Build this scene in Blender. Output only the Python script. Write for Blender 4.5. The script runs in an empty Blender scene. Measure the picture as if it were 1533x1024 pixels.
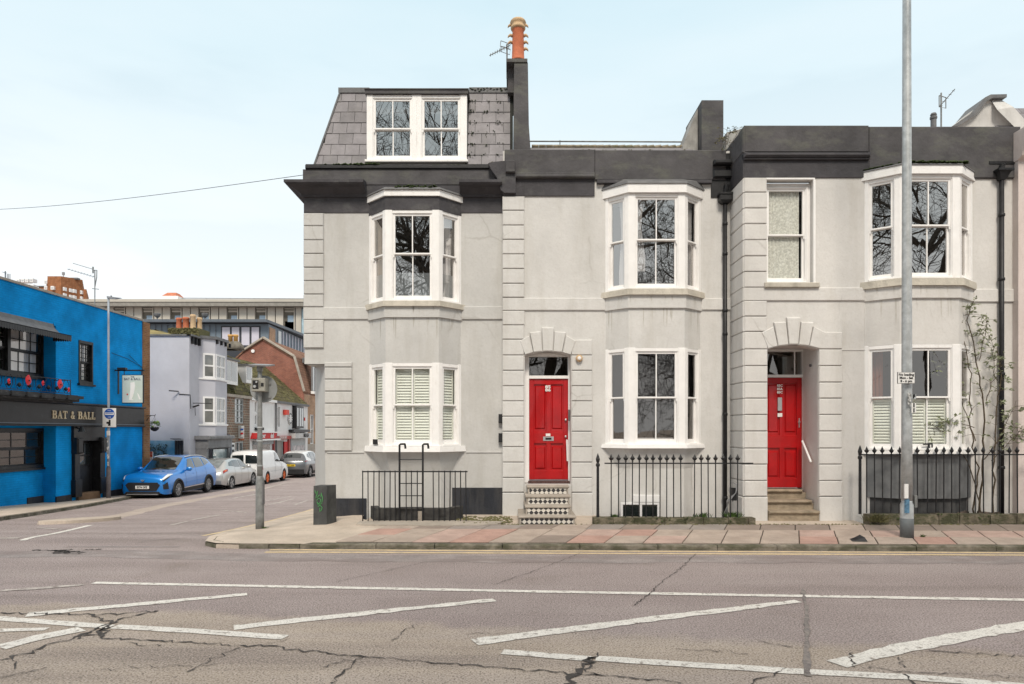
import bpy, math, random
import numpy as np
from mathutils import Vector, Matrix
R = math.radians
random.seed(7)
S = bpy.context.scene
COL = S.collection

# ------------------------------------------------------------------ camera, sky, sun, exposure
EYE = 1.92          # eye height over the main road
cam = bpy.data.cameras.new("camera"); cam_o = bpy.data.objects.new("camera", cam); COL.objects.link(cam_o)
cam.sensor_width = 36; cam.lens = 36 * 1000 / 1533; cam.shift_y = 133 / 1533
cam.clip_start = 0.1; cam.clip_end = 3000
cam_o.location = (0, 0, EYE); cam_o.rotation_euler = (R(90), 0, 0)
S.camera = cam_o

SUN_EL, SUN_AZ = 49, 180        # azimuth measured clockwise from +Y (180 = straight behind the viewer)
W = bpy.data.worlds.new("World"); S.world = W; W.use_nodes = True
nt = W.node_tree; nt.nodes.clear()
sky = nt.nodes.new('ShaderNodeTexSky'); sky.sky_type = 'NISHITA'; sky.sun_disc = False
sky.sun_elevation = R(SUN_EL); sky.sun_rotation = R(SUN_AZ); sky.air_density = 1.0; sky.dust_density = 2.0; sky.ozone_density = 1.5
tc = nt.nodes.new('ShaderNodeTexCoord')
sx = nt.nodes.new('ShaderNodeSeparateXYZ'); nt.links.new(tc.outputs['Generated'], sx.inputs[0])
mr = nt.nodes.new('ShaderNodeMapRange'); mr.inputs['From Min'].default_value = 0.05; mr.inputs['From Max'].default_value = 0.75
mr.inputs['To Min'].default_value = 0.98; mr.inputs['To Max'].default_value = 0.92
nt.links.new(sx.outputs['Z'], mr.inputs['Value'])
mp = nt.nodes.new('ShaderNodeMapping'); mp.inputs['Scale'].default_value = (1.2, 1.2, 5.0)
nt.links.new(tc.outputs['Generated'], mp.inputs[0])
nz = nt.nodes.new('ShaderNodeTexNoise'); nz.inputs['Scale'].default_value = 1.6; nz.inputs['Detail'].default_value = 5
nt.links.new(mp.outputs[0], nz.inputs['Vector'])
mr2 = nt.nodes.new('ShaderNodeMapRange'); mr2.inputs['From Min'].default_value = 0.42; mr2.inputs['From Max'].default_value = 0.75
mr2.inputs['To Max'].default_value = 0.22
nt.links.new(nz.outputs['Fac'], mr2.inputs['Value'])
ad = nt.nodes.new('ShaderNodeMath'); ad.operation = 'ADD'; ad.use_clamp = True
nt.links.new(mr.outputs[0], ad.inputs[0]); nt.links.new(mr2.outputs[0], ad.inputs[1])
mx = nt.nodes.new('ShaderNodeMix'); mx.data_type = 'RGBA'
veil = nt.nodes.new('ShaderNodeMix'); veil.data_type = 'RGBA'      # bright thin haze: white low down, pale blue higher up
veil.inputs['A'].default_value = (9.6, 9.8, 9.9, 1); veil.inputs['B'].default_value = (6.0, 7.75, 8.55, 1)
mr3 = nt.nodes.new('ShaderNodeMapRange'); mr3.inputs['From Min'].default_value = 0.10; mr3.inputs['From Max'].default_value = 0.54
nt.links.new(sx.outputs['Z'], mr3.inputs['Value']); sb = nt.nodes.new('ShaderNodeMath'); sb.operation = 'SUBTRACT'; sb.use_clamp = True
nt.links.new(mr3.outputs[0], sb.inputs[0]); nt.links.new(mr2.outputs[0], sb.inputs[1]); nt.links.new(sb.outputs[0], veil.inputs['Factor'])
high = nt.nodes.new('ShaderNodeMix'); high.data_type = 'RGBA'; high.inputs['B'].default_value = (8.8, 8.5, 8.0, 1)     # even, slightly warm tone in the unseen sky overhead, added to warm the skylight
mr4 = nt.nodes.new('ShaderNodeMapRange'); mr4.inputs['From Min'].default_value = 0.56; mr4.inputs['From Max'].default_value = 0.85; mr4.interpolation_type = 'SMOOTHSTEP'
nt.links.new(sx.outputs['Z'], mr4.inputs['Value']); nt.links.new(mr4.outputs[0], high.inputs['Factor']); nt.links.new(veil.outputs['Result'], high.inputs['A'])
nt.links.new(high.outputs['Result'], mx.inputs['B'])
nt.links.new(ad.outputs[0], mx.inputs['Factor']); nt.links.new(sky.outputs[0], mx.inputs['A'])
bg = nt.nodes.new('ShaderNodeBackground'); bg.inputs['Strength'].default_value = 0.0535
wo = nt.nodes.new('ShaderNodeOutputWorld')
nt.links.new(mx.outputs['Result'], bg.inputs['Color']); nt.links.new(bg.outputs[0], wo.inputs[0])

sl = bpy.data.lights.new("sun", 'SUN'); so = bpy.data.objects.new("sun", sl); COL.objects.link(so)
sl.energy = 1.5; sl.angle = R(16); sl.color = (1.0, 0.91, 0.79)
a, e = R(SUN_AZ), R(SUN_EL)
sd = Vector((math.sin(a) * math.cos(e), math.cos(a) * math.cos(e), math.sin(e)))
so.rotation_euler = sd.to_track_quat('Z', 'Y').to_euler(); so.location = sd * 60

S.view_settings.view_transform = 'Standard'; S.view_settings.look = 'None'
S.view_settings.gamma = 1; S.view_settings.use_curve_mapping = False; S.view_settings.exposure = 1.06
S.cycles.max_bounces = 6; S.cycles.transparent_max_bounces = 12

# ------------------------------------------------------------------ materials
MATS = {}
def _n(nt, t, **kw):
    n = nt.nodes.new(t)
    for k, v in kw.items(): setattr(n, k, v)
    return n
def rgba(c): return (c[0], c[1], c[2], 1)
def mat(name, col, rough=0.7, var=0.12, scale=2.0, col2=None, stain=None, stain_amt=0.0, stain_scale=(3, 3, .5), stain_lo=.5, stain_hi=.75,
        bump=0.0, bscale=60.0, metal=0.0, speck=None, speck_amt=0.0, speck_scale=120.0, spec=0.4, coat=0.0, rampdist=0.02):
    """painted or mineral surface: base colour with large patches, shaped stains, specks and fine relief"""
    if name in MATS: return MATS[name]
    m = bpy.data.materials.new(name); m.use_nodes = True; MATS[name] = m
    t = m.node_tree; b = t.nodes['Principled BSDF']
    b.inputs['Roughness'].default_value = rough; b.inputs['Metallic'].default_value = metal
    b.inputs['Specular IOR Level'].default_value = spec; b.inputs['Coat Weight'].default_value = coat
    geo = _n(t, 'ShaderNodeNewGeometry')
    c2 = col2 or tuple(max(0, x * (1 - 2 * var)) for x in col)
    c1 = col if col2 else tuple(min(1, x * (1 + var)) for x in col)
    n1 = _n(t, 'ShaderNodeTexNoise'); n1.inputs['Scale'].default_value = scale; n1.inputs['Detail'].default_value = 6; n1.inputs['Roughness'].default_value = .62
    t.links.new(geo.outputs['Position'], n1.inputs['Vector'])
    r1 = _n(t, 'ShaderNodeMapRange'); r1.inputs['From Min'].default_value = .3; r1.inputs['From Max'].default_value = .7
    t.links.new(n1.outputs['Fac'], r1.inputs['Value'])
    m1 = _n(t, 'ShaderNodeMix', data_type='RGBA'); m1.inputs['A'].default_value = rgba(c1); m1.inputs['B'].default_value = rgba(c2)
    t.links.new(r1.outputs[0], m1.inputs['Factor'])
    out = m1.outputs['Result']
    if stain:
        mpn = _n(t, 'ShaderNodeMapping'); mpn.inputs['Scale'].default_value = stain_scale
        t.links.new(geo.outputs['Position'], mpn.inputs[0])
        n2 = _n(t, 'ShaderNodeTexNoise'); n2.inputs['Scale'].default_value = 1; n2.inputs['Detail'].default_value = 7; n2.inputs['Roughness'].default_value = .65
        t.links.new(mpn.outputs[0], n2.inputs['Vector'])
        r2 = _n(t, 'ShaderNodeMapRange'); r2.inputs['From Min'].default_value = stain_lo; r2.inputs['From Max'].default_value = stain_hi; r2.inputs['To Max'].default_value = stain_amt
        t.links.new(n2.outputs['Fac'], r2.inputs['Value'])
        m2 = _n(t, 'ShaderNodeMix', data_type='RGBA'); m2.inputs['B'].default_value = rgba(stain)
        t.links.new(out, m2.inputs['A']); t.links.new(r2.outputs[0], m2.inputs['Factor']); out = m2.outputs['Result']
    if speck:
        n3 = _n(t, 'ShaderNodeTexNoise'); n3.inputs['Scale'].default_value = speck_scale; n3.inputs['Detail'].default_value = 2
        t.links.new(geo.outputs['Position'], n3.inputs['Vector'])
        r3 = _n(t, 'ShaderNodeMapRange'); r3.inputs['From Min'].default_value = .5; r3.inputs['From Max'].default_value = .68; r3.inputs['To Max'].default_value = speck_amt
        t.links.new(n3.outputs['Fac'], r3.inputs['Value'])
        m3 = _n(t, 'ShaderNodeMix', data_type='RGBA'); m3.inputs['B'].default_value = rgba(speck)
        t.links.new(out, m3.inputs['A']); t.links.new(r3.outputs[0], m3.inputs['Factor']); out = m3.outputs['Result']
    t.links.new(out, b.inputs['Base Color'])
    if bump > 0:
        n4 = _n(t, 'ShaderNodeTexNoise'); n4.inputs['Scale'].default_value = bscale; n4.inputs['Detail'].default_value = 5
        t.links.new(geo.outputs['Position'], n4.inputs['Vector'])
        bp = _n(t, 'ShaderNodeBump'); bp.inputs['Strength'].default_value = bump; bp.inputs['Distance'].default_value = rampdist
        t.links.new(n4.outputs['Fac'], bp.inputs['Height']); t.links.new(bp.outputs[0], b.inputs['Normal'])
    return m

def stucco(name, col):
    return mat(name, col, .85, var=.055, scale=1.1, stain=(col[0] * .60, col[1] * .57, col[2] * .50), stain_amt=.42, stain_scale=(2.6, 2.6, .42), stain_lo=.49, stain_hi=.78,
               bump=.22, bscale=9, rampdist=.03, speck=(col[0] * .76, col[1] * .75, col[2] * .72), speck_amt=.22, speck_scale=26)
def hairlines(m, scale, dark, amt):
    """fine render cracks, only in places"""
    t = m.node_tree; b = t.nodes['Principled BSDF']; src = b.inputs['Base Color'].links[0].from_socket
    geo = _n(t, 'ShaderNodeNewGeometry'); wn = _n(t, 'ShaderNodeTexNoise'); wn.inputs['Scale'].default_value = 2.2; wn.inputs['Detail'].default_value = 6; t.links.new(geo.outputs['Position'], wn.inputs['Vector'])
    mixv = _n(t, 'ShaderNodeMix', data_type='VECTOR'); mixv.inputs['Factor'].default_value = .22; t.links.new(geo.outputs['Position'], mixv.inputs['A']); t.links.new(wn.outputs['Color'], mixv.inputs['B'])
    v = _n(t, 'ShaderNodeTexVoronoi', feature='DISTANCE_TO_EDGE'); v.inputs['Scale'].default_value = scale; t.links.new(mixv.outputs['Result'], v.inputs['Vector'])
    r = _n(t, 'ShaderNodeMapRange'); r.inputs['From Min'].default_value = .0; r.inputs['From Max'].default_value = .012; r.inputs['To Min'].default_value = 1; r.inputs['To Max'].default_value = 0; t.links.new(v.outputs['Distance'], r.inputs['Value'])
    n2 = _n(t, 'ShaderNodeTexNoise'); n2.inputs['Scale'].default_value = .9; n2.inputs['Detail'].default_value = 3; t.links.new(geo.outputs['Position'], n2.inputs['Vector'])
    r2 = _n(t, 'ShaderNodeMapRange'); r2.inputs['From Min'].default_value = .52; r2.inputs['From Max'].default_value = .66; r2.inputs['To Max'].default_value = amt; t.links.new(n2.outputs['Fac'], r2.inputs['Value'])
    mu = _n(t, 'ShaderNodeMath', operation='MULTIPLY'); t.links.new(r.outputs[0], mu.inputs[0]); t.links.new(r2.outputs[0], mu.inputs[1])
    mm = _n(t, 'ShaderNodeMix', data_type='RGBA'); mm.inputs['B'].default_value = rgba(dark); t.links.new(src, mm.inputs['A']); t.links.new(mu.outputs[0], mm.inputs['Factor']); t.links.new(mm.outputs['Result'], b.inputs['Base Color'])
st_left = stucco('stucco_grey', (.545, .538, .522))
st_mid = stucco('stucco_warm_grey', (.625, .613, .594))
st_right = stucco('stucco_cream_grey', (.650, .631, .607))
st_next = stucco('stucco_pinkish', (.66, .575, .54))
for m_ in (st_left, st_mid, st_right): hairlines(m_, .75, (.30, .28, .25), .38)
dark_paint = mat('slate_grey_masonry_paint', (.058, .055, .061), .75, var=.16, scale=2.5, stain=(.16, .16, .15), stain_amt=.5, stain_scale=(2, 2, 2.5), stain_lo=.55, bump=.5, bscale=14, rampdist=.02)
dark_top = mat('weathered_grey_masonry_paint', (.082, .078, .082), .8, var=.18, scale=2.0, stain=(.17, .175, .135), stain_amt=.55, stain_scale=(1.5, 1.5, 3), bump=.5, bscale=12)
plinth_m = mat('blue_black_plinth_paint', (.022, .025, .034), .7, var=.2, scale=2, stain=(.12, .11, .1), stain_amt=.4, bump=.3, bscale=20)
white = mat('white_gloss_paint', (.86, .845, .83), .45, var=.03, scale=4, stain=(.47, .42, .36), stain_amt=.5, stain_scale=(7, 7, 2.2), stain_lo=.58, stain_hi=.85, bump=.12, bscale=40)
white_clean = mat('white_paint', (.80, .79, .78), .5, var=.03, scale=4, bump=.1, bscale=40)
stone = mat('sill_stone_paint', (.53, .49, .42), .85, var=.1, scale=4, stain=(.20, .18, .14), stain_amt=.55, stain_scale=(5, 5, 2), bump=.4, bscale=30)
red_door = mat('red_gloss_door_paint', (.43, .003, .005), .34, var=.10, scale=3, bump=.10, bscale=22, coat=.35, stain=(.22, .01, .01), stain_amt=.5, stain_scale=(5, 5, 2), stain_lo=.55)
black_iron = mat('black_iron_paint', (.016, .016, .018), .45, var=.3, scale=10, stain=(.10, .055, .03), stain_amt=.45, stain_scale=(9, 9, 9), stain_lo=.6, bump=.3, bscale=60)
black_pipe = mat('black_cast_pipe', (.014, .014, .016), .5, var=.3, scale=8, bump=.2, bscale=50)
black_pub = mat('black_pub_paint', (.012, .012, .014), .4, var=.3, scale=4, stain=(.12, .12, .12), stain_amt=.35, stain_scale=(3, 3, 6), stain_lo=.6)
slate_m = mat('slate_tile', (.235, .220, .232), .6, var=.16, scale=2.6, stain=(.23, .22, .22), stain_amt=.5, stain_scale=(6, 6, 1.5), bump=.25, bscale=40)
slate_m2 = mat('slate_tile_dull', (.200, .188, .197), .62, var=.16, scale=2.6, stain=(.21, .20, .19), stain_amt=.5, stain_scale=(6, 6, 1.5), bump=.25, bscale=40)
under_slate = mat('roof_felt', (.03, .032, .028), .9, var=.2)
lead = mat('lead_sheet', (.14, .14, .145), .6, var=.15, scale=5, stain=(.20, .20, .18), stain_amt=.4, bump=.2, bscale=15)
moss = mat('moss', (.055, .085, .02), .95, var=.3, scale=12, col2=(.025, .04, .012), bump=.6, bscale=90)
moss_y = mat('dry_moss', (.17, .155, .075), .95, var=.3, scale=12, col2=(.09, .085, .03), bump=.6, bscale=90)
grassm = mat('grass_blade', (.07, .13, .025), .8, var=.3, scale=8)
leafm = mat('grey_green_leaf', (.17, .20, .10), .7, var=.3, scale=9, col2=(.30, .32, .21))
twigm = mat('brown_twig', (.10, .075, .05), .9, var=.3, scale=20)
barkm = mat('dark_bark', (.10, .088, .075), .95, var=.3, scale=9, bump=.6, bscale=20)
terracotta = mat('terracotta', (.52, .155, .075), .8, var=.12, scale=6, stain=(.25, .12, .08), stain_amt=.4, stain_scale=(5, 5, 2))
buffpot = mat('buff_pot_clay', (.60, .42, .25), .8, var=.12, scale=6, stain=(.3, .2, .12), stain_amt=.4)
galv = mat('galvanised_steel', (.50, .52, .525), .48, var=.14, scale=9, metal=.35, stain=(.33, .35, .36), stain_amt=.5, stain_scale=(9, 9, 1.2), bump=.1, bscale=60)
galv_dark = mat('dull_grey_steel', (.24, .245, .24), .6, var=.18, scale=9, metal=.2, stain=(.35, .34, .32), stain_amt=.5, stain_scale=(14, 14, 8), stain_lo=.6)
alu = mat('weathered_aluminium', (.30, .30, .31), .5, var=.1, metal=.4)
chrome = mat('bright_metal', (.62, .62, .62), .3, var=.03, metal=.8)
conc = mat('pale_concrete', (.42, .37, .315), .9, var=.13, scale=3, stain=(.22, .19, .15), stain_amt=.5, stain_scale=(2, 2, 2), bump=.4, bscale=60, speck=(.2, .18, .16), speck_amt=.5)
step_stone = mat('worn_step_stone', (.36, .29, .21), .9, var=.18, scale=5, stain=(.10, .085, .06), stain_amt=.7, stain_scale=(4, 4, 9), bump=.5, bscale=40)
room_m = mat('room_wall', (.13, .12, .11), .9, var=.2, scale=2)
curtain_w = mat('white_voile', (.80, .79, .79), .9, var=.05)
curtain_b = mat('beige_curtain', (.40, .33, .26), .9, var=.1)
shutter_m = mat('cream_shutter', (.76, .76, .70), .5, var=.03)
lace_m = mat('lace_curtain', (.66, .64, .60), .9, var=.16, scale=30, speck=(.86, .84, .80), speck_amt=.7, speck_scale=25)
kerbm = mat('mossy_kerb_stone', (.23, .205, .165), .95, var=.25, scale=6, stain=(.07, .07, .04), stain_amt=.85, stain_scale=(2.5, 2.5, 6), stain_lo=.42, stain_hi=.6, bump=.6, bscale=45)
kerb_old = mat('mossy_low_wall', (.21, .18, .13), .95, var=.3, scale=8, stain=(.05, .055, .025), stain_amt=.85, stain_scale=(5, 5, 7), stain_lo=.40, stain_hi=.58, bump=.8, bscale=40, rampdist=.04)
rubber = mat('tyre_rubber', (.018, .018, .019), .85, var=.2)
blackpl = mat('black_plastic', (.02, .02, .022), .55, var=.2)
carglass = mat('dark_car_glass', (.012, .017, .018), .04, var=.1, spec=1.0, coat=1.0)
hub = mat('alloy_rim', (.42, .42, .43), .35, var=.05, metal=.7)
orange_rim = mat('orange_rim', (.75, .16, .03), .4, var=.05)
lampw = mat('headlamp_lens', (.75, .78, .80), .1, var=.05, spec=.8, coat=1)
lampr = mat('tail_lamp_red', (.28, .012, .012), .15, var=.1, coat=1)
plate_w = mat('white_plate', (.78, .78, .76), .4, var=.02)
plate_y = mat('yellow_plate', (.80, .55, .02), .4, var=.02)
black_ink = mat('black_ink', (.012, .012, .013), .6, var=.05)
red_ink = mat('red_ink', (.55, .02, .02), .6, var=.05)
white_ink = mat('white_ink', (.8, .79, .77), .6, var=.02)
gold_ink = mat('gold_leaf', (.66, .54, .36), .5, var=.1)
blue_ink = mat('blue_ink', (.02, .10, .42), .5, var=.05)
grey_ink = mat('grey_ink', (.15, .17, .2), .6, var=.05)
green_ink = mat('green_graffiti', (.10, .36, .12), .5, var=.1)

def glass(name, refl=.2, tint=(.55, .57, .57), rough=0.0, wob=.0):
    m = bpy.data.materials.new(name); m.use_nodes = True; t = m.node_tree; t.nodes.clear()
    o = _n(t, 'ShaderNodeOutputMaterial'); tr = _n(t, 'ShaderNodeBsdfTransparent'); tr.inputs[0].default_value = rgba(tint)
    g = _n(t, 'ShaderNodeBsdfGlossy'); g.inputs['Roughness'].default_value = rough; g.inputs['Color'].default_value = (1, .96, .92, 1)
    lw = _n(t, 'ShaderNodeLayerWeight'); lw.inputs['Blend'].default_value = .5; pw = _n(t, 'ShaderNodeMath', operation='POWER'); pw.inputs[1].default_value = 4; t.links.new(lw.outputs['Facing'], pw.inputs[0])
    r = _n(t, 'ShaderNodeMapRange'); r.inputs['To Min'].default_value = refl; r.inputs['To Max'].default_value = .9
    ms = _n(t, 'ShaderNodeMixShader')
    t.links.new(pw.outputs[0], r.inputs['Value']); t.links.new(r.outputs[0], ms.inputs[0]); t.links.new(tr.outputs[0], ms.inputs[1]); t.links.new(g.outputs[0], ms.inputs[2])
    if wob > 0:
        geo = _n(t, 'ShaderNodeNewGeometry'); n = _n(t, 'ShaderNodeTexNoise'); n.inputs['Scale'].default_value = 2.6; n.inputs['Detail'].default_value = 1
        bp = _n(t, 'ShaderNodeBump'); bp.inputs['Strength'].default_value = wob; bp.inputs['Distance'].default_value = .02
        t.links.new(geo.outputs['Position'], n.inputs['Vector']); t.links.new(n.outputs['Fac'], bp.inputs['Height']); t.links.new(bp.outputs[0], g.inputs['Normal'])
    t.links.new(ms.outputs[0], o.inputs[0]); return m
pane_glass = glass('old_window_glass', .38, (.8, .8, .8), wob=.022)
pane_clear = glass('clear_window_glass', .06, (.95, .97, .95))
pane_dark = glass('ground_floor_glass', .15, (.7, .7, .7), wob=.025)
pane_frost = mat('frosted_film', (.36, .40, .42), .3, var=.03)

def brick(name, c1, c2, mortar, axis='yz', scale=1.0, bump=.5, msize=.012, bw=.225, rh=.075):
    m = bpy.data.materials.new(name); m.use_nodes = True; t = m.node_tree; b = t.nodes['Principled BSDF']; b.inputs['Roughness'].default_value = .9; b.inputs['Specular IOR Level'].default_value = .12
    geo = _n(t, 'ShaderNodeNewGeometry'); sp = _n(t, 'ShaderNodeSeparateXYZ'); cb = _n(t, 'ShaderNodeCombineXYZ')
    t.links.new(geo.outputs['Position'], sp.inputs[0])
    t.links.new(sp.outputs['XYZ'.index(axis[0].upper())], cb.inputs[0]); t.links.new(sp.outputs['XYZ'.index(axis[1].upper())], cb.inputs[1])
    br = _n(t, 'ShaderNodeTexBrick'); br.inputs['Scale'].default_value = 1 / scale; br.inputs['Brick Width'].default_value = bw; br.inputs['Row Height'].default_value = rh
    br.inputs['Mortar Size'].default_value = msize * .5; br.inputs['Color1'].default_value = rgba(c1); br.inputs['Color2'].default_value = rgba(c2); br.inputs['Mortar'].default_value = rgba(mortar)
    t.links.new(cb.outputs[0], br.inputs['Vector'])
    n = _n(t, 'ShaderNodeTexNoise'); n.inputs['Scale'].default_value = 1.3; n.inputs['Detail'].default_value = 6; t.links.new(geo.outputs['Position'], n.inputs['Vector'])
    r = _n(t, 'ShaderNodeMapRange'); r.inputs['From Min'].default_value = .3; r.inputs['From Max'].default_value = .7; r.inputs['To Min'].default_value = .72; r.inputs['To Max'].default_value = 1.15
    t.links.new(n.outputs['Fac'], r.inputs['Value'])
    mu = _n(t, 'ShaderNodeMix', data_type='RGBA', blend_type='MULTIPLY'); mu.inputs['Factor'].default_value = 1
    t.links.new(br.outputs['Color'], mu.inputs['A']); t.links.new(r.outputs[0], mu.inputs['B']); t.links.new(mu.outputs['Result'], b.inputs['Base Color'])
    bp = _n(t, 'ShaderNodeBump'); bp.inputs['Strength'].default_value = bump; bp.inputs['Distance'].default_value = .012; bp.invert = True
    t.links.new(br.outputs['Fac'], bp.inputs['Height']); t.links.new(bp.outputs[0], b.inputs['Normal'])
    return m
pub_blue = brick('blue_painted_brick', (.004, .290, .720), (.005, .310, .765), (.004, .262, .660), 'yz', bump=.6)
pub_blue_x = brick('blue_painted_brick_return', (.004, .290, .720), (.005, .310, .765), (.004, .262, .660), 'xz', bump=.6)
brown_brick = brick('brown_pier_brick', (.33, .165, .075), (.24, .115, .055), (.30, .24, .18), 'yz')
brown_brick_x = brick('brown_pier_brick_end', (.36, .19, .085), (.27, .135, .065), (.33, .26, .19), 'xz')
red_brick_x = brick('red_gable_brick', (.31, .125, .088), (.235, .095, .072), (.36, .27, .22), 'xz', msize=.008)
red_brick_y = brick('red_side_brick', (.31, .125, .088), (.235, .095, .072), (.36, .27, .22), 'yz', msize=.008)
flint_brick = brick('flint_and_brick', (.18, .145, .115), (.25, .145, .10), (.36, .33, .28), 'yz', bw=.3, rh=.14, msize=.03)
buff_brick = brick('buff_brick', (.48, .30, .19), (.40, .24, .15), (.52, .44, .36), 'yz')
tower_brick_x = brick('tower_brick_x', (.33, .135, .062), (.28, .115, .055), (.33, .18, .1), 'xz', scale=2)
tile_moss = brick('mossy_roof_tile', (.105, .088, .055), (.17, .155, .065), (.035, .03, .022), 'yz', bw=.3, rh=.2, msize=.02, bump=.8)
tile_brown = brick('brown_roof_tile', (.27, .15, .10), (.22, .12, .085), (.10, .06, .045), 'yz', bw=.3, rh=.2, msize=.02, bump=.8)
tile_yellow = brick('lichen_roof_tile', (.30, .25, .12), (.38, .33, .16), (.12, .10, .06), 'yz', bw=.35, rh=.22, msize=.03, bump=.8)

def tiled(name):
    """black and white lozenge tiles on the step risers"""
    m = bpy.data.materials.new(name); m.use_nodes = True; t = m.node_tree; b = t.nodes['Principled BSDF']; b.inputs['Roughness'].default_value = .5
    geo = _n(t, 'ShaderNodeNewGeometry'); mpn = _n(t, 'ShaderNodeMapping'); mpn.inputs['Rotation'].default_value = (R(90), 0, 0)
    sp = _n(t, 'ShaderNodeSeparateXYZ'); cb = _n(t, 'ShaderNodeCombineXYZ'); t.links.new(geo.outputs['Position'], sp.inputs[0])
    p = _n(t, 'ShaderNodeMath', operation='ADD'); q = _n(t, 'ShaderNodeMath', operation='SUBTRACT')
    for n in (p, q): t.links.new(sp.outputs['X'], n.inputs[0]); t.links.new(sp.outputs['Z'], n.inputs[1])
    t.links.new(p.outputs[0], cb.inputs[0]); t.links.new(q.outputs[0], cb.inputs[1]); cb.inputs[2].default_value = .3
    ch = _n(t, 'ShaderNodeTexChecker'); ch.inputs['Scale'].default_value = 1 / .094
    ch.inputs['Color1'].default_value = (.66, .62, .56, 1); ch.inputs['Color2'].default_value = (.035, .032, .034, 1)
    t.links.new(cb.outputs[0], ch.inputs['Vector']); t.links.new(ch.outputs['Color'], b.inputs['Base Color']); return m
riser_tile = tiled('lozenge_riser_tile')

def asphalt():
    m = bpy.data.materials.new('worn_tarmac'); m.use_nodes = True; t = m.node_tree; b = t.nodes['Principled BSDF']; b.inputs['Roughness'].default_value = .88; b.inputs['Specular IOR Level'].default_value = .3
    geo = _n(t, 'ShaderNodeNewGeometry'); sp = _n(t, 'ShaderNodeSeparateXYZ'); t.links.new(geo.outputs['Position'], sp.inputs[0])
    def noise(sc, det=4, rough=.55):
        n = _n(t, 'ShaderNodeTexNoise'); n.inputs['Scale'].default_value = sc; n.inputs['Detail'].default_value = det; n.inputs['Roughness'].default_value = rough; t.links.new(geo.outputs['Position'], n.inputs['Vector']); return n.outputs['Fac']
    def math_(op, a, b_, cl=False):
        n = _n(t, 'ShaderNodeMath', operation=op); n.use_clamp = cl
        for i, v in enumerate((a, b_)):
            if isinstance(v, (int, float)): n.inputs[i].default_value = v
            else: t.links.new(v, n.inputs[i])
        return n.outputs[0]
    def rng(v, a, b_, c=0, d=1):
        n = _n(t, 'ShaderNodeMapRange'); n.inputs['From Min'].default_value = a; n.inputs['From Max'].default_value = b_; n.inputs['To Min'].default_value = c; n.inputs['To Max'].default_value = d; t.links.new(v, n.inputs['Value']); return n.outputs[0]
    def mix(f, A, B, bt='MIX'):
        n = _n(t, 'ShaderNodeMix', data_type='RGBA', blend_type=bt)
        if isinstance(f, (int, float)): n.inputs['Factor'].default_value = f
        else: t.links.new(f, n.inputs['Factor'])
        for k, v in (('A', A), ('B', B)):
            if isinstance(v, tuple): n.inputs[k].default_value = rgba(v)
            else: t.links.new(v, n.inputs[k])
        return n.outputs['Result']
    big = noise(.55, 6, .6)
    # older pale concrete-coloured lane towards the viewer, purple-brown tarmac beyond: an irregular seam
    line = math_('ADD', math_('SUBTRACT', math_('ADD', math_('MULTIPLY', sp.outputs['X'], .17), sp.outputs['Y']), 6.42), math_('MULTIPLY', math_('SUBTRACT', noise(1.1, 5, .7), .5), .9))
    f = rng(line, -.10, .16)
    far = mix(rng(big, .3, .7), (.365, .307, .300), (.270, .222, .216))
    near = mix(rng(noise(.8, 6, .6), .3, .7), (.490, .416, .352), (.360, .298, .242))
    base = mix(f, near, far)
    # tyre-polished paler streaks along the carriageway
    stretch = _n(t, 'ShaderNodeMapping'); stretch.inputs['Scale'].default_value = (.12, 1.5, 1); t.links.new(geo.outputs['Position'], stretch.inputs[0])
    sn = _n(t, 'ShaderNodeTexNoise'); sn.inputs['Scale'].default_value = 1.0; sn.inputs['Detail'].default_value = 4; t.links.new(stretch.outputs[0], sn.inputs['Vector'])
    base = mix(rng(sn.outputs['Fac'], .50, .72, 0, .5), base, (.39, .34, .325))
    base = mix(rng(sn.outputs['Fac'], .47, .30, 0, .55), base, (.185, .152, .142))
    base = mix(rng(noise(.9, 5, .65), .58, .75, 0, .5), base, (.20, .162, .135))
    spk = noise(62, 2, .6)
    base = mix(rng(spk, .53, .66, 0, .62), base, (.62, .54, .50))
    base = mix(rng(spk, .46, .34, 0, .85), base, (.085, .07, .065))
    base = mix(rng(noise(26, 2), .60, .70, 0, .55), base, (.12, .10, .09))
    base = mix(rng(noise(7, 6, .75), .60, .74, 0, .45), base, (.13, .105, .09))
    t.links.new(base, b.inputs['Base Color'])
    bp = _n(t, 'ShaderNodeBump'); bp.inputs['Strength'].default_value = .55; bp.inputs['Distance'].default_value = .012
    t.links.new(noise(75, 4, .7), bp.inputs['Height']); t.links.new(bp.outputs[0], b.inputs['Normal'])
    return m
road_m = asphalt()
paint_w = mat('worn_white_road_paint', (.80, .77, .72), .8, var=.06, scale=5, stain=(.24, .20, .175), stain_amt=.95, stain_scale=(11, 11, 11), stain_lo=.55, stain_hi=.66, speck=(.30, .26, .23), speck_amt=.6, speck_scale=70, bump=.4, bscale=80)
paint_f = mat('faded_white_road_paint', (.62, .57, .53), .85, var=.1, scale=5, stain=(.24, .20, .185), stain_amt=.95, stain_scale=(9, 9, 9), stain_lo=.44, stain_hi=.60, speck=(.22, .19, .17), speck_amt=.7, speck_scale=70)
paint_yl = mat('worn_yellow_road_paint', (.72, .56, .33), .85, var=.1, scale=5, stain=(.36, .30, .25), stain_amt=.8, stain_scale=(7, 7, 7), stain_lo=.52, stain_hi=.70, speck=(.3, .26, .22), speck_amt=.5, speck_scale=70)
crackm = mat('bitumen_crack', (.075, .066, .062), .9, var=.2)
tarseal = mat('bitumen_seal', (.19, .17, .165), .8, var=.2, scale=8, speck=(.30, .26, .24), speck_amt=.9, speck_scale=40, stain=(.26, .23, .21), stain_amt=.9, stain_scale=(9, 4, 9), stain_lo=.46, stain_hi=.6)
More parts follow.
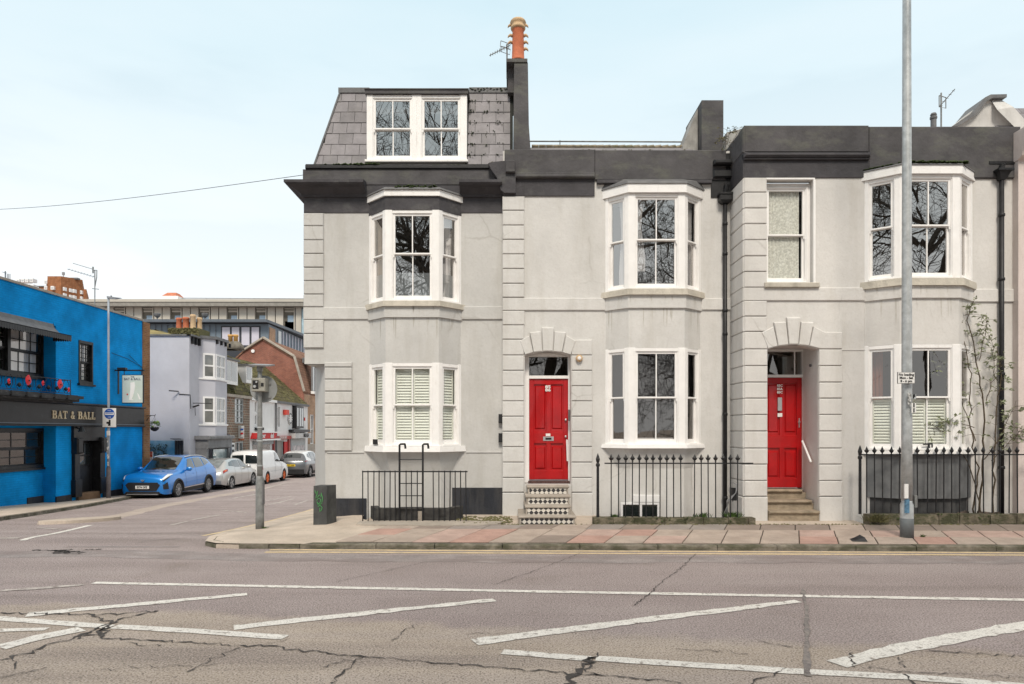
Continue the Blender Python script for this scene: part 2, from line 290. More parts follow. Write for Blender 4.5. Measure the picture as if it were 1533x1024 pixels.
buffroad = mat('buff_road_strip', (.46, .385, .335), .9, var=.1, scale=2, speck=(.2, .17, .15), speck_amt=.6, speck_scale=60)
patch_m = mat('grey_tarmac_patch', (.33, .29, .28), .85, var=.15, scale=2, speck=(.14, .12, .12), speck_amt=.8, speck_scale=45, stain=(.25, .205, .195), stain_amt=.95, stain_scale=(.8, 2.5, 2), stain_lo=.44, stain_hi=.6)
joint_m = mat('dark_paving_joint', (.075, .062, .05), .95, var=.3, scale=8, stain=(.05, .065, .02), stain_amt=.6)
tanpave = mat('tan_pavement', (.56, .475, .395), .9, var=.12, scale=1.5, stain=(.38, .31, .245), stain_amt=.6, stain_scale=(1.4, 1.4, 1.4), speck=(.22, .19, .16), speck_amt=.5, speck_scale=70, bump=.3, bscale=60)
SLABS = [mat('paving_slab_' + n, c, .9, var=.10, scale=3, stain=(c[0] * .62, c[1] * .6, c[2] * .58), stain_amt=.6, stain_scale=(2.2, 2.2, 2.2), speck=(c[0] * .6, c[1] * .58, c[2] * .56), speck_amt=.5, speck_scale=80, bump=.25, bscale=70)
         for n, c in (('rose', (.46, .295, .245)), ('pink', (.49, .355, .305)), ('buff', (.44, .36, .305)), ('brown', (.29, .235, .20)), ('grey', (.32, .28, .255)))]

# ------------------------------------------------------------------ mesh helpers
class Fr:
    """a vertical working plane: u runs along it, z up, n out of it"""
    def __init__(s, ox, oy, ux, uy):
        l = math.hypot(ux, uy); s.o = (ox, oy); s.u = (ux / l, uy / l); s.n = (uy / l, -ux / l)
    def at(s, u, z, n): return (s.o[0] + s.u[0] * u + s.n[0] * n, s.o[1] + s.u[1] * u + s.n[1] * n, z)
class MB:
    def __init__(s): s.v = []; s.f = []; s.m = []; s.k = 0
    def add(s, vs, fs):
        b = len(s.v); s.v += [tuple(p) for p in vs]; s.f += [tuple(b + i for i in f) for f in fs]; s.m += [s.k] * len(fs); return s
    def quad(s, *p): return s.add(p, [tuple(range(len(p)))])
    def hexa(s, b, t):
        """solid between two rings of points (bottom ring, top ring)"""
        n = len(b); return s.add(list(b) + list(t), [tuple(range(n - 1, -1, -1)), tuple(range(n, 2 * n))] + [(i, (i + 1) % n, n + (i + 1) % n, n + i) for i in range(n)])
    def box(s, x0, x1, y0, y1, z0, z1):
        return s.hexa([(x0, y0, z0), (x1, y0, z0), (x1, y1, z0), (x0, y1, z0)], [(x0, y0, z1), (x1, y0, z1), (x1, y1, z1), (x0, y1, z1)])
    def fbox(s, F, u0, u1, z0, z1, n0, n1, c=0):
        if c <= 0:
            return s.hexa([F.at(u0, z0, n1), F.at(u1, z0, n1), F.at(u1, z0, n0), F.at(u0, z0, n0)], [F.at(u0, z1, n1), F.at(u1, z1, n1), F.at(u1, z1, n0), F.at(u0, z1, n0)])
        # front edges chamfered
        a = [F.at(u0, z0, n0), F.at(u1, z0, n0), F.at(u1, z1, n0), F.at(u0, z1, n0)]
        b = [F.at(u0, z0, n1 - c), F.at(u1, z0, n1 - c), F.at(u1, z1, n1 - c), F.at(u0, z1, n1 - c)]
        d = [F.at(u0 + c, z0 + c, n1), F.at(u1 - c, z0 + c, n1), F.at(u1 - c, z1 - c, n1), F.at(u0 + c, z1 - c, n1)]
        fs = [(8, 9, 10, 11)]
        for i in range(4):
            j = (i + 1) % 4; fs += [(i, j, 4 + j, 4 + i), (4 + i, 4 + j, 8 + j, 8 + i)]
        return s.add(a + b + d, fs)
    def prism(s, F, pts, n0, n1):
        """outline given in (u, z), extruded along n"""
        return s.hexa([F.at(u, z, n0) for u, z in pts], [F.at(u, z, n1) for u, z in pts])
    def plan(s, pts, z0, z1, pts1=None):
        return s.hexa([(x, y, z0) for x, y in pts], [(x, y, z1) for x, y in (pts1 or pts)])
    def wall(s, F, u0, u1, z0, z1, holes=(), d=.25, n=0):
        us = sorted({u0, u1, *[h[0] for h in holes], *[h[1] for h in holes]}); zs = sorted({z0, z1, *[h[2] for h in holes], *[h[3] for h in holes]})
        us = [u for u in us if u0 <= u <= u1]; zs = [z for z in zs if z0 <= z <= z1]
        for i in range(len(us) - 1):
            for j in range(len(zs) - 1):
                cu, cz = (us[i] + us[i + 1]) / 2, (zs[j] + zs[j + 1]) / 2
                if any(h[0] < cu < h[1] and h[2] < cz < h[3] for h in holes): continue
                s.quad(F.at(us[i], zs[j], n), F.at(us[i + 1], zs[j], n), F.at(us[i + 1], zs[j + 1], n), F.at(us[i], zs[j + 1], n))
        for h in holes:
            c = [(h[0], h[2]), (h[1], h[2]), (h[1], h[3]), (h[0], h[3])]
            for i in range(4):
                p, q = c[i], c[(i + 1) % 4]; s.quad(F.at(*p, n), F.at(*p, n - d), F.at(*q, n - d), F.at(*q, n))
        return s
    def tube(s, pts, r, sides=8, cap=True):
        pts = [Vector(p) for p in pts]; rs = r if isinstance(r, (list, tuple)) else [r] * len(pts); b = len(s.v); up = None
        for i, p in enumerate(pts):
            t = (pts[min(i + 1, len(pts) - 1)] - pts[max(i - 1, 0)]).normalized()
            if up is None: up = Vector((0, 0, 1)) if abs(t.z) < .9 else Vector((1, 0, 0))
            a = t.cross(up).normalized(); c = a.cross(t).normalized(); up = c
            for k in range(sides):
                w = 2 * math.pi * k / sides; s.v.append(tuple(p + (a * math.cos(w) + c * math.sin(w)) * rs[i]))
        n = len(pts); fs = [(b + i * sides + k, b + i * sides + (k + 1) % sides, b + (i + 1) * sides + (k + 1) % sides, b + (i + 1) * sides + k) for i in range(n - 1) for k in range(sides)]
        if cap: fs += [tuple(b + k for k in range(sides - 1, -1, -1)), tuple(b + (n - 1) * sides + k for k in range(sides))]
        s.f += fs; s.m += [s.k] * len(fs); return s
    def lathe(s, c, prof, sides=16, axis=2):
        """profile of (radius, height) turned about an axis through c"""
        b = len(s.v)
        for r, h in prof:
            for k in range(sides):
                w = 2 * math.pi * k / sides; q = [r * math.cos(w), r * math.sin(w), h]
                if axis == 1: q = [q[0], -q[2], q[1]]
                if axis == 0: q = [q[2], q[0], q[1]]
                s.v.append((c[0] + q[0], c[1] + q[1], c[2] + q[2]))
        n = len(prof); fs = [(b + i * sides + k, b + i * sides + (k + 1) % sides, b + (i + 1) * sides + (k + 1) % sides, b + (i + 1) * sides + k) for i in range(n - 1) for k in range(sides)]
        fs += [tuple(b + k for k in range(sides - 1, -1, -1)), tuple(b + (n - 1) * sides + k for k in range(sides))]
        s.f += fs; s.m += [s.k] * len(fs); return s
    def build(s, name, mats, parent=None, smooth=False, label=None, kind=None):
        base = Vector((0, 0, 0)); p = parent
        while p is not None and not p.get('local'):
            base += p.location; p = p.parent
        me = bpy.data.meshes.new(name)
        me.from_pydata([(x - base.x, y - base.y, z - base.z) for x, y, z in s.v], [], s.f)
        for m in (mats if isinstance(mats, (list, tuple)) else [mats]): me.materials.append(m)
        if s.k: me.polygons.foreach_set('material_index', s.m)
        if smooth: me.polygons.foreach_set('use_smooth', [True] * len(me.polygons))
        me.update()
        o = bpy.data.objects.new(name, me); COL.objects.link(o); o.parent = parent
        if label: o['label'] = label
        if kind: o['kind'] = kind
        return o
def fixn(o):
    """consistent outward normals"""
    import bmesh
    b = bmesh.new(); b.from_mesh(o.data); bmesh.ops.recalc_face_normals(b, faces=b.faces); b.to_mesh(o.data); b.free(); return o
def tag(o, label, cat, group=None):
    o['label'] = label; o['category'] = cat
    if group: o['group'] = group
    return o
def thing(name, label, cat, loc, group=None, rz=0):
    o = bpy.data.objects.new(name, None); COL.objects.link(o); o.location = loc; o.rotation_euler = (0, 0, rz); o.empty_display_size = .2
    return tag(o, label, cat, group)
def struct(o): o['kind'] = 'structure'; return o
def piece(o, parent, loc=None, mesh=None, name=None, rot=None):
    """a copy of one piece sharing its mesh"""
    c = o.copy(); COL.objects.link(c); c.parent = parent
    if loc is not None: c.location = loc
    if rot is not None: c.rotation_euler = rot
    return c
def text(s, name, mat_, parent, F, u, z, n, size, align='CENTER', bold=0.0, sx=1.0):
    cu = bpy.data.curves.new(name, 'FONT'); cu.body = s; cu.size = size; cu.align_x = align; cu.align_y = 'CENTER'; cu.extrude = .002; cu.offset = bold; cu.resolution_u = 2
    cu.materials.append(mat_)
    o = bpy.data.objects.new(name, cu); COL.objects.link(o); me = o.to_mesh().copy()
    bpy.data.objects.remove(o); o = bpy.data.objects.new(name, me); COL.objects.link(o); o.parent = parent
    if not me.materials: me.materials.append(mat_)
    base = Vector((0, 0, 0)); p = parent
    while p is not None and not p.get('local'): base += p.location; p = p.parent
    M = Matrix(((F.u[0], 0, F.n[0], 0), (F.u[1], 0, F.n[1], 0), (0, 1, 0, 0), (0, 0, 0, 1)))
    o.matrix_local = Matrix.Translation(Vector(F.at(u, z, n)) - base) @ M @ Matrix.Diagonal((sx, 1, 1, 1)); return o
class Sv:
    """survey of a vertical plane at depth Y: image measurements turned into metres on that plane"""
    def __init__(s, Y): s.Y = Y; s.F = Fr(0, Y, 1, 0)
    def x(s, px): return (px - 766.5) * s.Y / 1000
    def z(s, py): return EYE + (645 - py) * s.Y / 1000

# ------------------------------------------------------------------ ground
def sstep(a, b, x):
    t = min(1, max(0, (x - a) / (b - a))); return t * t * (3 - 2 * t)
def drop(X, Y):
    """the side street falls away from the main road"""
    if Y <= 12: return 0
    return 1.1 * (1 - math.exp(-(Y - 12) / 14)) * sstep(-2.5, -5.5, X)
def gz(X, Y): return -drop(X, Y)
def pz(X, Y): return .085 + .036 * min(2.4, max(0, Y - 10.85)) * sstep(-5.2, -3.5, X) - drop(X, Y)
def kerbY(X): return 10.85 - .022 * (X + 3)
xs = [-900, -300, -120, -60, -40, -30] + [-24 + .75 * i for i in range(33)] + [2, 6, 12, 20, 30, 60, 120, 300, 900]
ys = [-900, -300, -100, -40, -20, -8, 0, 3, 6, 9, 11] + [12 + .8 * i for i in range(30)] + [37, 39, 42, 45, 50, 56, 64, 75, 90, 120, 200, 400, 1500]
b = MB(); b.v = [(x, y, gz(x, y)) for y in ys for x in xs]; nx = len(xs)
b.f = [(j * nx + i, j * nx + i + 1, (j + 1) * nx + i + 1, (j + 1) * nx + i) for j in range(len(ys) - 1) for i in range(nx - 1)]; b.m = [0] * len(b.f)
road = struct(b.build('road', road_m, smooth=True))

def G(px, py, h=0.0):
    """road point seen at an image position (walks down the sloping ground)"""
    Y = 5.0
    for _ in range(60):
        X = (px - 766.5) / 1000 * Y; Y = (EYE - gz(X, Y) - h) * 1000 / (py - 645)
        if Y > 90: Y = 90
    return (X, Y)
def sheet(mb, pts, h=.004):
    mb.quad(*[(x, y, gz(x, y) + h) for x, y in pts])
def strip(mb, pts, w, h=.004, jag=0.0, seg=.25):
    """a band following a line on the road, edges slightly ragged"""
    P = [Vector((p[0], p[1])) for p in pts]; Q = []
    for a, c in zip(P[:-1], P[1:]):
        n = max(1, int((c - a).length / seg)); Q += [a.lerp(c, i / n) for i in range(n)]
    Q.append(P[-1]); L = []
    for i, p in enumerate(Q):
        t = (Q[min(i + 1, len(Q) - 1)] - Q[max(0, i - 1)]).normalized(); nn = Vector((-t.y, t.x))
        ww = w[0] + (w[1] - w[0]) * i / (len(Q) - 1) if isinstance(w, tuple) else w
        L.append((p + nn * (ww / 2 + random.uniform(-jag, jag)), p - nn * (ww / 2 + random.uniform(-jag, jag))))
    for (a, b_), (c, d) in zip(L[:-1], L[1:]): sheet(mb, [(b_.x, b_.y), (d.x, d.y), (c.x, c.y), (a.x, a.y)], h)
def line(pts, w, m=None, jag=.006, h=.006, name='road_marking'):
    mb = MB(); strip(mb, [G(*p) for p in pts], w, h, jag, .12); return struct(mb.build(name, m or paint_w))
# long edge line and the hatched centre
line([(140, 873), (470, 879.5), (830, 886.5), (1533, 898.5), (1800, 903)], .115)
line([(0, 885), (60, 881), (125, 876)], .10, paint_f, .02)
line([(40, 921), (130, 912), (370, 890)], (.17, .13), paint_w, .018)
line([(350, 940), (450, 929), (600, 913), (740, 898.5)], (.17, .12), paint_w, .018)
line([(710, 962), (830, 946), (1000, 924), (1195, 900.5)], (.19, .13), paint_w, .014)
line([(1254, 995.5), (1320, 978), (1420, 957), (1533, 937), (1640, 918)], (.19, .22), paint_w, .02)
line([(-120, 921), (0, 926.5), (166, 939)], .13)
line([(172, 938.5), (300, 946), (427, 955)], .135)
line([(752, 976.5), (886, 987.5)], .13)
line([(892, 986.5), (1180, 1005), (1354, 1014), (1600, 1033)], .13)
line([(-60, 946), (70, 942.5)], .10)
line([(0, 970), (60, 955), (122, 942)], .2, paint_w, .02)
# side-street markings
line([(33, 809.5), (82, 799), (135, 786.5)], .12, paint_w)
line([(-40, 806.5), (28, 806)], .12, paint_f)
line([(58, 790.5), (95, 793)], .10, paint_f)
line([(255, 786.5), (280, 781)], .11, paint_f); line([(288, 778.5), (329, 771)], .11, paint_f)
line([(332, 764), (370, 767.5)], .10, paint_f, .02); line([(349, 746), (384, 740)], .12, paint_f)
line([(396, 757), (440, 747)], .09, paint_f, .02); line([(395, 751), (436, 743)], .09, paint_f, .02); line([(441, 756), (462, 748.5)], .09, paint_f, .02); line([(412, 754), (428, 750)], .12, paint_f, .02)
line([(380, 735.5), (432, 722)], .12, paint_f)
# buff strip along the middle of the side street
mb = MB(); strip(mb, [G(*p) for p in [(163, 776), (235, 759), (300, 747), (350, 738.5), (400, 729.5)]], (.6, .5), .003, .05, .5); struct(mb.build('buff_road_strip', buffroad))
# yellow lines by the kerb
for off, w in ((.11, .10), (.31, .10)):
    mb = MB(); strip(mb, [(x, kerbY(x) - off) for x in np.arange(-3.9, 14, .3)], w, .005, .006, .2); struct(mb.build('yellow_line', paint_yl))
    mb = MB(); strip(mb, [(-5.42 - off, 12.4), (-5.55 - off, 15), (-5.77 - off, 19), (-6.1 - off, 26), (-6.5 - off, 36)], w, .005, .006, .3); struct(mb.build('yellow_line', paint_yl))
# repaired grey tarmac at the mouth of the side street
mb = MB(); strip(mb, [(-9.5, 10.2), (-8, 10.35), (-6.6, 10.5), (-5.4, 10.35), (-4, 10.15), (-2, 10.05), (1, 10.0), (5, 9.95), (14, 9.8)], (.6, .5), .0025, .05, .4)
sheet(mb, [(-7.4, 11.0), (-5.5, 11.0), (-5.5, 12.4), (-6.2, 12.6)], .003); struct(mb.build('tarmac_patch', patch_m))
def crack(pts, w=.03, jit=.05, m=crackm, h=.008, name='road_crack'):
    P = [Vector(G(*p)) for p in pts]; Q = []
    for a, c in zip(P[:-1], P[1:]):
        n = max(2, int((c - a).length / .045)); t = (c - a).normalized(); nn = Vector((-t.y, t.x))
        Q += [a.lerp(c, i / n) + (nn * random.gauss(0, jit * .42) if i else Vector((0, 0))) for i in range(n)]
    Q.append(P[-1]); mb = MB(); L = []
    for i, p in enumerate(Q):
        t = (Q[min(i + 1, len(Q) - 1)] - Q[max(0, i - 1)]); t = t.normalized() if t.length > 1e-6 else Vector((1, 0)); nn = Vector((-t.y, t.x)); ww = w * random.uniform(.10, .8)
        L.append((p + nn * ww / 2, p - nn * ww / 2))
    for (a, b_), (c, d) in zip(L[:-1], L[1:]): sheet(mb, [(b_.x, b_.y), (d.x, d.y), (c.x, c.y), (a.x, a.y)], h)
    return struct(mb.build(name, m))
crack([(0, 989), (18, 987), (60, 972), (120, 952), (155, 937), (175, 930), (235, 915)], .055, .07)
crack([(18, 988), (22, 1003)], .03)
crack([(150, 955), (220, 959), (290, 963), (370, 969), (390, 966), (450, 975), (500, 980), (545, 984), (640, 992), (700, 996), (780, 1003), (860, 1009)], .035, .05)
crack([(155, 940), (152, 955)], .07, .08); crack([(165, 936), (150, 948), (118, 957)], .06, .08)
crack([(0, 918), (80, 919.5), (140, 921), (165, 934)], .045, .06); crack([(140, 921), (200, 918), (233, 916)], .035, .06)
crack([(190, 962), (205, 967), (240, 967.5)], .022)
crack([(545, 984), (528, 995), (512, 1010), (495, 1024)], .035, .05)
crack([(885, 985), (873, 998), (858, 1012), (850, 1030)], .085, .09); crack([(895, 978), (875, 1003), (895, 1012)], .05, .09)
crack([(860, 1009), (900, 1012), (960, 1017), (1020, 1024)], .03, .05)
crack([(620, 936), (600, 948), (585, 960)], .02, .05); crack([(430, 958), (390, 968)], .02); crack([(360, 970), (315, 990), (280, 1007)], .02, .06)
crack([(1137, 960), (1160, 966), (1188, 970)], .03, .06); crack([(1280, 1000), (1270, 985), (1276, 978)], .03)
crack([(1390, 975), (1450, 979), (1533, 984)], .025, .05); crack([(1300, 1000), (1380, 1008), (1533, 1015)], .02, .05)
crack([(1353, 1010), (1366, 1022), (1372, 1035)], .03); crack([(1178, 1001), (1150, 1014), (1125, 1026)], .025)
crack([(1345, 985), (1356, 1000)], .02); crack([(1010, 973), (1080, 975), (1120, 980)], .02, .05)
crack([(700, 950), (780, 948)], .014); crack([(150, 1003), (200, 1000), (330, 995)], .014, .05)
crack([(1042, 829), (1020, 850), (990, 873), (965, 895), (950, 907)], .022, .03); crack([(868, 829), (800, 855), (738, 876)], .014, .03); crack([(640, 841), (500, 872)], .012, .03)
crack([(0, 1015), (40, 1008), (70, 1000)], .02, .05); crack([(480, 1000), (540, 985)], .02)
# sealed trench scar and pothole
mb = MB(); strip(mb, [G(*p) for p in [(1202, 883), (1206, 905), (1208, 940), (1208, 985), (1208, 1013)]], (.035, .05), .0075, .014, .1); struct(mb.build('tar_seal', tarseal))
for c, n in (((100, 827), 7), ((85, 823), 5), ((120, 825), 4)):
    for k in range(n):
        x, y = c[0] + random.uniform(-28, 28), c[1] + random.uniform(-3, 3); crack([(x - 12, y + random.uniform(-1, 1)), (x + 12, y + random.uniform(-1, 1))], .07, .1)
crack([(205, 813), (240, 808), (280, 806)], .04, .08, tarseal)
# litter on the road: pale chips
mb = MB()
for k in range(110):
    px, py = random.uniform(0, 1533), random.uniform(830, 1020); x, y = G(px, py); r = random.uniform(.004, .012)
    mb.add([(x + r * math.cos(w) * random.uniform(.6, 1.3), y + r * math.sin(w) * random.uniform(.6, 1.3), .003) for w in (0, 1.3, 2.6, 3.9, 5.2)] + [(x, y, .003 + r * .7)], [(i, (i + 1) % 5, 5) for i in range(5)])
mb.build('road_grit', conc, kind='stuff')

# ------------------------------------------------------------------ pavements
CORNER = [(-4.45, kerbY(-4.4)), (-4.85, 10.93), (-5.12, 11.15), (-5.26, 11.6), (-5.30, 12.3), (-5.38, 13.4), (-5.50, 15), (-5.77, 19), (-6.1, 26), (-6.5, 36), (-6.9, 60)]
pav = MB()
def grid(mb, x0, x1, y0, y1, nx_, ny_, zf, dz=0.0):
    b0 = len(mb.v); mb.v += [(x0 + (x1 - x0) * i / nx_, y0 + (y1 - y0) * j / ny_, 0) for j in range(ny_ + 1) for i in range(nx_ + 1)]
    for k in range(b0, len(mb.v)): x, y, _ = mb.v[k]; mb.v[k] = (x, y, zf(x, y) + dz)
    fs = [(b0 + j * (nx_ + 1) + i, b0 + j * (nx_ + 1) + i + 1, b0 + (j + 1) * (nx_ + 1) + i + 1, b0 + (j + 1) * (nx_ + 1) + i) for j in range(ny_) for i in range(nx_)]; mb.f += fs; mb.m += [mb.k] * len(fs)
pav.k = 1
# corner: a fan from the kerb line to a line under the building
inner = [(-2.95, kerbY(-3)), (-2.86, 11.2), (-2.7, 11.6), (-2.5, 12.1), (-2.28, 12.62), (-3.0, 13.4), (-3.3, 15), (-3.3, 19), (-3.3, 26), (-3.3, 36), (-3.3, 60)]
for (a, c), (d, e) in zip(zip(CORNER[:-1], CORNER[1:]), zip(inner[:-1], inner[1:])):
    for k in range(6):
        f0, f1 = k / 6, (k + 1) / 6; L = lambda p, q, f: (p[0] + (q[0] - p[0]) * f, p[1] + (q[1] - p[1]) * f)
        q = [L(a, d, f0), L(a, d, f1), L(c, e, f1), L(c, e, f0)]; pav.quad(*[(x, y, pz(x, y) - (.0 if x < -3.2 else .012)) for x, y in q])
pav.k = 0
for i in range(24):
    xa, xb = -2.95 + .79 * i, -2.95 + .79 * (i + 1)
    for j in range(3):
        q = [(xa, kerbY(xa) + .1 + (12.7 - kerbY(xa) - .1) * j / 3), (xb, kerbY(xb) + .1 + (12.7 - kerbY(xb) - .1) * j / 3), (xb, kerbY(xb) + .1 + (12.7 - kerbY(xb) - .1) * (j + 1) / 3), (xa, kerbY(xa) + .1 + (12.7 - kerbY(xa) - .1) * (j + 1) / 3)]
        pav.quad(*[(x, y, pz(x, y) - .016) for x, y in q])
pav.k = 1
for x0, x1 in ((-2.9, -1.2), (-1.2, .1), (.1, 1.75), (4.6, 6.75)): grid(pav, x0, x1, 12.7, 14.6, 3, 3, pz, -.016)
pav.k = 1
pavement = struct(pav.build('pavement', [joint_m, tanpave], smooth=False))
# kerb stones, slabs
ks = None
x = -4.45; i = 0
while x < 14.5:
    L = random.choice((.95, 1.1, 1.1, 1.25)) if x > -3.6 else .5
    x1 = x + L - .012; tilt = random.uniform(-.006, .006)
    y0, y1 = kerbY(x), kerbY(x1); z0, z1 = pz(x, y0) + tilt, pz(x1, y1) + tilt + random.uniform(-.004, .004); c = .018; d = .15
    mb = MB(); k = random.uniform(-.008, .008)
    mb.add([(x, y0 + k, -.05), (x1, y1 + k, -.05), (x1, y1 + d, -.05), (x, y0 + d, -.05), (x, y0 + k, z0 - c), (x1, y1 + k, z1 - c), (x1, y1 + d, z1), (x, y0 + d, z0), (x, y0 + k + c, z0), (x1, y1 + k + c, z1)],
           [(0, 1, 5, 4), (4, 5, 9, 8), (8, 9, 6, 7), (1, 2, 6, 9, 5), (0, 4, 8, 7, 3)])
    mb.build('kerb_stone', kerbm, pavement); x += L
for (a, c) in zip(CORNER[:6], CORNER[1:7]):
    n = max(1, int(math.dist(a, c) / .7))
    for k in range(n):
        p = Vector(a).lerp(Vector(c), k / n); q = Vector(a).lerp(Vector(c), (k + .985) / n); t = (q - p).normalized(); nn = Vector((-t.y, t.x)) * -.14
        low = .03 if a[1] < 11.3 else .0
        mb = MB(); mb.hexa([(*v, gz(*v) - .05) for v in (p, q, q + nn, p + nn)], [(v[0], v[1], pz(*v) + .004 - (low if v in (p, q) else 0)) for v in (p, q, q + nn, p + nn)]); fixn(mb.build('kerb_stone', tanpave if random.random() < .6 else kerbm, pavement))
rows = [(10.99, 11.58), (11.58, 12.16), (12.16, 12.66)]; SK = .41
for r, (ya, yb) in enumerate(rows):
    x = -2.965
    while x < 13:
        w = .64 + random.uniform(-.01, .01); g = .009
        n = random.choice([0, 1, 1, 2, 2, 3] if r < 2 else [3, 4, 2, 3, 4, 2, 1])
        if x > 3: n = random.choice([1, 2, 2, 0, 2] if r == 0 else [1, 2, 1, 4, 2] if r == 1 else [3, 4, 2, 3])
        ja = ya - kerbY(0) + kerbY(x); jb = yb if r == 2 else yb - kerbY(0) + kerbY(x)
        def px_(u, y): return u + SK * (y - 11.0)
        pts = [(px_(x + g, ja), ja + g), (px_(x + w - g, ja), ja + g), (px_(x + w - g, jb), jb - g), (px_(x + g, jb), jb - g)]
        if x > -2.97:
            tl = [random.uniform(-.003, .003) for _ in pts]; c = .006
            lo = [(p[0], p[1], pz(*p) - .03) for p in pts]; cx_, cy_ = sum(p[0] for p in pts) / 4, sum(p[1] for p in pts) / 4
            md = [(p[0], p[1], pz(*p) + t - c) for p, t in zip(pts, tl)]; hi = [(p[0] + (cx_ - p[0]) * .02, p[1] + (cy_ - p[1]) * .02, pz(*p) + t) for p, t in zip(pts, tl)]
            mb = MB(); mb.add(lo + md + hi, [(8, 9, 10, 11)] + [f for i in range(4) for f in ((i, (i + 1) % 4, 4 + (i + 1) % 4, 4 + i), (4 + i, 4 + (i + 1) % 4, 8 + (i + 1) % 4, 8 + i))])
            mb.build('paving_slab', SLABS[n], pavement)
        x += w
# a few moss joints and scraps by the walls
# pub-side pavement
PK = [(-9.0, 11.2), (-11.4, 14.2), (-12.6, 16.4), (-13.2, 19), (-13.8, 22), (-14.45, 25), (-15.1, 27.5), (-15.15, 32), (-15.1, 40), (-14.9, 52), (-14.9, 80)]
mb = MB()
for a, c in zip(PK[:-1], PK[1:]):
    n = max(1, int(math.dist(a, c) / 1.2))
    for k in range(n):
        p = Vector(a).lerp(Vector(c), k / n); q = Vector(a).lerp(Vector(c), (k + 1) / n)
        mb.k = 0
        for j in range(4):
            f0, f1 = j / 4, (j + 1) / 4; A = [(p.x + (-22 - p.x) * f0, p.y), (q.x + (-22 - q.x) * f0, q.y), (q.x + (-22 - q.x) * f1, q.y), (p.x + (-22 - p.x) * f1, p.y)]
            mb.quad(*[(x, y, gz(x, y) + .09) for x, y in A])
        mb.k = 1
        o = Vector((.12, 0)); mb.quad((p.x, p.y, gz(*p) - .02), (q.x, q.y, gz(*q) - .02), (q.x - .015, q.y, gz(*q) + .0935), (p.x - .015, p.y, gz(*p) + .0935))
        mb.quad((p.x - .015, p.y, gz(*p) + .0935), (q.x - .015, q.y, gz(*q) + .0935), (q.x - .14, q.y, gz(*q) + .0935), (p.x - .14, p.y, gz(*p) + .0935))
struct(fixn(mb.build('pub_pavement', [tanpave, kerbm])))
# traffic island
ic = G(122, 781); mb = MB(); pts = []
for k in range(20):
    w = 2 * math.pi * k / 20; lx, ly = 1.0 * math.cos(w), .42 * math.sin(w); an = 1.15; pts.append((ic[0] + lx * math.cos(an) - ly * math.sin(an), ic[1] + lx * math.sin(an) + ly * math.cos(an)))
mb.hexa([(x, y, gz(x, y) - .02) for x, y in pts], [(x * .97 + ic[0] * .03, y * .97 + ic[1] * .03, gz(x, y) + .075) for x, y in pts]); struct(fixn(mb.build('traffic_island', tanpave)))

# ------------------------------------------------------------------ the terrace
def part_empty(name, parent, loc, label=None):
    o = bpy.data.objects.new(name, None); COL.objects.link(o); o.parent = parent
    base = Vector((0, 0, 0)); p = parent
    while p is not None: base += p.location; p = p.parent
    o.location = Vector(loc) - base; o.empty_display_size = .1
    if label: o['label'] = label
    return o
def curtain(parent, F, u0, u1, z0, z1, n, m, waves=6, amp=.03, name='curtain', gather=0.0):
    mb = MB(); N = max(12, waves * 6); rowsn = 5
    for j in range(rowsn + 1):
        z = z0 + (z1 - z0) * j / rowsn; g = gather * math.sin(math.pi * min(1, (1 - j / rowsn) * 1.4)) if gather else 0
        for i in range(N + 1):
            t = i / N; u = u0 + (u1 - u0) * t * (1 - g); mb.v.append(F.at(u, z, n + amp * math.sin(t * waves * 2 * math.pi + .3 * j) * (0.6 + .4 * math.sin(t * 9))))
    mb.f = [(j * (N + 1) + i, j * (N + 1) + i + 1, (j + 1) * (N + 1) + i + 1, (j + 1) * (N + 1) + i) for j in range(rowsn) for i in range(N)]; mb.m = [0] * len(mb.f)
    return mb.build(name, m, parent, smooth=True)
def shutter(parent, F, u0, u1, z0, z1, n, leaves=2, pitch=.058):
    for k in range(leaves):
        a, c = u0 + (u1 - u0) * k / leaves + .004, u0 + (u1 - u0) * (k + 1) / leaves - .004; mb = MB(); s = .035
        mb.fbox(F, a, a + s, z0, z1, n - .015, n + .015); mb.fbox(F, c - s, c, z0, z1, n - .015, n + .015); mb.fbox(F, a + s, c - s, z0, z0 + .05, n - .015, n + .015); mb.fbox(F, a + s, c - s, z1 - .05, z1, n - .015, n + .015)
        z = z0 + .05
        while z < z1 - .05:
            zz = min(z + pitch * .92, z1 - .05); mb.hexa([F.at(a + s, z, n + .014), F.at(c - s, z, n + .014), F.at(c - s, z + .008, n + .018), F.at(a + s, z + .008, n + .018)], [F.at(a + s, zz, n - .016), F.at(c - s, zz, n - .016), F.at(c - s, zz + .006, n - .012), F.at(a + s, zz + .006, n - .012)]); z += pitch
        mb.build('shutter', shutter_m, parent)
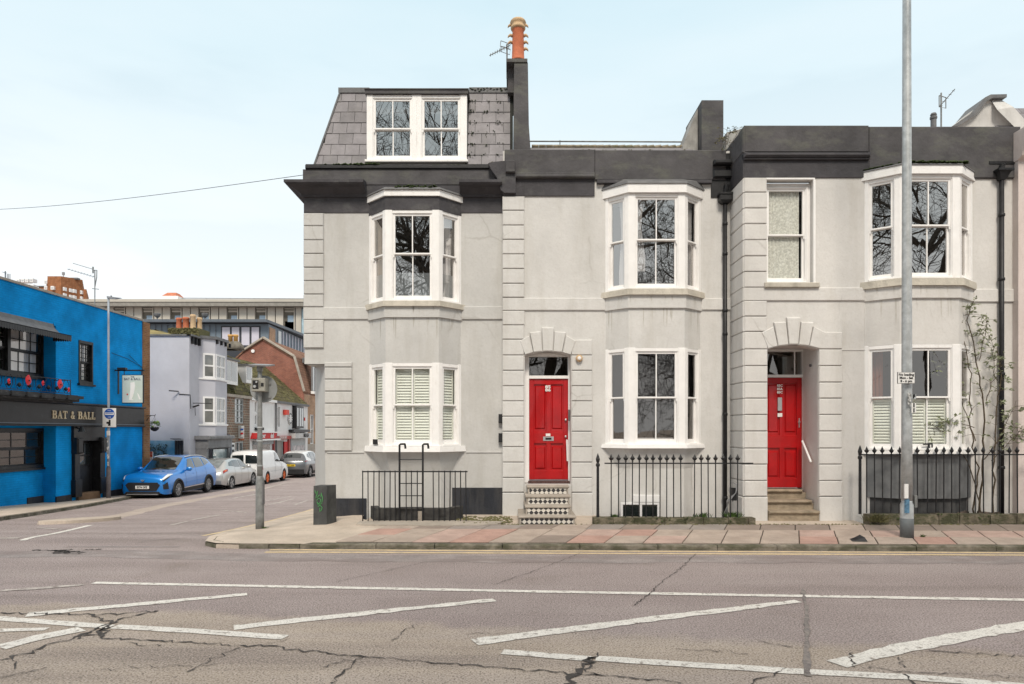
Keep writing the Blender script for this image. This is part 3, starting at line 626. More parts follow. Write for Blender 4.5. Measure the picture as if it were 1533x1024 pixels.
def sash_light(win, F, u0, u1, z0, z1, meet, vb, glass_, fm=None, jl=.085, jr=.085, head=.075, foot=.05, nf=0.0, two_glass=None, hb=0):
    """one light of a sliding sash window: lining, two sashes, each pane by itself"""
    fm = fm or white; mb = MB(); e = .003
    mb.fbox(F, u0, u0 + jl, z0, z1, nf - .13, nf, .006); mb.fbox(F, u1 - jr, u1, z0, z1, nf - .13, nf, .006)
    mb.fbox(F, u0 + jl - e, u1 - jr + e, z1 - head, z1 - e, nf - .125, nf - .012, .005); mb.fbox(F, u0 + jl - e, u1 - jr + e, z0 + e, z0 + foot, nf - .13, nf + .012, .008)
    # inner staff bead
    mb.fbox(F, u0 + jl - e, u0 + jl + .016, z0 + foot, z1 - head, nf - .12, nf - .022); mb.fbox(F, u1 - jr - .016, u1 - jr + e, z0 + foot, z1 - head, nf - .12, nf - .022)
    mb.build('frame', fm, win)
    a, c = u0 + jl + .012, u1 - jr - .012; lo, hi = z0 + foot - .004, z1 - head + .004; st = .046
    for nm, za, zb, n1, rb, rt in (('lower_sash', lo, meet + .018, nf - .078, .085, .038), ('upper_sash', meet - .018, hi, nf - .036, .036, .05)):
        mb = MB(); n0 = n1 - .04
        mb.fbox(F, a, a + st, za, zb, n0, n1, .004); mb.fbox(F, c - st, c, za, zb, n0, n1, .004); mb.fbox(F, a + st - e, c - st + e, za + e, za + rb, n0 + e, n1 - e, .004); mb.fbox(F, a + st - e, c - st + e, zb - rt, zb - e, n0 + e, n1 - e, .004)
        us = [a + st + (c - a - 2 * st) * k / (vb + 1) for k in range(vb + 2)]
        for u in us[1:-1]: mb.fbox(F, u - .011, u + .011, za + rb - e, zb - rt + e, n0 + .01, n1 - .006)
        zsq = [za + rb + (zb - rt - za - rb) * k / (hb + 1) for k in range(hb + 2)]
        for z in zsq[1:-1]: mb.fbox(F, a + st - e, c - st + e, z - .011, z + .011, n0 + .012, n1 - .008)
        if nm == 'upper_sash':
            for u in (a, c - .03): mb.prism(F, [(u, za), (u + .03, za), (u + .025, za - .05), (u + .012, za - .065), (u + .005, za - .05)], n0 + .004, n1 - .004)
        s = mb.build('sash', fm, win)
        gl = (two_glass or (glass_, glass_))[0 if nm == 'lower_sash' else 1]
        if hb:
            mb = MB().quad(F.at(us[0], za + rb, n0 + .02), F.at(us[-1], za + rb, n0 + .02), F.at(us[-1], zb - rt, n0 + .02), F.at(us[0], zb - rt, n0 + .02)); mb.build('pane', gl, win)
        else:
            for p, q in zip(us[:-1], us[1:]):
                t = random.uniform(-.004, .004); mb = MB().quad(F.at(p, za + rb, n0 + .02 + t), F.at(q, za + rb, n0 + .02 - t), F.at(q, zb - rt, n0 + .02 - t * .4), F.at(p, zb - rt, n0 + .02 + t * .6)); mb.build('pane', gl, win)
    return a + st, c - st, lo, hi
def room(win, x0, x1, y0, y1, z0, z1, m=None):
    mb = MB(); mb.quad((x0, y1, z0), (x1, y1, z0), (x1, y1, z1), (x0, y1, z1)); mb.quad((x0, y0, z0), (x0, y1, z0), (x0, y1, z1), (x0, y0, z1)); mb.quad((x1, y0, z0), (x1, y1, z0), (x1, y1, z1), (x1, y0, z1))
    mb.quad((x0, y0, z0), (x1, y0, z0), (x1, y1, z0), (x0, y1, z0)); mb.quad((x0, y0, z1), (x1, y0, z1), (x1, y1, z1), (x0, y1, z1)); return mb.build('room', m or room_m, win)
def bay_pts(cx, Y, hb, hf, p, o=0.0, back=0.0):
    k = .42 * o
    return [(cx - hb - o * 1.1, Y + back), (cx - hf - k, Y - p - o), (cx + hf + k, Y - p - o), (cx + hb + o * 1.1, Y + back)]
def quoins(house, F, u0, u1, zs, m, n1=.045, gap=.014, wrap=None):
    for za, zb in zip(zs[1:], zs[:-1]):
        mb = MB(); mb.fbox(F, u0 + random.uniform(-.003, .003), u1 + random.uniform(-.004, .004), za + gap / 2, zb - gap / 2, -.02, n1 + random.uniform(-.003, .003), .014)
        if wrap: mb.fbox(wrap, -.75, .02, za + gap / 2, zb - gap / 2, -.02, n1 - .012, .014)
        mb.build('quoin', m, house)
def mossy(name, parent, pts, n, m=None, r=(.012, .04), flat=.6):
    mb = MB()
    for _ in range(n):
        x, y, z = pts(); q = random.uniform(*r); N = 5
        mb.add([(x + q * math.cos(2 * math.pi * k / N + x * 9) * random.uniform(.6, 1.3), y + q * math.sin(2 * math.pi * k / N + x * 9) * random.uniform(.6, 1.3), z - .004) for k in range(N)] + [(x, y, z + q * flat)], [(k, (k + 1) % N, N) for k in range(N)])
    return mb.build(name, m or moss, parent, kind='stuff')

# ---- end-of-terrace house on the corner
V = Sv(14.1); F = V.F; X, Z = V.x, V.z; YL = 14.1
HL = thing('corner_house', 'end terrace house on the street corner with slate mansard roof and tall chimney pot', 'house', (-2.3, YL, .05), 'rendered terrace houses with bay windows')
cxL, hbL, hfL, pL = -2.045, .975, .55, .42; Vf = Sv(YL - pL)
zb1, zt1 = Vf.z(451), Vf.z(313.5); zb0, zt0 = Vf.z(668), Vf.z(543)
xl, xr = X(456), X(753.4); xq = X(487)
holes = [(cxL - hbL + .06, cxL + hbL - .06, zb1 + .05, zt1 - .02), (cxL - hbL + .06, cxL + hbL - .06, zb0 + .05, zt0 - .02)]
mb = MB(); zo = Z(545)
mb.wall(F, xl, xr, zo, Z(254), [holes[0]]); mb.wall(F, xq, xr, -.5, zo, [holes[1]])
YB = 22.0
mb.quad((xl, YL, zo), (xl, YB, zo), (xl, YB, Z(254)), (xl, YL, Z(254)))                # flank above
mb.quad((xq, YL, -.7), (xl + .0, YL + .76, -.7), (xl, YL + .76, zo), (xq, YL, zo))      # cut-off corner
mb.quad((xl, YL + .76, -1.4), (xl, YB, -1.4), (xl, YB, zo), (xl, YL + .76, zo))
mb.quad((xl, YL, zo), (xq, YL, zo), (xl, YL + .76, zo))                                    # soffit of the overhang
mb.quad((xl, YB, -1), (xr, YB, -1), (xr, YB, Z(254)), (xl, YB, Z(254)))
mb.build('wall', st_left, HL)
mb = MB(); mb.prism(Fr(0, YL, 1, 0), [(xl, zo - .0), (xq + .05, zo), (xq + .03, zo + .05), (xl, zo + .05)], -.1, .012); mb.build('corner_corbel', st_left, HL)
quoins(HL, F, xl - .012, X(485), [Z(y) for y in (319.5, 339, 360, 380.5, 401, 421, 441, 460)], st_left)
quoins(HL, F, xl - .012, X(485), [Z(y) for y in (479, 500, 521.5)], st_left)
quoins(HL, F, X(486.5), X(527.5), [Z(y) for y in (542, 550, 568, 586, 604, 622, 640, 658, 675.5)], st_left)
mb = MB(); mb.fbox(F, xl - .02, cxL - hbL, Z(478.5), Z(460.5), -.02, .035, .012); mb.fbox(F, cxL + hbL, xr, Z(478.5), Z(459), -.02, .035, .012); mb.build('string_course', st_left, HL)
mb = MB(); mb.fbox(F, X(490), cxL - hbL - .1, Z(678.5), Z(675.5), -.02, .02, .005); mb.fbox(F, cxL + hbL + .1, xr, Z(678), Z(675.5), -.02, .018, .005); mb.build('plinth_line', st_left, HL)
mb = MB(); mb.fbox(F, X(491), X(549), -.4, Z(746), -.02, .02, .006); mb.fbox(F, X(666), xr, -.4, Z(730), -.02, .02, .006); mb.build('plinth', plinth_m, HL)
# bay: apron between the floors, corbelled foot, heads
def bay_body(house, cx, Y, hb, hf, p, m, zsill1, zband, ztop0, zfoot, zsill0, foot=True, foot_m=None, foot_k=(.78, .62)):
    mb = MB(); mb.plan(bay_pts(cx, Y, hb, hf, p, -.012), ztop0 - .005, zsill1); mb.plan(bay_pts(cx, Y, hb, hf, p, .03), zband, zsill1 - .012)
    mb.build('bay_apron', m, house)
    if foot:
        a = bay_pts(cx, Y, hb, hf, p, -.02); k0, k1 = foot_k
        c = bay_pts(cx + .04, Y, hb * k0, hf * .96, p * k1); mb = MB(); zm = zsill0 - .42
        mb.plan(c, zm, zsill0, a); mb.plan(c, -.7, zm); mb.build('bay_foot', foot_m or m, house)
def bay_sill(house, cx, Y, hb, hf, p, z0, z1, o, m, name='sill'):
    mb = MB(); mb.plan(bay_pts(cx, Y, hb, hf, p, o), z0, z1, bay_pts(cx, Y, hb, hf, p, o - .015)); return mb.build(name, m, house)
def bay_window(house, cx, Y, hb, hf, p, z0, z1, meet, vb, glass_, label=None, side_vb=0, two_glass=None):
    w = part_empty('window', house, (cx, Y - p, z0), label); A, B, C, D = bay_pts(cx, Y, hb, hf, p); info = []
    for (P, Q), v, jl, jr in (((A, B), side_vb, .075, .10), ((B, C), vb, .14, .14), ((C, D), side_vb, .10, .075)):
        FF = Fr(P[0], P[1], Q[0] - P[0], Q[1] - P[1]); L = math.dist(P, Q); info.append((FF,) + sash_light(w, FF, 0, L, z0, z1, meet, v, glass_, jl=jl, jr=jr, two_glass=two_glass))
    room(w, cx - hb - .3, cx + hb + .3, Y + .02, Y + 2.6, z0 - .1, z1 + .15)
    mb = MB(); mb.plan(bay_pts(cx, Y, hb - .05, hf - .05, p - .08), z1 + .002, z1 + .03); mb.build('ceiling', room_m, w)
    return w, info
bay_body(HL, cxL, YL, hbL, hfL, pL, st_left, Vf.z(452), Vf.z(475), zt0, -.6, Vf.z(675))
bay_sill(HL, cxL, YL, hbL, hfL, pL, Vf.z(459), Vf.z(451), .085, stone)
bay_sill(HL, cxL, YL, hbL, hfL, pL, Vf.z(676.5), Vf.z(668), .09, white)
w, inf = bay_window(HL, cxL, YL, hbL, hfL, pL, zb1, zt1, Vf.z(379), 1, pane_glass)
for k, (FF, a, c, lo, hi) in enumerate(inf):
    if k != 1: curtain(w, FF, a, a + (c - a) * .85, lo, hi, -.145, curtain_w if k == 2 else curtain_b, 5, .012); 
    mb = MB(); mb.quad(FF.at(a, lo + .06, -.105), FF.at(c, lo + .06, -.105), FF.at(c, lo + .56, -.105), FF.at(a, lo + .56, -.105)); mb.build('frosted_film', pane_frost, w)
w, inf = bay_window(HL, cxL, YL, hbL, hfL, pL, zb0, zt0, Vf.z(606), 1, pane_clear)
for k, (FF, a, c, lo, hi) in enumerate(inf): shutter(w, FF, a - .015, c + .015, lo, hi, -.135 if k != 1 else -.15, 2 if k == 1 else 1)
mb = MB(); mb.fbox(Fr(*bay_pts(cxL, YL, hbL, hfL, pL)[0], .4, -.4), .22, .36, zb0 + .03, zb0 + .14, .02, .05); mb.build('wedge', blackpl, HL)
# heads above the upper bay window
mb = MB(); mb.plan(bay_pts(cxL, YL, hbL, hfL, pL, .005), zt1 - .004, Vf.z(294)); mb.build('bay_frieze', dark_paint, HL)
mb = MB(); mb.plan(bay_pts(cxL, YL, hbL, hfL, pL, .045), Vf.z(294) + .002, Vf.z(285)); mb.build('bay_fascia', white, HL)
mb = MB(); mb.plan(bay_pts(cxL, YL, hbL, hfL, pL, .08), Vf.z(285) + .002, Vf.z(281), bay_pts(cxL, YL, hbL, hfL, pL, .03)); mb.plan(bay_pts(cxL, YL, hbL, hfL, pL, .03), Vf.z(281), Vf.z(278), bay_pts(cxL, YL, hbL * .9, hfL * .9, pL, -.12)); mb.build('bay_roof', lead, HL)
mossy('moss', HL, lambda: (random.uniform(cxL - .35, cxL + .5), YL - pL - random.uniform(-.12, .04), Vf.z(280) + random.uniform(-.03, .03)), 240)
# cornice in two lengths, broken round the bay; frieze
def cornice_len(house, F, u0, u1, zt, zl, proj, m, ret_l=False, name='cornice'):
    """moulded cornice: stepped and cyma profile swept along the wall"""
    prof = [(0, zl), (.05, zl), (.06, zl + .06), (proj * .45, zl + .12), (proj * .62, zl + (zt - zl) * .55), (proj * .9, zl + (zt - zl) * .62), (proj, zt - .10), (proj + .03, zt - .07), (proj + .03, zt - .015), (proj * .9, zt), (0, zt + .04)]
    mb = MB(); b0 = len(mb.v); 
    for n, z in prof: mb.v.append(F.at(u0 - (n if ret_l else 0), z, n))
    for n, z in prof: mb.v.append(F.at(u1, z, n))
    N = len(prof); mb.f = [(i, i + 1, N + i + 1, N + i) for i in range(N - 1)] + [tuple(range(N)), tuple(range(2 * N - 1, N - 1, -1))]; 
    if ret_l:   # the moulding runs on round the flank
        for n, z in prof: mb.v.append((F.at(u0 - n, z, 0)[0], F.o[1] + 7.5, z))
        mb.f = mb.f[:-2] + [tuple(range(2 * N - 1, N - 1, -1))] + [(i, 2 * N + i, 2 * N + i + 1, i + 1) for i in range(N - 1)]
    mb.m = [0] * len(mb.f); return fixn(mb.build(name, m, house))
zc0, zc1 = Z(296), Z(276)
cornice_len(HL, F, xl, X(549), zc1, zc0, .30, dark_paint, True); cornice_len(HL, F, X(689), xr - .02, zc1, zc0, .30, dark_paint)
mb = MB(); mb.fbox(F, xl - .012, xr, Z(319), zc1, -.02, .016, .004); mb.box(xl - .014, xl + .05, YL - .01, YB, Z(319), zc0 + .02); mb.build('frieze', dark_paint, HL)
mb = MB(); mb.fbox(F, xl - .03, xr, zc1 - .02, Z(254), -.02, .03, .008); mb.box(xl - .035, xl + .05, YL, YB, zc1 - .02, Z(254)); mb.build('blocking_course', dark_top, HL)
mb = MB(); mb.fbox(F, xl + .03, X(736), Z(254) + .002, Z(248.5), -.30, .07, .012); mb.fbox(F, xl + .03, X(736), Z(248.5), Z(246.5), -.30, .03); mb.build('gutter', black_pipe, HL)
mossy('moss', HL, lambda: (random.gauss(X(533), .25), YL - random.uniform(-.12, .06), Z(247.5) + random.uniform(-.02, .02)), 420, r=(.015, .05))
mossy('moss', HL, lambda: (random.uniform(X(470), X(735)), YL - random.uniform(-.1, .04), Z(247.5)), 160, r=(.008, .025))
# mansard roof
zr0, zr1 = Z(246), 9.36; rec = .44; yb0 = YL + .10
x0b, x1b = X(469), X(768); 
roof = MB(); YR = 21.5
dx0, dx1 = X(547), X(698.5)
for u0, u1, k0, dy in ((x0b, dx0 + .04, rec, 0), (dx1 - .04, x1b, 0, 0), (dx0, dx1, 0, 2.7)):
    roof.hexa([(u0, yb0 + dy, zr0), (u1, yb0 + dy, zr0), (u1, YR, zr0), (u0, YR, zr0)], [(u0 + k0, yb0 + rec + dy, zr1), (u1, yb0 + rec + dy, zr1), (u1, YR - .4, zr1), (u0 + k0, YR - .4, zr1)])
roof = roof.build('mansard_roof', under_slate, HL)
rowz = 7; sl_len = math.hypot(zr1 - zr0, rec); 
for r in range(rowz):
    f0, f1 = r / rowz, (r + 1.12) / rowz
    za, zb_ = zr0 + (zr1 - zr0) * f0, min(zr1, zr0 + (zr1 - zr0) * f1); ya, yb_ = yb0 + rec * f0, yb0 + rec * min(1, f1)
    for side in (0, 1):
        lo = x0b + rec * f0 + .01 if side == 0 else dx1 + .01; hi = dx0 - .01 if side == 0 else x1b - .06
        u = hi; wd = .305; first = True
        while u > lo + .02:
            w_ = wd * (.5 if first and r % 2 else 1) + random.uniform(-.006, .006); first = False; a = max(lo, u - w_)
            aT = max(a + .004, x0b + rec * f1 * .98) if side == 0 else a + .004
            if aT > u - .03: u = a; continue
            k = random.uniform(0, .005); t = .012; zj = random.uniform(-.005, .003)
            mb = MB(); off = .022
            fr = [(a + .004, ya - off - k, za + zj), (u - .004, ya - off - k, za + zj + random.uniform(-.003, .003)), (u - .004, yb_ - .008 - k, zb_), (aT, yb_ - .008 - k, zb_)]
            mb.hexa(fr, [(p[0], p[1] + t, p[2]) for p in fr]); mb.build('slate', slate_m if random.random() < .6 else slate_m2, HL); u = a
# hip edge, flat roof kerb
mb = MB(); mb.tube([(x0b - .01, yb0 - .02, zr0), (x0b + rec * .5 - .0, yb0 + rec * .5 - .03, (zr0 + zr1) / 2 - .01), (x0b + rec, yb0 + rec - .02, zr1)], .022, 6); mb.build('hip_roll', lead, HL)
mb = MB(); mb.box(x0b + rec - .04, dx0 - .02, yb0 + rec - .05, yb0 + rec + .5, zr1 - .05, zr1 + .06); mb.box(dx1 + .02, x1b - .03, yb0 + rec - .05, yb0 + rec + .5, zr1 - .05, zr1 + .065); mb.box(x0b + rec, x1b, yb0 + rec + .1, YR - .5, zr1 - .02, zr1 + .03); mb.build('flat_roof_edge', lead, HL)
mossy('moss', HL, lambda: (random.uniform(dx1 + .05, x1b - .08), yb0 + rec - random.uniform(-.1, .05), zr1 + random.uniform(-.02, .06)), 420, r=(.012, .035))
mossy('moss', HL, lambda: (random.uniform(x0b + rec, dx1), yb0 + rec - random.uniform(-.1, .03), zr1 + random.uniform(.0, .05)), 130, r=(.008, .025))
mossy('moss', HL, lambda: (lambda q: (random.choice((X(705), X(728), X(745), X(702))) + random.gauss(0, .05), yb0 + rec * q - .035, zr0 + (zr1 - zr0) * q))(random.choice((1, 2, 3, 4, 5, 6)) / 7 + random.gauss(.0, .018)), 170, r=(.006, .02))
# dormer
yd = yb0 + .02; Vd = Sv(yd); zd0, zd1 = Vd.z(242), Vd.z(141.5); mb = MB()
mb.box(dx0 + .01, dx1 - .01, yd + .14, yd + 1.2, zd1 - .35, zd1 + .03); mb.box(dx0 + .01, dx0 + .06, yd + .05, yd + .6, zd0, zd1); mb.box(dx1 - .06, dx1 - .01, yd + .05, yd + .6, zd0, zd1); mb.build('dormer_cheek', lead, HL)
mb = MB(); mb.box(dx0 - .03, dx1 + .03, yd - .04, yd + .7, zd1 + .004, zd1 + .085); mb.box(dx0 - .04, dx1 + .04, yd - .06, yd + .7, zd1 + .085, zd1 + .105); mb.build('dormer_roof', dark_top, HL)
Fd = Fr(0, yd, 1, 0); w = part_empty('window', HL, (dx0, yd, zd0)); xm = (dx0 + dx1) / 2
i1 = sash_light(w, Fd, dx0, xm, zd0 + .03, zd1, Vd.z(191.5), 1, pane_glass, jl=.13, jr=.10); i2 = sash_light(w, Fd, xm, dx1, zd0 + .03, zd1, Vd.z(191.5), 1, pane_glass, jl=.10, jr=.14)
room(w, dx0 + .05, dx1 - .05, yd + .3, yd + 2.5, zd0, zd1)
mb = MB(); mb.fbox(Fd, dx0 - .03, dx1 + .03, zd0 - .03, zd0 + .028, -.15, .07, .01); mb.build('sill', white, w)
# party-wall stack
cx0, cx1 = X(768.5), X(790.5); zt = 9.0; mb = MB()
def sy(y): return Sv(YL + .2).z(y)
yc = YL + .2
mb.plan([(cx0 + .02, yc - .13), (cx1 + .09, yc - .13), (cx1 + .09, YR), (cx0 + .02, YR)], Z(258), sy(190), [(cx0, yc - .1), (cx1 + .02, yc - .1), (cx1 + .02, YR - 2.5), (cx0, YR - 2.5)])
mb.plan([(cx0, yc - .1), (cx1 + .02, yc - .1), (cx1 + .02, YR - 2.5), (cx0, YR - 2.5)], sy(190), sy(97), [(cx0 + .02, yc - .09), (cx1, yc - .09), (cx1, yc + 1.3), (cx0 + .02, yc + 1.3)])
mb.box(cx0 - .12, cx0 + .03, yc + .12, yc + 1.2, sy(134), sy(95)); mb.box(cx0 - .15, cx1 - .01, yc - .115, yc + 1.25, sy(97), sy(92))
stack = fixn(mb.build('chimney_stack', dark_top, HL))
px0, pyc = X(775.8), yc + .15; zp0, zp1 = Sv(pyc).z(93), Sv(pyc).z(30); h = zp1 - zp0; mb = MB()
mb.lathe((px0, pyc, zp0), [(.16, 0), (.16, .03), (.135, .06), (.128, h * .3), (.122, h * .72), (.13, h * .74), (.13, h * .78)], 18); pot = mb.build('chimney_pot', terracotta, HL, smooth=True)
mb = MB(); mb.lathe((px0, pyc, zp0 + h * .76), [(.135, 0), (.16, .02), (.16, .06), (.135, .09), (.15, .13), (.175, .16), (.15, .20), (.08, .23), (.05, .225)], 14); mb.build('pot_crown', buffpot, pot, smooth=True)
for sgn in (-1, 1):
    for q in (.30, .46, .62, .86):
        mb = MB(); z = zp0 + h * q; x = px0 + sgn * .12; mb.tube([(x, pyc, z), (x + sgn * .05, pyc, z + .02), (x + sgn * .085, pyc, z - .005), (x + sgn * .10, pyc, z - .04)], [.035, .03, .02, .006], 6)
        if not (sgn < 0 and q in (.30,)): mb.build('pot_lip', buffpot, pot, smooth=True)
# meter boxes beside the next house
for y0, y1 in ((620, 633.5), (648.5, 662)):
    mb = MB(); mb.fbox(F, X(746.5), X(753), Z(y1), Z(y0), 0, .11, .01); mb.build('meter_box', blackpl, HL)

# ---- middle house
YM = 13.95; V = Sv(YM); F = V.F; X, Z = V.x, V.z
HM = thing('terrace_house', 'middle terrace house with red door up black and white tiled steps', 'house', (2.2, YM, .15), 'rendered terrace houses with bay windows')
cxM, hbM, hfM, pM = 2.945, 1.0, .575, .36; Vf = Sv(YM - pM)
xl, xr = X(753), 4.62
zb1, zt1 = Vf.z(433), Vf.z(289); zb0, zt0 = Vf.z(667), Vf.z(520.5)
dz0, dzs, dzc = Z(718), Z(533), Z(527.5); da, db = X(785.5), X(854.5)
holes = [(cxM - hbM + .06, cxM + hbM - .06, zb1 + .05, zt1 - .02), (cxM - hbM + .06, cxM + hbM - .06, zb0 + .05, zt0 - .02), (da, db, -.3, dzc)]
mb = MB(); mb.wall(F, xl, xr, -.7, Z(226), holes, d=.42)
def spandrel(mb, F, a, c, zs, zc, d):
    N = 12; r = ((c - a) ** 2 / 4 + (zc - zs) ** 2) / (2 * (zc - zs)); m = (a + c) / 2; pts = []
    for i in range(N + 1):
        u = a + (c - a) * i / N; pts.append((u, zc - r + math.sqrt(max(0, r * r - (u - m) ** 2))))
    for (u0, z0), (u1, z1) in zip(pts[:-1], pts[1:]):
        mb.quad(F.at(u0, z0, 0), F.at(u1, z1, 0), F.at(u1, zc + .01, 0), F.at(u0, zc + .01, 0)); mb.quad(F.at(u0, z0, 0), F.at(u0, z0, -d), F.at(u1, z1, -d), F.at(u1, z1, 0))
spandrel(mb, F, da, db, dzs, dzc, .42)
mb.quad((xl, YM, -.7), (xl, YM + 8, -.7), (xl, YM + 8, Z(226)), (xl, YM, Z(226))); mb.build('wall', st_mid, HM)
quoins(HM, F, xl - .01, X(785), [Z(y) for y in (294.5, 316, 338, 359.5, 381, 403, 425, 446)], st_mid)
quoins(HM, F, xl - .01, X(785), [Z(y) for y in (465.5, 487, 508.5)], st_mid)
zq = [Z(y) for y in (508.5, 532, 555, 578, 600.5, 623.5, 646, 669, 692, 715, 737)]
quoins(HM, F, xl - .01, X(784.5), zq, st_mid); quoins(HM, F, X(855.5), X(886.5), zq, st_mid)
mb = MB(); mb.fbox(F, xl - .01, X(784.5), -.3, Z(738), -.02, .055, .012); mb.fbox(F, X(855.5), X(887), -.3, Z(738), -.02, .055, .012); mb.build('pier_base', st_mid, HM)
def voussoirs(house, F, X, Z, ps, m, ctr):
    allp = ps + [[(2 * ctr - x, y) for x, y in reversed(p)] for p in ps[:-1]]
    for p in allp:
        q = [(X(x), Z(y)) for x, y in p]; cu, cz = sum(a[0] for a in q) / 4, sum(a[1] for a in q) / 4
        q = [(u + (cu - u) * .03, z + (cz - z) * .03) for u, z in q]; i2 = [(u + (cu - u) * .08, z + (cz - z) * .08) for u, z in q]
        mb = MB(); mb.add([F.at(u, z, -.02) for u, z in q] + [F.at(u, z, .04) for u, z in q] + [F.at(u, z, .055) for u, z in i2], [(8, 9, 10, 11)] + [f for i in range(4) for f in ((i, (i + 1) % 4, 4 + (i + 1) % 4, 4 + i), (4 + i, 4 + (i + 1) % 4, 8 + (i + 1) % 4, 8 + i))])
        fixn(mb.build('voussoir', m, house))
voussoirs(HM, F, X, Z, [[(778, 510.5), (792.5, 502), (798.5, 528.5), (786, 532)], [(792.8, 497.5), (809.8, 496), (812, 527.3), (798.8, 528.5)], [(810.8, 490), (829.5, 490), (827.5, 527), (812.5, 527)]], st_mid, 820)
mb = MB(); mb.fbox(F, xl - .01, cxM - hbM, Z(465), Z(446.5), -.02, .035, .012); mb.fbox(F, cxM + hbM, xr - .01, Z(464.5), Z(447), -.02, .035, .012); mb.build('string_course', st_mid, HM)
# door
def door_set(house, F, X, Z, a, c, zt, z0, zfan, n, m_label, left=None, panels=4):
    d = part_empty('door', house, F.at((a + c) / 2, z0, n), m_label); st = .105; mb = MB(); H = zt - z0; Wd = c - a
    mb.fbox(F, a, c, z0, zt, n - .06, n - .035)
    for u0, u1, q0, q1 in ((a, a + st, z0, zt), (c - st, c, z0, zt), (a + Wd / 2 - .05, a + Wd / 2 + .05, z0 + .01, zt - .01), (a + st - .004, c - st + .004, z0 + .003, z0 + .20), (a + st - .004, c - st + .004, z0 + H * .36, z0 + H * .475), (a + st - .004, c - st + .004, zt - .115, zt - .003)):
        mb.fbox(F, u0, u1, q0, q1, n - .04, n + (.002 if u0 == a or u1 == c else (-.004 if u1 - u0 < .11 else 0)), .007)
    for u0, u1 in ((a + st + .02, a + Wd / 2 - .07), (a + Wd / 2 + .07, c - st - .02)):
        for q0, q1 in ((z0 + .23, z0 + H * .33), (z0 + H * .505, zt - .145)): mb.fbox(F, u0, u1, q0, q1, n - .04, n - .012, .022)
    mb.build('leaf', red_door, d); return d
nD = -.30
dA, dB = X(789.5), X(850.5); Yd = YM + .30; Vd = Sv(Yd); dA, dB = Vd.x(792), Vd.x(850.5); zdt, zd0, zfan = Vd.z(567.5), Vd.z(718), Vd.z(532)
dr = door_set(HM, F, X, Z, dA, dB, zdt, zd0, zfan, nD, 'red four-panel door with letterbox in the middle')
mb = MB(); mb.fbox(F, Vd.x(805 + 8), Vd.x(829), Vd.z(660), Vd.z(653.5), nD, nD + .012, .003); mb.build('letterbox', chrome, dr)
mb = MB(); mb.fbox(F, Vd.x(816.5), Vd.x(825.5), Vd.z(658.4), Vd.z(655.2), nD + .012, nD + .016); mb.build('letterbox_flap', black_ink, dr)
mb = MB(); mb.fbox(F, Vd.x(817), Vd.x(824), Vd.z(652.8), Vd.z(649), nD, nD + .006); mb.build('plate', white_ink, dr)
mb = MB()
for y in (628.5, 653.5): mb.lathe(F.at(Vd.x(846.8), Vd.z(y), nD), [(.02, 0), (.028, .025), (.02, .05), (.004, .055)], 10, 1)
mb.build('knob', chrome, dr, smooth=True)
for y, s in ((579.3, '85'), (584, '86')): text(s, 'number', white_ink, dr, F, Vd.x(820.3), Vd.z(y), nD + .004, .085, bold=.003, sx=1.4)
mb = MB(); mb.fbox(F, da - .05, dA, zd0 - .06, dzc, nD - .1, nD + .04); mb.fbox(F, dB, db + .05, zd0 - .06, dzc, nD - .1, nD + .04); mb.fbox(F, dA - .004, dB + .004, zdt + .004, Vd.z(562.5), nD - .1, nD + .035, .006); mb.fbox(F, dA - .004, dB + .004, dzc - .06, dzc + .1, nD - .1, nD + .03); mb.build('door_frame', white, HM)
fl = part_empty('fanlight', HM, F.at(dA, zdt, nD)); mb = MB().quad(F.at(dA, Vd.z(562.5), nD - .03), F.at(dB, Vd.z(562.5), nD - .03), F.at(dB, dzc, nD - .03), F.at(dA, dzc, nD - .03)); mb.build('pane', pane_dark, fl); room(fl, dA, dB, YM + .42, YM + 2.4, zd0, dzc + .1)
# tiled steps
rsz = [(727, 790, 850.5), (742, 788, 852.5), (757, 787, 853.5), (772.5, 777.5, 861)]
zt_prev = zd0 - .02; ytop = YM + .26; z_here = pz(1, 12.7)
mb = MB(); mb.fbox(F, da - .0, db + .0, -.2, zd0 - .075, -.6, .0); mb.build('doorway_floor', st_mid, HM)
treads = [.80, .637, .467, .30]; fronts = [13.62, 13.25, 12.97, 12.72]
for k, (zt_, yf) in enumerate(zip(treads, fronts)):
    Vs = Sv(yf); a, c = Vs.x(rsz[k][1]), Vs.x(rsz[k][2]); zb_ = treads[k + 1] if k < 3 else z_here - .05; yback = YM + .2
    mb = MB(); FF = Fr(0, yf, 1, 0); mb.fbox(FF, a - .02, c + .02, zt_ - .045, zt_, -(yback - yf), .03, .012); mb.build('tread', conc, HM)
    mb = MB(); mb.fbox(FF, a + .02, c - .02, zb_, zt_ - .047, -(yback - yf) + .01, 0); mb.build('riser', riser_tile, HM)
    mb = MB()
    for u in (a, c - .035): mb.fbox(FF, u, u + .035, zb_, zt_ - .046, -.2, .006)
    mb.build('riser_edge', conc, HM)
mb = MB(); mb.fbox(F, dA - .02, dB + .02, zd0 - .085, zd0 - .02, -.35, -.15, .01); mb.build('threshold', mat('dark_red_tiles', (.09, .045, .04), .7, var=.4, scale=30), HM)
mb = MB(); mb.tube([F.at(Vd.x(848.2), Vd.z(658), nD + .10), F.at(Vd.x(849.2), Vd.z(690), nD + .10)], .02, 8); mb.build('grab_rail', white_clean, HM)
mb = MB(); mb.fbox(F, X(851.5), X(853.8), Z(630), Z(613), -.12, -.05, .01); mb.build('door_entry_panel', lead, HM)
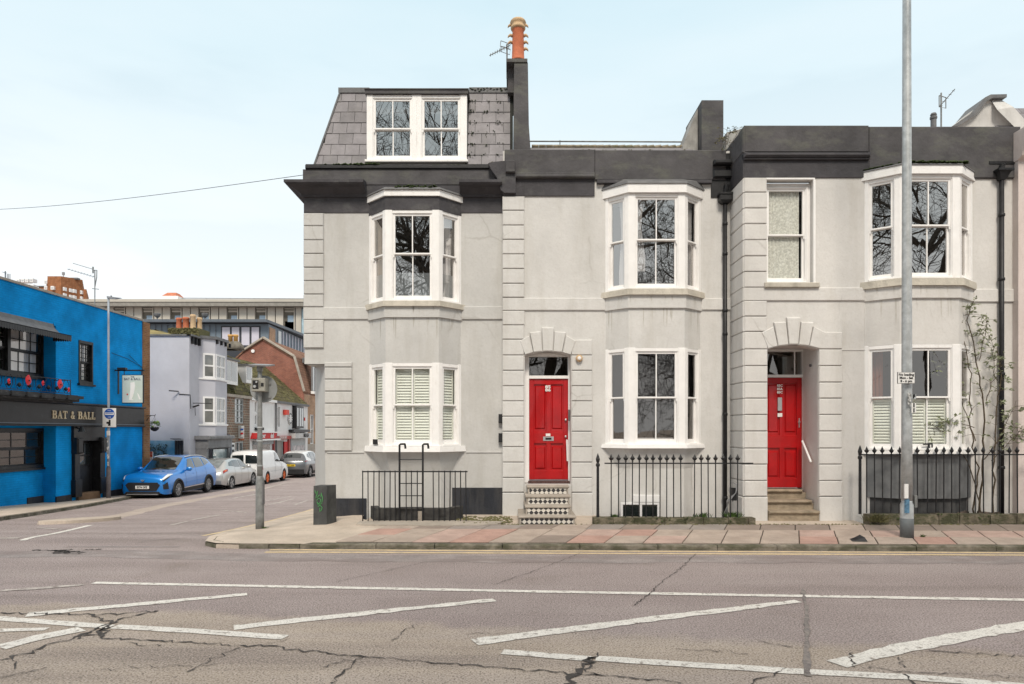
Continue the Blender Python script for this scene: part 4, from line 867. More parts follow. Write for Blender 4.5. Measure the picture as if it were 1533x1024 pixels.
mb = MB(); mb.lathe(F.at(X(866.5), Z(537), .05), [(.072, 0), (.072, .05), (.055, .075)], 16, 1); bl = mb.build('alarm_bell', buffpot, HM, smooth=False); mb = MB(); mb.lathe(F.at(X(866.5), Z(537), .12), [(.04, 0), (.035, .02), (.01, .025)], 12, 1); mb.build('bell_cap', white_clean, bl)
# bay
bay_body(HM, cxM, YM, hbM, hfM, pM, st_mid, Vf.z(434), Vf.z(461), zt0, -.6, Vf.z(671))
bay_sill(HM, cxM, YM, hbM, hfM, pM, Vf.z(442), Vf.z(433), .085, stone); bay_sill(HM, cxM, YM, hbM, hfM, pM, Vf.z(671), Vf.z(665.5), .08, white)
w, inf = bay_window(HM, cxM, YM, hbM, hfM, pM, zb1, zt1, Vf.z(358), 1, pane_glass)
FF, a, c, lo, hi = inf[0]; curtain(w, FF, c + .06, a + (c - a) * .45, lo, hi, -.145, curtain_w, 4, .012, gather=.25)
FF, a, c, lo, hi = inf[1]; curtain(w, FF, a - .03, a + .17, lo + .35, hi, -.15, curtain_w, 3, .015, gather=.4)
FF, a, c, lo, hi = inf[2]; curtain(w, FF, a - .0, c + .0, lo, hi, -.145, curtain_w, 4, .012)
w, inf = bay_window(HM, cxM, YM, hbM, hfM, pM, zb0, zt0, Vf.z(595), 1, pane_dark)
dkc = mat('dark_curtain', (.03, .028, .028), .9, var=.3)
for FF, a, c, lo, hi in inf: curtain(w, FF, a - .05, c + .05, lo, hi, -.25, dkc, 8, .03)
FF, a, c, lo, hi = inf[1]; mb = MB(); mb.fbox(FF, a, c, lo + .03, lo + .11, -.22, -.14, .03); mb.build('cushion', curtain_w, w)
mb = MB(); mb.plan(bay_pts(cxM, YM, hbM, hfM, pM, .05), zt1 + .002, Vf.z(276)); mb.build('bay_fascia', white, HM)
mb = MB(); mb.plan(bay_pts(cxM, YM, hbM, hfM, pM, .075), Vf.z(276) + .002, Vf.z(273), bay_pts(cxM, YM, hbM, hfM, pM, .06)); mb.plan(bay_pts(cxM, YM, hbM, hfM, pM, .06), Vf.z(273), Z(271), bay_pts(cxM, YM, hbM * .97, hfM * 1.05, .10, 0)); mb.build('bay_roof', lead, HM)
# entablature
zpt = Z(225); mb = MB(); mb.fbox(F, X(755.5), X(890), Z(268), zpt, -.25, .05, .015); mb.fbox(F, X(890), xr - .16, Z(270.5), zpt - .01, -.25, .045, .015); mb.build('parapet', dark_top, HM)
mb = MB(); mb.fbox(F, xl - .005, X(890), Z(294), Z(268.5), -.02, .03, .004); mb.fbox(F, X(893), X(1064), Z(276.5), Z(271), -.02, .09, .01); mb.build('frieze', dark_paint, HM)
mb = MB(); mb.fbox(F, X(772), X(890), Z(268.5), Z(263), -.02, .12, .02); mb.fbox(F, X(772), X(890), Z(263), Z(260), -.02, .08, .01); mb.build('ledge', dark_top, HM)
# surviving cornice end on the left, seen in profile
mb = MB(); q = [(X(755), Z(291)), (X(750), Z(287)), (X(744), Z(268)), (X(736), Z(257)), (X(731), Z(247)), (X(739), Z(245)), (X(757), Z(243.5)), (X(772), Z(246)), (X(772), Z(291))]; mb.prism(F, q, -1.2, .10); fixn(mb.build('cornice_end', dark_paint, HM))
mossy('moss', HM, lambda: (random.uniform(X(733), X(770)), YM - random.uniform(-.2, .08), Z(244)), 70, moss_y, (.008, .02))
mb = MB(); mb.fbox(F, X(757), X(771), Z(262), Z(244.5), -.02, .17, .012); mb.build('cornice_block', dark_top, HM)
# roof seen over the parapet: mossy tile edge and safety rail
mb = MB(); yr = YM + 2.0; Vr = Sv(yr); 
mb.hexa([(Vr.x(791), YM + .3, Z(228)), (4.2, YM + .3, Z(228)), (4.2, YM + 8, Z(228)), (Vr.x(791), YM + 8, Z(228))], [(Vr.x(791), yr, Vr.z(221)), (4.2, yr, Vr.z(221)), (4.2, YM + 6, Vr.z(221)), (Vr.x(791), YM + 6, Vr.z(221))]); mb.build('roof', slate_m2, HM)
mb = MB()
for k in range(22):
    x = Vr.x(796) + k * .172 ; mb.tube([(x, yr, Vr.z(221) + .02 - .06 * (k / 22) * (k > 0) * .5), (x + .165, yr, Vr.z(221) + .018)], .05, 6)
mb.build('ridge_tiles', mat('mossy_ridge_tile', (.26, .22, .16), .95, var=.3, scale=9, stain=(.13, .14, .06), stain_amt=.7, stain_scale=(6, 6, 6)), HM)
mb = MB(); mb.tube([(Vr.x(794), yr + .6, Sv(yr + .6).z(211.5)), (Vr.x(1040), yr + .6, Sv(yr + .6).z(212.5))], .018, 6); mb.tube([(Vr.x(841), yr + .6, Vr.z(222)), (Vr.x(841), yr + .6, Sv(yr + .6).z(210))], .014, 6); mb.build('roof_rail', galv_dark, HM)
mossy('moss', HM, lambda: (random.uniform(X(760), X(1060)), YM + random.uniform(-.03, .2), zpt + .005), 190, moss_y, (.008, .025))
# downpipe in the corner, hopper
YP = YM - .08; Vp = Sv(YP); px = Vp.x(1085.5); mb = MB(); mb.tube([(px, YP, -.3), (px, YP, Vp.z(303))], .042, 10)
for y in (745, 620, 500, 465, 380, 335): mb.lathe((px, YP, Vp.z(y)), [(.05, -.03), (.055, -.025), (.055, .025), (.05, .03)], 10)
mb.build('drainpipe', black_pipe, HM, smooth=True)
mb = MB(); mb.plan([(px - .07, YP - .06), (px + .07, YP - .06), (px + .07, YP + .07), (px - .07, YP + .07)], Vp.z(305), Vp.z(301), [(px - .13, YP - .11), (px + .13, YP - .11), (px + .13, YP + .07), (px - .13, YP + .07)]); mb.box(px - .13, px + .13, YP - .11, YP + .07, Vp.z(301), Vp.z(291)); mb.box(px - .145, px + .145, YP - .125, YP + .07, Vp.z(293), Vp.z(291) + .01); mb.build('hopper', black_pipe, HM)
mb = MB(); mb.tube([(px + .05, YM + .05, Z(276)), (px + .02, YM - .15, Z(282)), (px, YP, Vp.z(294))], .05, 8); mb.fbox(F, X(1064), X(1094) + .1, Z(296), Z(230), -.02, .02); mb.fbox(F, X(1066), X(1094) + .1, Z(250), Z(243), .0, .18, .03); mb.fbox(F, X(1066), X(1094) + .1, Z(268), Z(256), .0, .10, .03); mb.build('gutter_outlet', black_pipe, HM)
# basement window in the foot of the bay, behind the railings
NB = .232; YBs = YM - NB; Vb = Sv(YBs); wb = part_empty('basement_window', HM, F.at(Vb.x(958), Vb.z(760), NB)); mb = MB(); a, c = Vb.x(929), Vb.x(987); t, bt = Vb.z(752.5), -.4
mb.fbox(F, a, c, t - .04, t, NB - .03, NB + .03, .005); mb.fbox(F, a, a + .045, bt, t - .041, NB - .03, NB + .03, .005); mb.fbox(F, c - .045, c, bt, t - .041, NB - .03, NB + .03, .005); mb.fbox(F, a + (c - a) * .52 - .025, a + (c - a) * .52 + .025, bt, t - .041, NB - .03, NB + .025, .005)
mb.build('frame', white_clean, wb); mb = MB(); mb.fbox(F, a + .04, c - .04, bt, t - .035, NB - .02, NB + .004); mb.build('pane', carglass, wb)
mb = MB(); mb.fbox(F, Vb.x(948), Vb.x(988), Vb.z(751.5), Vb.z(741), NB - .03, NB + .02, .004); mb.build('vent_panel', white_clean, HM)
mb = MB(); mb.quad((1.75, 12.7, -.6), (4.6, 12.7, -.6), (4.6, YM, -.6), (1.75, YM, -.6)); mb.quad((1.75, 12.72, -.6), (4.6, 12.72, -.6), (4.6, 12.72, .15), (1.75, 12.72, .15)); mb.quad((1.78, 12.7, -.6), (1.78, YM, -.6), (1.78, YM, .2), (1.78, 12.7, .2)); mb.build('light_well', conc, HM)

mb = MB(); mb.fbox(F, X(836.8), X(838), Z(440), Z(297), -.01, .004); mb.build('render_joint', st_mid, HM)
# ---- right-hand house
YH = 13.2; V = Sv(YH); F = V.F; X, Z = V.x, V.z
HR = thing('bay_house', 'terrace house on the right with lace curtain window over a recessed red door', 'house', (7.3, YH, .17), 'rendered terrace houses with bay windows')
cxR, hbR, hfR, pR = 8.03, 1.07, .575, .36; Vf = Sv(YH - pR)
xl, xr = X(1114), X(1526)
zb1, zt1 = Vf.z(417), Vf.z(261); zb0, zt0 = Vf.z(675), Vf.z(515)
da, db = X(1148.5), X(1224.5); dzs, dzc = Z(523.5), Z(517)
wu = (X(1147), X(1217.5), Z(424), Z(268.5))
holes = [(cxR - hbR + .06, cxR + hbR - .06, zb1 + .05, zt1 - .02), (cxR - hbR + .06, cxR + hbR - .06, zb0 + .05, zt0 - .02), (da, db, -.3, dzc), (wu[0], wu[1], wu[2], wu[3])]
mb = MB(); mb.wall(F, xl, xr, -.7, Z(190), holes, d=.2); 
for u in (da, db): mb.quad(F.at(u, -.3, -.2), F.at(u, -.3, -.95), F.at(u, dzc, -.95), F.at(u, dzc, -.2))
mb.quad(F.at(da, dzc, -.2), F.at(da, dzc, -.95), F.at(db, dzc, -.95), F.at(db, dzc, -.2))
spandrel(mb, F, da, db, dzs, dzc, .2)
mb.quad((xl, YH, -.7), (xl, YH + 9, -.7), (xl, YH + 9, Z(190)), (xl, YH, Z(190))); mb.build('wall', st_right, HR)
FL = Fr(xl, YH, 0, -1)   # flank return facing left; u runs towards the viewer
quoins(HR, F, xl - .008, X(1147), [Z(y) for y in (266.5, 289, 312.5, 336, 360, 384, 407.5, 431)], st_right, wrap=FL)
quoins(HR, F, xl - .008, X(1147), [Z(y) for y in (450.5, 474, 497)], st_right, wrap=FL)
zq = [Z(y) for y in (497, 523, 548, 572.5, 596.5, 621, 645.5, 671, 695, 719.5, 743)]
quoins(HR, F, xl - .008, X(1148), zq, st_right, wrap=FL); quoins(HR, F, X(1225), X(1259.5), zq, st_right)
mb = MB(); mb.fbox(F, xl - .02, X(1148), -.3, Z(744), -.02, .055, .012); mb.fbox(F, X(1225), X(1260), -.3, Z(744), -.02, .055, .012); mb.fbox(FL, -.75, .03, -.3, Z(744), -.02, .05, .012); mb.build('pier_base', st_right, HR)
voussoirs(HR, F, X, Z, [[(1138.5, 498), (1157, 488.5), (1163.5, 519), (1148.5, 523)], [(1157, 482.5), (1175.6, 481.8), (1179.5, 517.5), (1163.8, 519)], [(1176, 475), (1197.5, 475), (1194, 517), (1179.8, 517)]], st_right, 1186.8)
mb = MB(); mb.fbox(F, xl - .02, cxR - hbR, Z(450.5), Z(431), -.02, .035, .012); mb.fbox(F, cxR + hbR, xr, Z(452.5), Z(433), -.02, .035, .012); mb.fbox(FL, -.75, .02, Z(450.5), Z(431), -.02, .034, .012); mb.build('string_course', st_right, HR)
mb = MB(); mb.fbox(F, X(1259), X(1297), Z(524.5), Z(523), -.01, .012); mb.fbox(F, X(1294.5), X(1296), Z(660), Z(460), -.01, .008); mb.build('render_joint', st_right, HR)
# upper window with lace
w = part_empty('window', HR, F.at(wu[0], wu[2], 0), 'single sash window with patterned lace curtain'); i1 = sash_light(w, F, wu[0] + .005, wu[1] - .05, wu[2] + .01, wu[3] - .10, Z(349), 0, pane_clear, nf=-.10, jl=.045, jr=.045, head=.04)
room(w, wu[0], wu[1], YH + .22, YH + 2.2, wu[2], wu[3]); curtain(w, F, i1[0] - .03, i1[1] - .04, i1[2], i1[3], -.222, lace_m, 9, .012)
mb = MB(); mb.fbox(F, wu[1] - .052, wu[1] - .004, wu[2] + .01, wu[3] - .10, -.19, -.12); mb.fbox(F, wu[0], wu[1], wu[3] - .102, wu[3] - .03, -.19, -.14); mb.build('frame', white, w)
mb = MB(); mb.fbox(F, X(1143), X(1224.5), Z(431.5), Z(424), -.1, .09, .012); mb.build('sill', stone, w)
# architrave strip round it
mb = MB(); mb.fbox(F, wu[0] - .01, wu[1] + .03, wu[3] - .01, wu[3] + .05, -.02, .02, .005); mb.fbox(F, wu[1] - .004, wu[1] + .04, wu[2], wu[3] - .01, -.02, .02, .005); mb.build('architrave', white, w)
# door, deep in its porch
nD = -.72; Yd = YH - nD; Vd = Sv(Yd); dA, dB = Vd.x(1141), Vd.x(1200.5); zdt, zd0 = Vd.z(565.5), Vd.z(730)
dr = door_set(HR, F, X, Z, dA, dB, zdt, zd0, 0, nD, 'red panelled door with upright letter plate and number transfers')
mb = MB(); mb.fbox(F, Vd.x(1164), Vd.x(1170.5), Vd.z(615), Vd.z(595), nD, nD + .014, .004); mb.build('letterbox', chrome, dr)
mb = MB(); mb.fbox(F, Vd.x(1164), Vd.x(1171), Vd.z(624), Vd.z(618.5), nD, nD + .006); mb.build('plate', white_ink, dr)
for y, s in ((577.5, '83C'), (582.5, '83A'), (587.5, '83C')): text(s, 'number', white_ink, dr, F, Vd.x(1167.3), Vd.z(y), nD + .004, .068, bold=.002)
mb = MB(); mb.lathe(F.at(Vd.x(1196), Vd.z(632), nD), [(.02, 0), (.026, .02), (.01, .04)], 10, 1); mb.fbox(F, Vd.x(1195.3), Vd.x(1196.8), Vd.z(640), Vd.z(626), nD, nD + .02); mb.build('door_handle', chrome, dr, smooth=False)
mb = MB(); mb.fbox(F, dB + .002, Vd.x(1206), zd0 - .05, dzc, nD - .08, nD + .05, .006); mb.fbox(F, da - .05, dA, zd0 - .05, dzc, nD - .08, nD + .04); mb.fbox(F, dA - .004, dB + .002, zdt + .004, Vd.z(561), nD - .08, nD + .04, .006); mb.fbox(F, dA - .004, dB + .002, dzc - .04, dzc + .05, nD - .1, nD + .04); mb.build('door_frame', white, HR)
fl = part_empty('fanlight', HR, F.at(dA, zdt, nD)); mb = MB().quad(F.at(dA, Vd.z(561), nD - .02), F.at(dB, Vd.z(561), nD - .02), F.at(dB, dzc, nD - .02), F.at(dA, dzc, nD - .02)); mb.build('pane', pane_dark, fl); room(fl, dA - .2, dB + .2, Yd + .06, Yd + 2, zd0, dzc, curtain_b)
mb = MB(); mb.fbox(F, Vd.x(1189), Vd.x(1190.5), Vd.z(561), dzc, nD - .02, nD); mb.build('glazing_bar', white, fl)
mb = MB(); mb.tube([F.at(db - .06, Vd.z(660), nD + .15), F.at(db - .07, Sv(YH + .15).z(692), -.15)], .022, 8); mb.build('handrail', white_clean, HR)
mb = MB(); mb.fbox(F, Vd.x(1203), Vd.x(1206.5), Vd.z(622), Vd.z(600), nD + .05, nD + .09); mb.fbox(F, Vd.x(1204), Vd.x(1207.5), Vd.z(640), Vd.z(628), nD + .05, nD + .09); mb.build('door_entry_panel', lead, HR)
mb = MB(); mb.lathe((db - .03, YH + .3, Sv(YH + .3).z(547)), [(.03, 0), (.03, .05), (.05, .07), (.05, .1)], 10, 0); mb.build('porch_lamp', lead, HR)
for k, (zt_, yf) in enumerate(((.715, YH + .52), (.53, YH + .17), (.348, YH - .08))):
    FF = Fr(0, yf, 1, 0); mb = MB(); mb.fbox(FF, da + .002, db - .002 - (.04 * (2 - k)), zt_ - .06, zt_, -(YH + .9 - yf), .03, .022); mb.build('tread', step_stone, HR)
    zb_ = (.53, .348, .0)[k]; mb = MB(); mb.fbox(FF, da + .004, db - .004, zb_, zt_ - .062, -(YH + .9 - yf), -.02); mb.build('riser', step_stone, HR)
# bay
bay_body(HR, cxR, YH, hbR, hfR, pR, st_right, Vf.z(418), Vf.z(446), zt0, -.6, Vf.z(681), foot=False)
mb = MB(); mb.plan(bay_pts(cxR, YH, hbR, hfR, pR, -.03), Z(744), Vf.z(681)); mb.build('bay_foot', mat('dark_grey_apron_paint', (.16, .165, .17), .7, var=.15, scale=3, stain=(.05, .05, .05), stain_amt=.6, stain_scale=(3, 3, 1)), HR)
mb = MB(); mb.plan(bay_pts(cxR, YH, hbR, hfR, pR, -.10), -.6, Z(744) - .004); mb.build('basement_wall', mat('sooty_basement_paint', (.06, .06, .062), .8, var=.3, scale=3, stain=(.14, .135, .13), stain_amt=.6), HR)
bay_sill(HR, cxR, YH, hbR, hfR, pR, Vf.z(428), Vf.z(417), .085, stone); bay_sill(HR, cxR, YH, hbR, hfR, pR, Vf.z(681), Vf.z(675), .05, white)
w, inf = bay_window(HR, cxR, YH, hbR, hfR, pR, zb1, zt1, Vf.z(336.5), 1, pane_glass)
w, inf = bay_window(HR, cxR, YH, hbR, hfR, pR, zb0, zt0, Vf.z(594.5), 1, pane_dark, two_glass=(pane_clear, pane_dark))
for k, (FF, a, c, lo, hi) in enumerate(inf):
    mid = Vf.z(597)
    shutter(w, FF, a - .015, c + .015, lo, mid, -.14, 2 if k == 1 else 1)
    if k == 0: curtain(w, FF, a - .03, a + (c - a) * .5, mid, hi, -.28, mat('orange_curtain', (.42, .17, .10), .9, var=.1), 3, .02)
mb = MB(); mb.plan(bay_pts(cxR, YH, hbR, hfR, pR, .05), zt1 + .002, Vf.z(248.5)); mb.build('bay_fascia', white, HR)
mb = MB(); mb.plan(bay_pts(cxR, YH, hbR, hfR, pR, .07), Vf.z(248.5) + .002, Vf.z(246), bay_pts(cxR, YH, hbR, hfR, pR, .05)); mb.plan(bay_pts(cxR, YH, hbR, hfR, pR, .05), Vf.z(246), Vf.z(239), bay_pts(cxR, YH, hbR * .9, hfR, .05, 0)); mb.build('bay_roof', lead, HR)
mossy('moss', HR, lambda: (random.uniform(cxR - .5, cxR + .7), YH - pR + random.uniform(-.06, .2), Vf.z(244.5) + random.uniform(-.01, .03)), 620, r=(.015, .05))
mossy('moss', HR, lambda: (lambda t: (cxR - hbR + t * .5 - .02, YH - t * pR + random.uniform(-.04, .1), Vf.z(244)))(random.random()), 120, r=(.01, .035))
# entablature
mb = MB(); mb.fbox(F, xl - .01, X(1299), Z(229.5), Z(189), -.3, .05, .02); mb.fbox(F, X(1299), xr, Z(268), Z(190.5), -.3, .045, .02); mb.fbox(FL, -1.6, .04, Z(229.5), Z(192), -.05, .04, .02); mb.build('parapet', dark_top, HR)
mb = MB(); mb.fbox(F, xl - .004, X(1300), Z(266.5), Z(241), -.02, .025, .004); mb.fbox(FL, -.78, .02, Z(266.5), Z(229), -.02, .03, .004); mb.build('frieze', dark_paint, HR)
mb = MB(); mb.fbox(F, xl - .03, X(1299), Z(238), Z(231.5), -.02, .13, .03); mb.fbox(F, xl - .02, X(1298), Z(241), Z(238), -.02, .08, .01); mb.build('ledge', dark_paint, HR)
YP = YH - .07; Vp = Sv(YP); px = Vp.x(1499.5); mb = MB(); mb.tube([(px, YP, -.2), (px, YP, Vp.z(262))], .045, 10)
for y in (700, 560, 418, 322): mb.lathe((px, YP, Vp.z(y)), [(.052, -.03), (.058, -.025), (.058, .025), (.052, .03)], 10)
mb.build('drainpipe', black_pipe, HR, smooth=True)
mb = MB(); mb.plan([(px - .05, YP - .05), (px + .05, YP - .05), (px + .05, YP + .05), (px - .05, YP + .05)], Vp.z(270), Vp.z(258), [(px - .12, YP - .12), (px + .12, YP - .12), (px + .12, YP + .06), (px - .12, YP + .06)]); mb.box(px - .15, px + .15, YP - .14, YP + .06, Vp.z(258), Vp.z(255)); mb.tube([(px, YP, Vp.z(258)), (px, YP - .02, Vp.z(248)), (px + .1, YP + .1, Vp.z(243))], .05, 8); mb.fbox(F, X(1478), xr, Z(247), Z(243), .0, .06); mb.build('hopper', black_pipe, HR)
mb = MB(); mb.quad((4.7, 12.7, -.5), (10.4, 12.7, -.5), (10.4, YH, -.5), (4.7, YH, -.5)); mb.quad((6.6, 12.72, -.5), (10.4, 12.72, -.5), (10.4, 12.72, .15), (6.6, 12.72, .15)); mb.build('light_well', conc, HR)
# ventilation flue on its roof
mb = MB(); x = Sv(YH + 2).x(1397.5); yv = YH + 2; zz = Sv(yv).z; mb.lathe((x, yv, zz(196)), [(.06, 0), (.06, zz(178) - zz(196)), (.075, zz(178) - zz(196)), (.075, zz(175) - zz(196)), (.055, zz(174) - zz(196)), (.07, zz(172) - zz(196)), (.05, zz(169.5) - zz(196))], 12); mb.build('roof_flue', lead, HR)
# chimney between the two houses
sv = Sv(YH + 2.2); mb = MB(); y0 = YH + 2.2; mb.plan([(sv.x(1050.5), y0), (sv.x(1083), y0), (sv.x(1083), y0 + 1.4), (sv.x(1050.5), y0 + 1.4)], sv.z(226), sv.z(150)); mb.box(sv.x(1057), sv.x(1076), y0 + .1, y0 + .8, sv.z(150), sv.z(147)); 
mb.k = 1; mb.prism(Fr(0, y0 + .3, 1, 0), [(sv.x(1024), sv.z(232)), (sv.x(1050), sv.z(232)), (sv.x(1050), sv.z(153)), (sv.x(1028), sv.z(208))], -.9, 0)
mb.prism(Fr(0, y0 - .25, 1, 0), [(sv.x(1080), sv.z(240)), (sv.x(1111), sv.z(240)), (sv.x(1111), sv.z(199)), (sv.x(1083), sv.z(205))], -.7, 0); fixn(mb.build('chimney_stack', [dark_top, mat('weathered_grey_render', (.36, .35, .33), .85, var=.2, scale=3, stain=(.12, .115, .10), stain_amt=.6, bump=.4, bscale=12)], HR))

# rain streaks under the sills and ledges
def drips(house, m, P, Q, zt, n, L=(.12, .55)):
    FF = Fr(P[0], P[1], Q[0] - P[0], Q[1] - P[1]); W_ = math.dist(P, Q); mb = MB()
    for _ in range(n):
        u = random.uniform(.03, W_ - .03); w_ = random.uniform(.006, .022); l = random.uniform(*L); k = random.uniform(-.01, .01)
        mb.add([FF.at(u - w_, zt, .003), FF.at(u + w_, zt, .003), FF.at(u + w_ * .7 + k, zt - l * .6, .003), FF.at(u + k, zt - l, .003), FF.at(u - w_ * .6 + k, zt - l * .55, .003)], [(0, 4, 3, 2, 1)])
    fixn(mb.build('rain_stain', m, house, kind='stuff'))
for hs, c, cx, Y, hb, hf, p, zz_ in ((HL, (.455, .44, .405), cxL, YL, hbL, hfL, pL, Sv(YL - pL).z(475.5)), (HM, (.52, .50, .46), cxM, YM, hbM, hfM, pM, Sv(YM - pM).z(461.5)), (HR, (.55, .525, .485), cxR, YH, hbR, hfR, pR, Sv(YH - pR).z(446.5))):
    m_ = mat('rain_streak_' + hs.name, c, .9, var=.08, scale=9); q = bay_pts(cx, Y, hb, hf, p, -.012); q2 = bay_pts(cx, Y, hb, hf, p, .03)
    for a, c_, n in ((q[0], q[1], 2), (q[1], q[2], 6), (q[2], q[3], 3)): drips(hs, m_, a, c_, zz_, n)
    for a, c_, n in ((q2[0], q2[1], 2), (q2[1], q2[2], 4), (q2[2], q2[3], 2)): drips(hs, m_, a, c_, zz_ + .24, n, (.06, .2))

# ---- next house along, just entering the picture, and its roof
V = Sv(13.05); X, Z = V.x, V.z; F = V.F
HN = thing('neighbour_house', 'pinkish rendered house edge at the far right with scrolled cornice bracket', 'house', (11.6, 13.05, .2))
mb = MB(); mb.box(X(1524.5), X(1524.5) + 4.5, 13.05, 22, -.5, Z(200)); mb.build('wall', st_next, HN)
mb = MB(); mb.prism(Fr(X(1524.5), 13.05, 0, 1), [(0, Z(240)), (-.12, Z(236)), (-.16, Z(226)), (-.34, Z(216)), (-.38, Z(196)), (.1, Z(196)), (.1, Z(240))], -.02, 3); fixn(mb.build('cornice_bracket', st_next, HN))
V2 = Sv(16.5); mb = MB(); q = [(V2.x(1424), V2.z(191)), (V2.x(1478), V2.z(148)), (V2.x(1484), V2.z(152)), (V2.x(1520), V2.z(191))]
FG = Fr(0, 16.5, 1, 0); mb.prism(FG, q, -.3, 0); gb = mat('weathered_gable_paint', (.56, .55, .53), .85, var=.1, scale=2, stain=(.3, .29, .26), stain_amt=.6, stain_scale=(2, 2, 1)); mb.build('gable_wall', gb, HN)
mb = MB(); mb.prism(FG, [(V2.x(1421), V2.z(192)), (V2.x(1452), V2.z(171)), (V2.x(1470), V2.z(149)), (V2.x(1478), V2.z(145)), (V2.x(1502), V2.z(144.5)), (V2.x(1502), V2.z(149)), (V2.x(1481), V2.z(150)), (V2.x(1473), V2.z(154)), (V2.x(1456), V2.z(175)), (V2.x(1430), V2.z(192))], -.6, .12); fixn(mb.build('barge_board', lead, HN))
mb = MB(); mb.hexa([(V2.x(1490), 16.4, V2.z(196)), (V2.x(1700), 16.4, V2.z(196)), (V2.x(1700), 18.4, V2.z(196)), (V2.x(1490), 18.4, V2.z(196))], [(V2.x(1484), 17.0, V2.z(148)), (V2.x(1700), 17.0, V2.z(148)), (V2.x(1700), 18, V2.z(148)), (V2.x(1484), 18, V2.z(148))]); mb.build('roof', slate_m, HN)
for r in range(4):
    for k in range(8):
        f0, f1 = r / 4, (r + 1.05) / 4; xa = V2.x(1515) + k * .34 + (r % 2) * .17; y0, y1 = 16.4 + .6 * f0, 16.4 + .6 * min(1, f1); z0, z1 = V2.z(196) + (V2.z(148) - V2.z(196)) * f0, V2.z(196) + (V2.z(148) - V2.z(196)) * min(1, f1)
        mb = MB(); p = [(xa, y0 - .03, z0), (xa + .33, y0 - .03, z0), (xa + .33, y1 - .02, z1), (xa, y1 - .02, z1)]; mb.hexa(p, [(a, b_ + .015, c) for a, b_, c in p]); mb.build('slate', slate_m2 if (r + k) % 3 else slate_m, HN)
mb = MB(); mb.hexa([(V2.x(1484), 16.3, V2.z(170)), (V2.x(1520), 16.3, V2.z(206)), (V2.x(1545), 16.3, V2.z(206)), (V2.x(1508), 16.3, V2.z(166))], [(V2.x(1484), 16.5, V2.z(150)), (V2.x(1520), 16.5, V2.z(189)), (V2.x(1545), 16.5, V2.z(189)), (V2.x(1500), 16.5, V2.z(150))]); fixn(mb.build('parapet_coping', gb, HN))

# ------------------------------------------------------------------ railings, posts, street furniture
def spear_bar(h, tip=True):
    mb = MB(); mb.tube([(0, 0, 0), (0, 0, h * (.9 if tip else 1))], .011, 6)
    if tip:
        z = h * .9; mb.lathe((0, 0, z), [(.012, -.03), (.022, -.022), (.012, -.012), (.012, .0), (.03, .03), (.034, .05), (.02, .085), (.002, .125)], 6)
        for s in (-1, 1): mb.tube([(0, 0, z - .005), (s * .028, 0, z + .03), (s * .05, 0, z + .062)], [.008, .012, .003], 5)
    return mb
def railing(label, xs_, Y, z0, zt, zrail, x0, x1, tip=True, posts=(), zlow=None):
    t = thing('iron_railing', label, 'railing', ((x0 + x1) / 2, Y, z0)); H = zt - z0; o = None
    for x in xs_:
        if o is None: 
            mb = spear_bar(H, tip); mb.v = [(a + x, b_ + Y, c + z0) for a, b_, c in mb.v]
            ox = x - (x0 + x1) / 2
            me = spear_bar(H, tip); o = me.build('bar', black_iron, None); o.parent = t; o.location = (ox, 0, 0)
        else: piece(o, t, (x - (x0 + x1) / 2, random.uniform(-.004, .004), 0), rot=(random.uniform(-.008, .008), random.uniform(-.008, .008), random.uniform(-.3, .3)))
    mb = MB(); mb.box(x0, x1, Y - .006, Y + .006, zrail - .02, zrail + .005); mb.build('top_rail', black_iron, t)
    if zlow: mb = MB(); mb.box(x0, x1, Y - .006, Y + .006, zlow - .016, zlow + .004); mb.build('bottom_rail', black_iron, t)
    for x in posts:
        mb = MB(); mb.lathe((x, Y, z0 - .02), [(.028, 0), (.026, H * .82), (.04, H * .83), (.04, H * .86), (.022, H * .88), (.034, H * .91), (.04, H * .94), (.022, H * .99), (.004, H * 1.03)], 10); mb.build('post', black_iron, t, smooth=False)
    return t
Yr = 12.74; V = Sv(Yr); X, Z = V.x, V.z
railing('black spear-topped iron railing between the two red doors', [X(p) for p in (915, 926, 936.3, 946.5, 957, 967, 977.5, 988, 998, 1008.5, 1019.5, 1039.5, 1050, 1060.5, 1071.5, 1082.5, 1093.5, 1104)], Yr, Z(775), Z(680), Z(693), X(905), 4.6, True, [X(895)])
rx = [1307, 1319 + 9, 1350 - 8, 1369, 1381, 1397, 1415, 1424 + 4, 1436, 1448, 1460, 1473, 1485, 1497, 1511, 1523, 1536, 1549]
railing('black spear-topped iron railing with a leggy shrub behind it', [X(p) for p in (1297.5, 1309.5, 1321.5, 1334, 1346, 1358, 1374, 1388.5, 1401, 1413, 1425, 1436.5, 1448.5, 1460, 1472.5, 1485, 1497, 1510.5, 1523.5, 1536, 1549, 1562)], Yr, Z(768), Z(668), Z(680), X(1285), X(1575), True, [X(1287.5)])
Yl = 12.95; V = Sv(Yl); X, Z = V.x, V.z
railing('plain low iron railing round the corner house light well', [X(543 + 8.15 * i) for i in range(20) if i not in (7, 12)], Yl, pz(-2, Yl) - .02, Z(704.5), Z(705.5), X(542), X(700), False, ())
# escape ladder with hooked tops
ld = thing('escape_ladder', 'black iron ladder with hooked handles standing in the corner light well', 'ladder', (X(615), Yl + .05, pz(-2, Yl)))
for u in (597.5, 632.5):
    mb = MB(); x = X(u); mb.tube([(x, Yl + .05, pz(-2, Yl) - .1), (x, Yl + .05, Z(666)), (x + .02, Yl + .06, Z(665)), (x + .08, Yl + .2, Z(665)), (x + .09, Yl + .21, Z(672))], .021, 6); mb.build('stile', black_iron, ld)
for y in (688, 706, 724, 742.5, 760): mb = MB(); mb.tube([(X(597.5), Yl + .05, Z(y)), (X(632.5), Yl + .05, Z(y))], .011, 6); mb.build('rung', black_iron, ld)
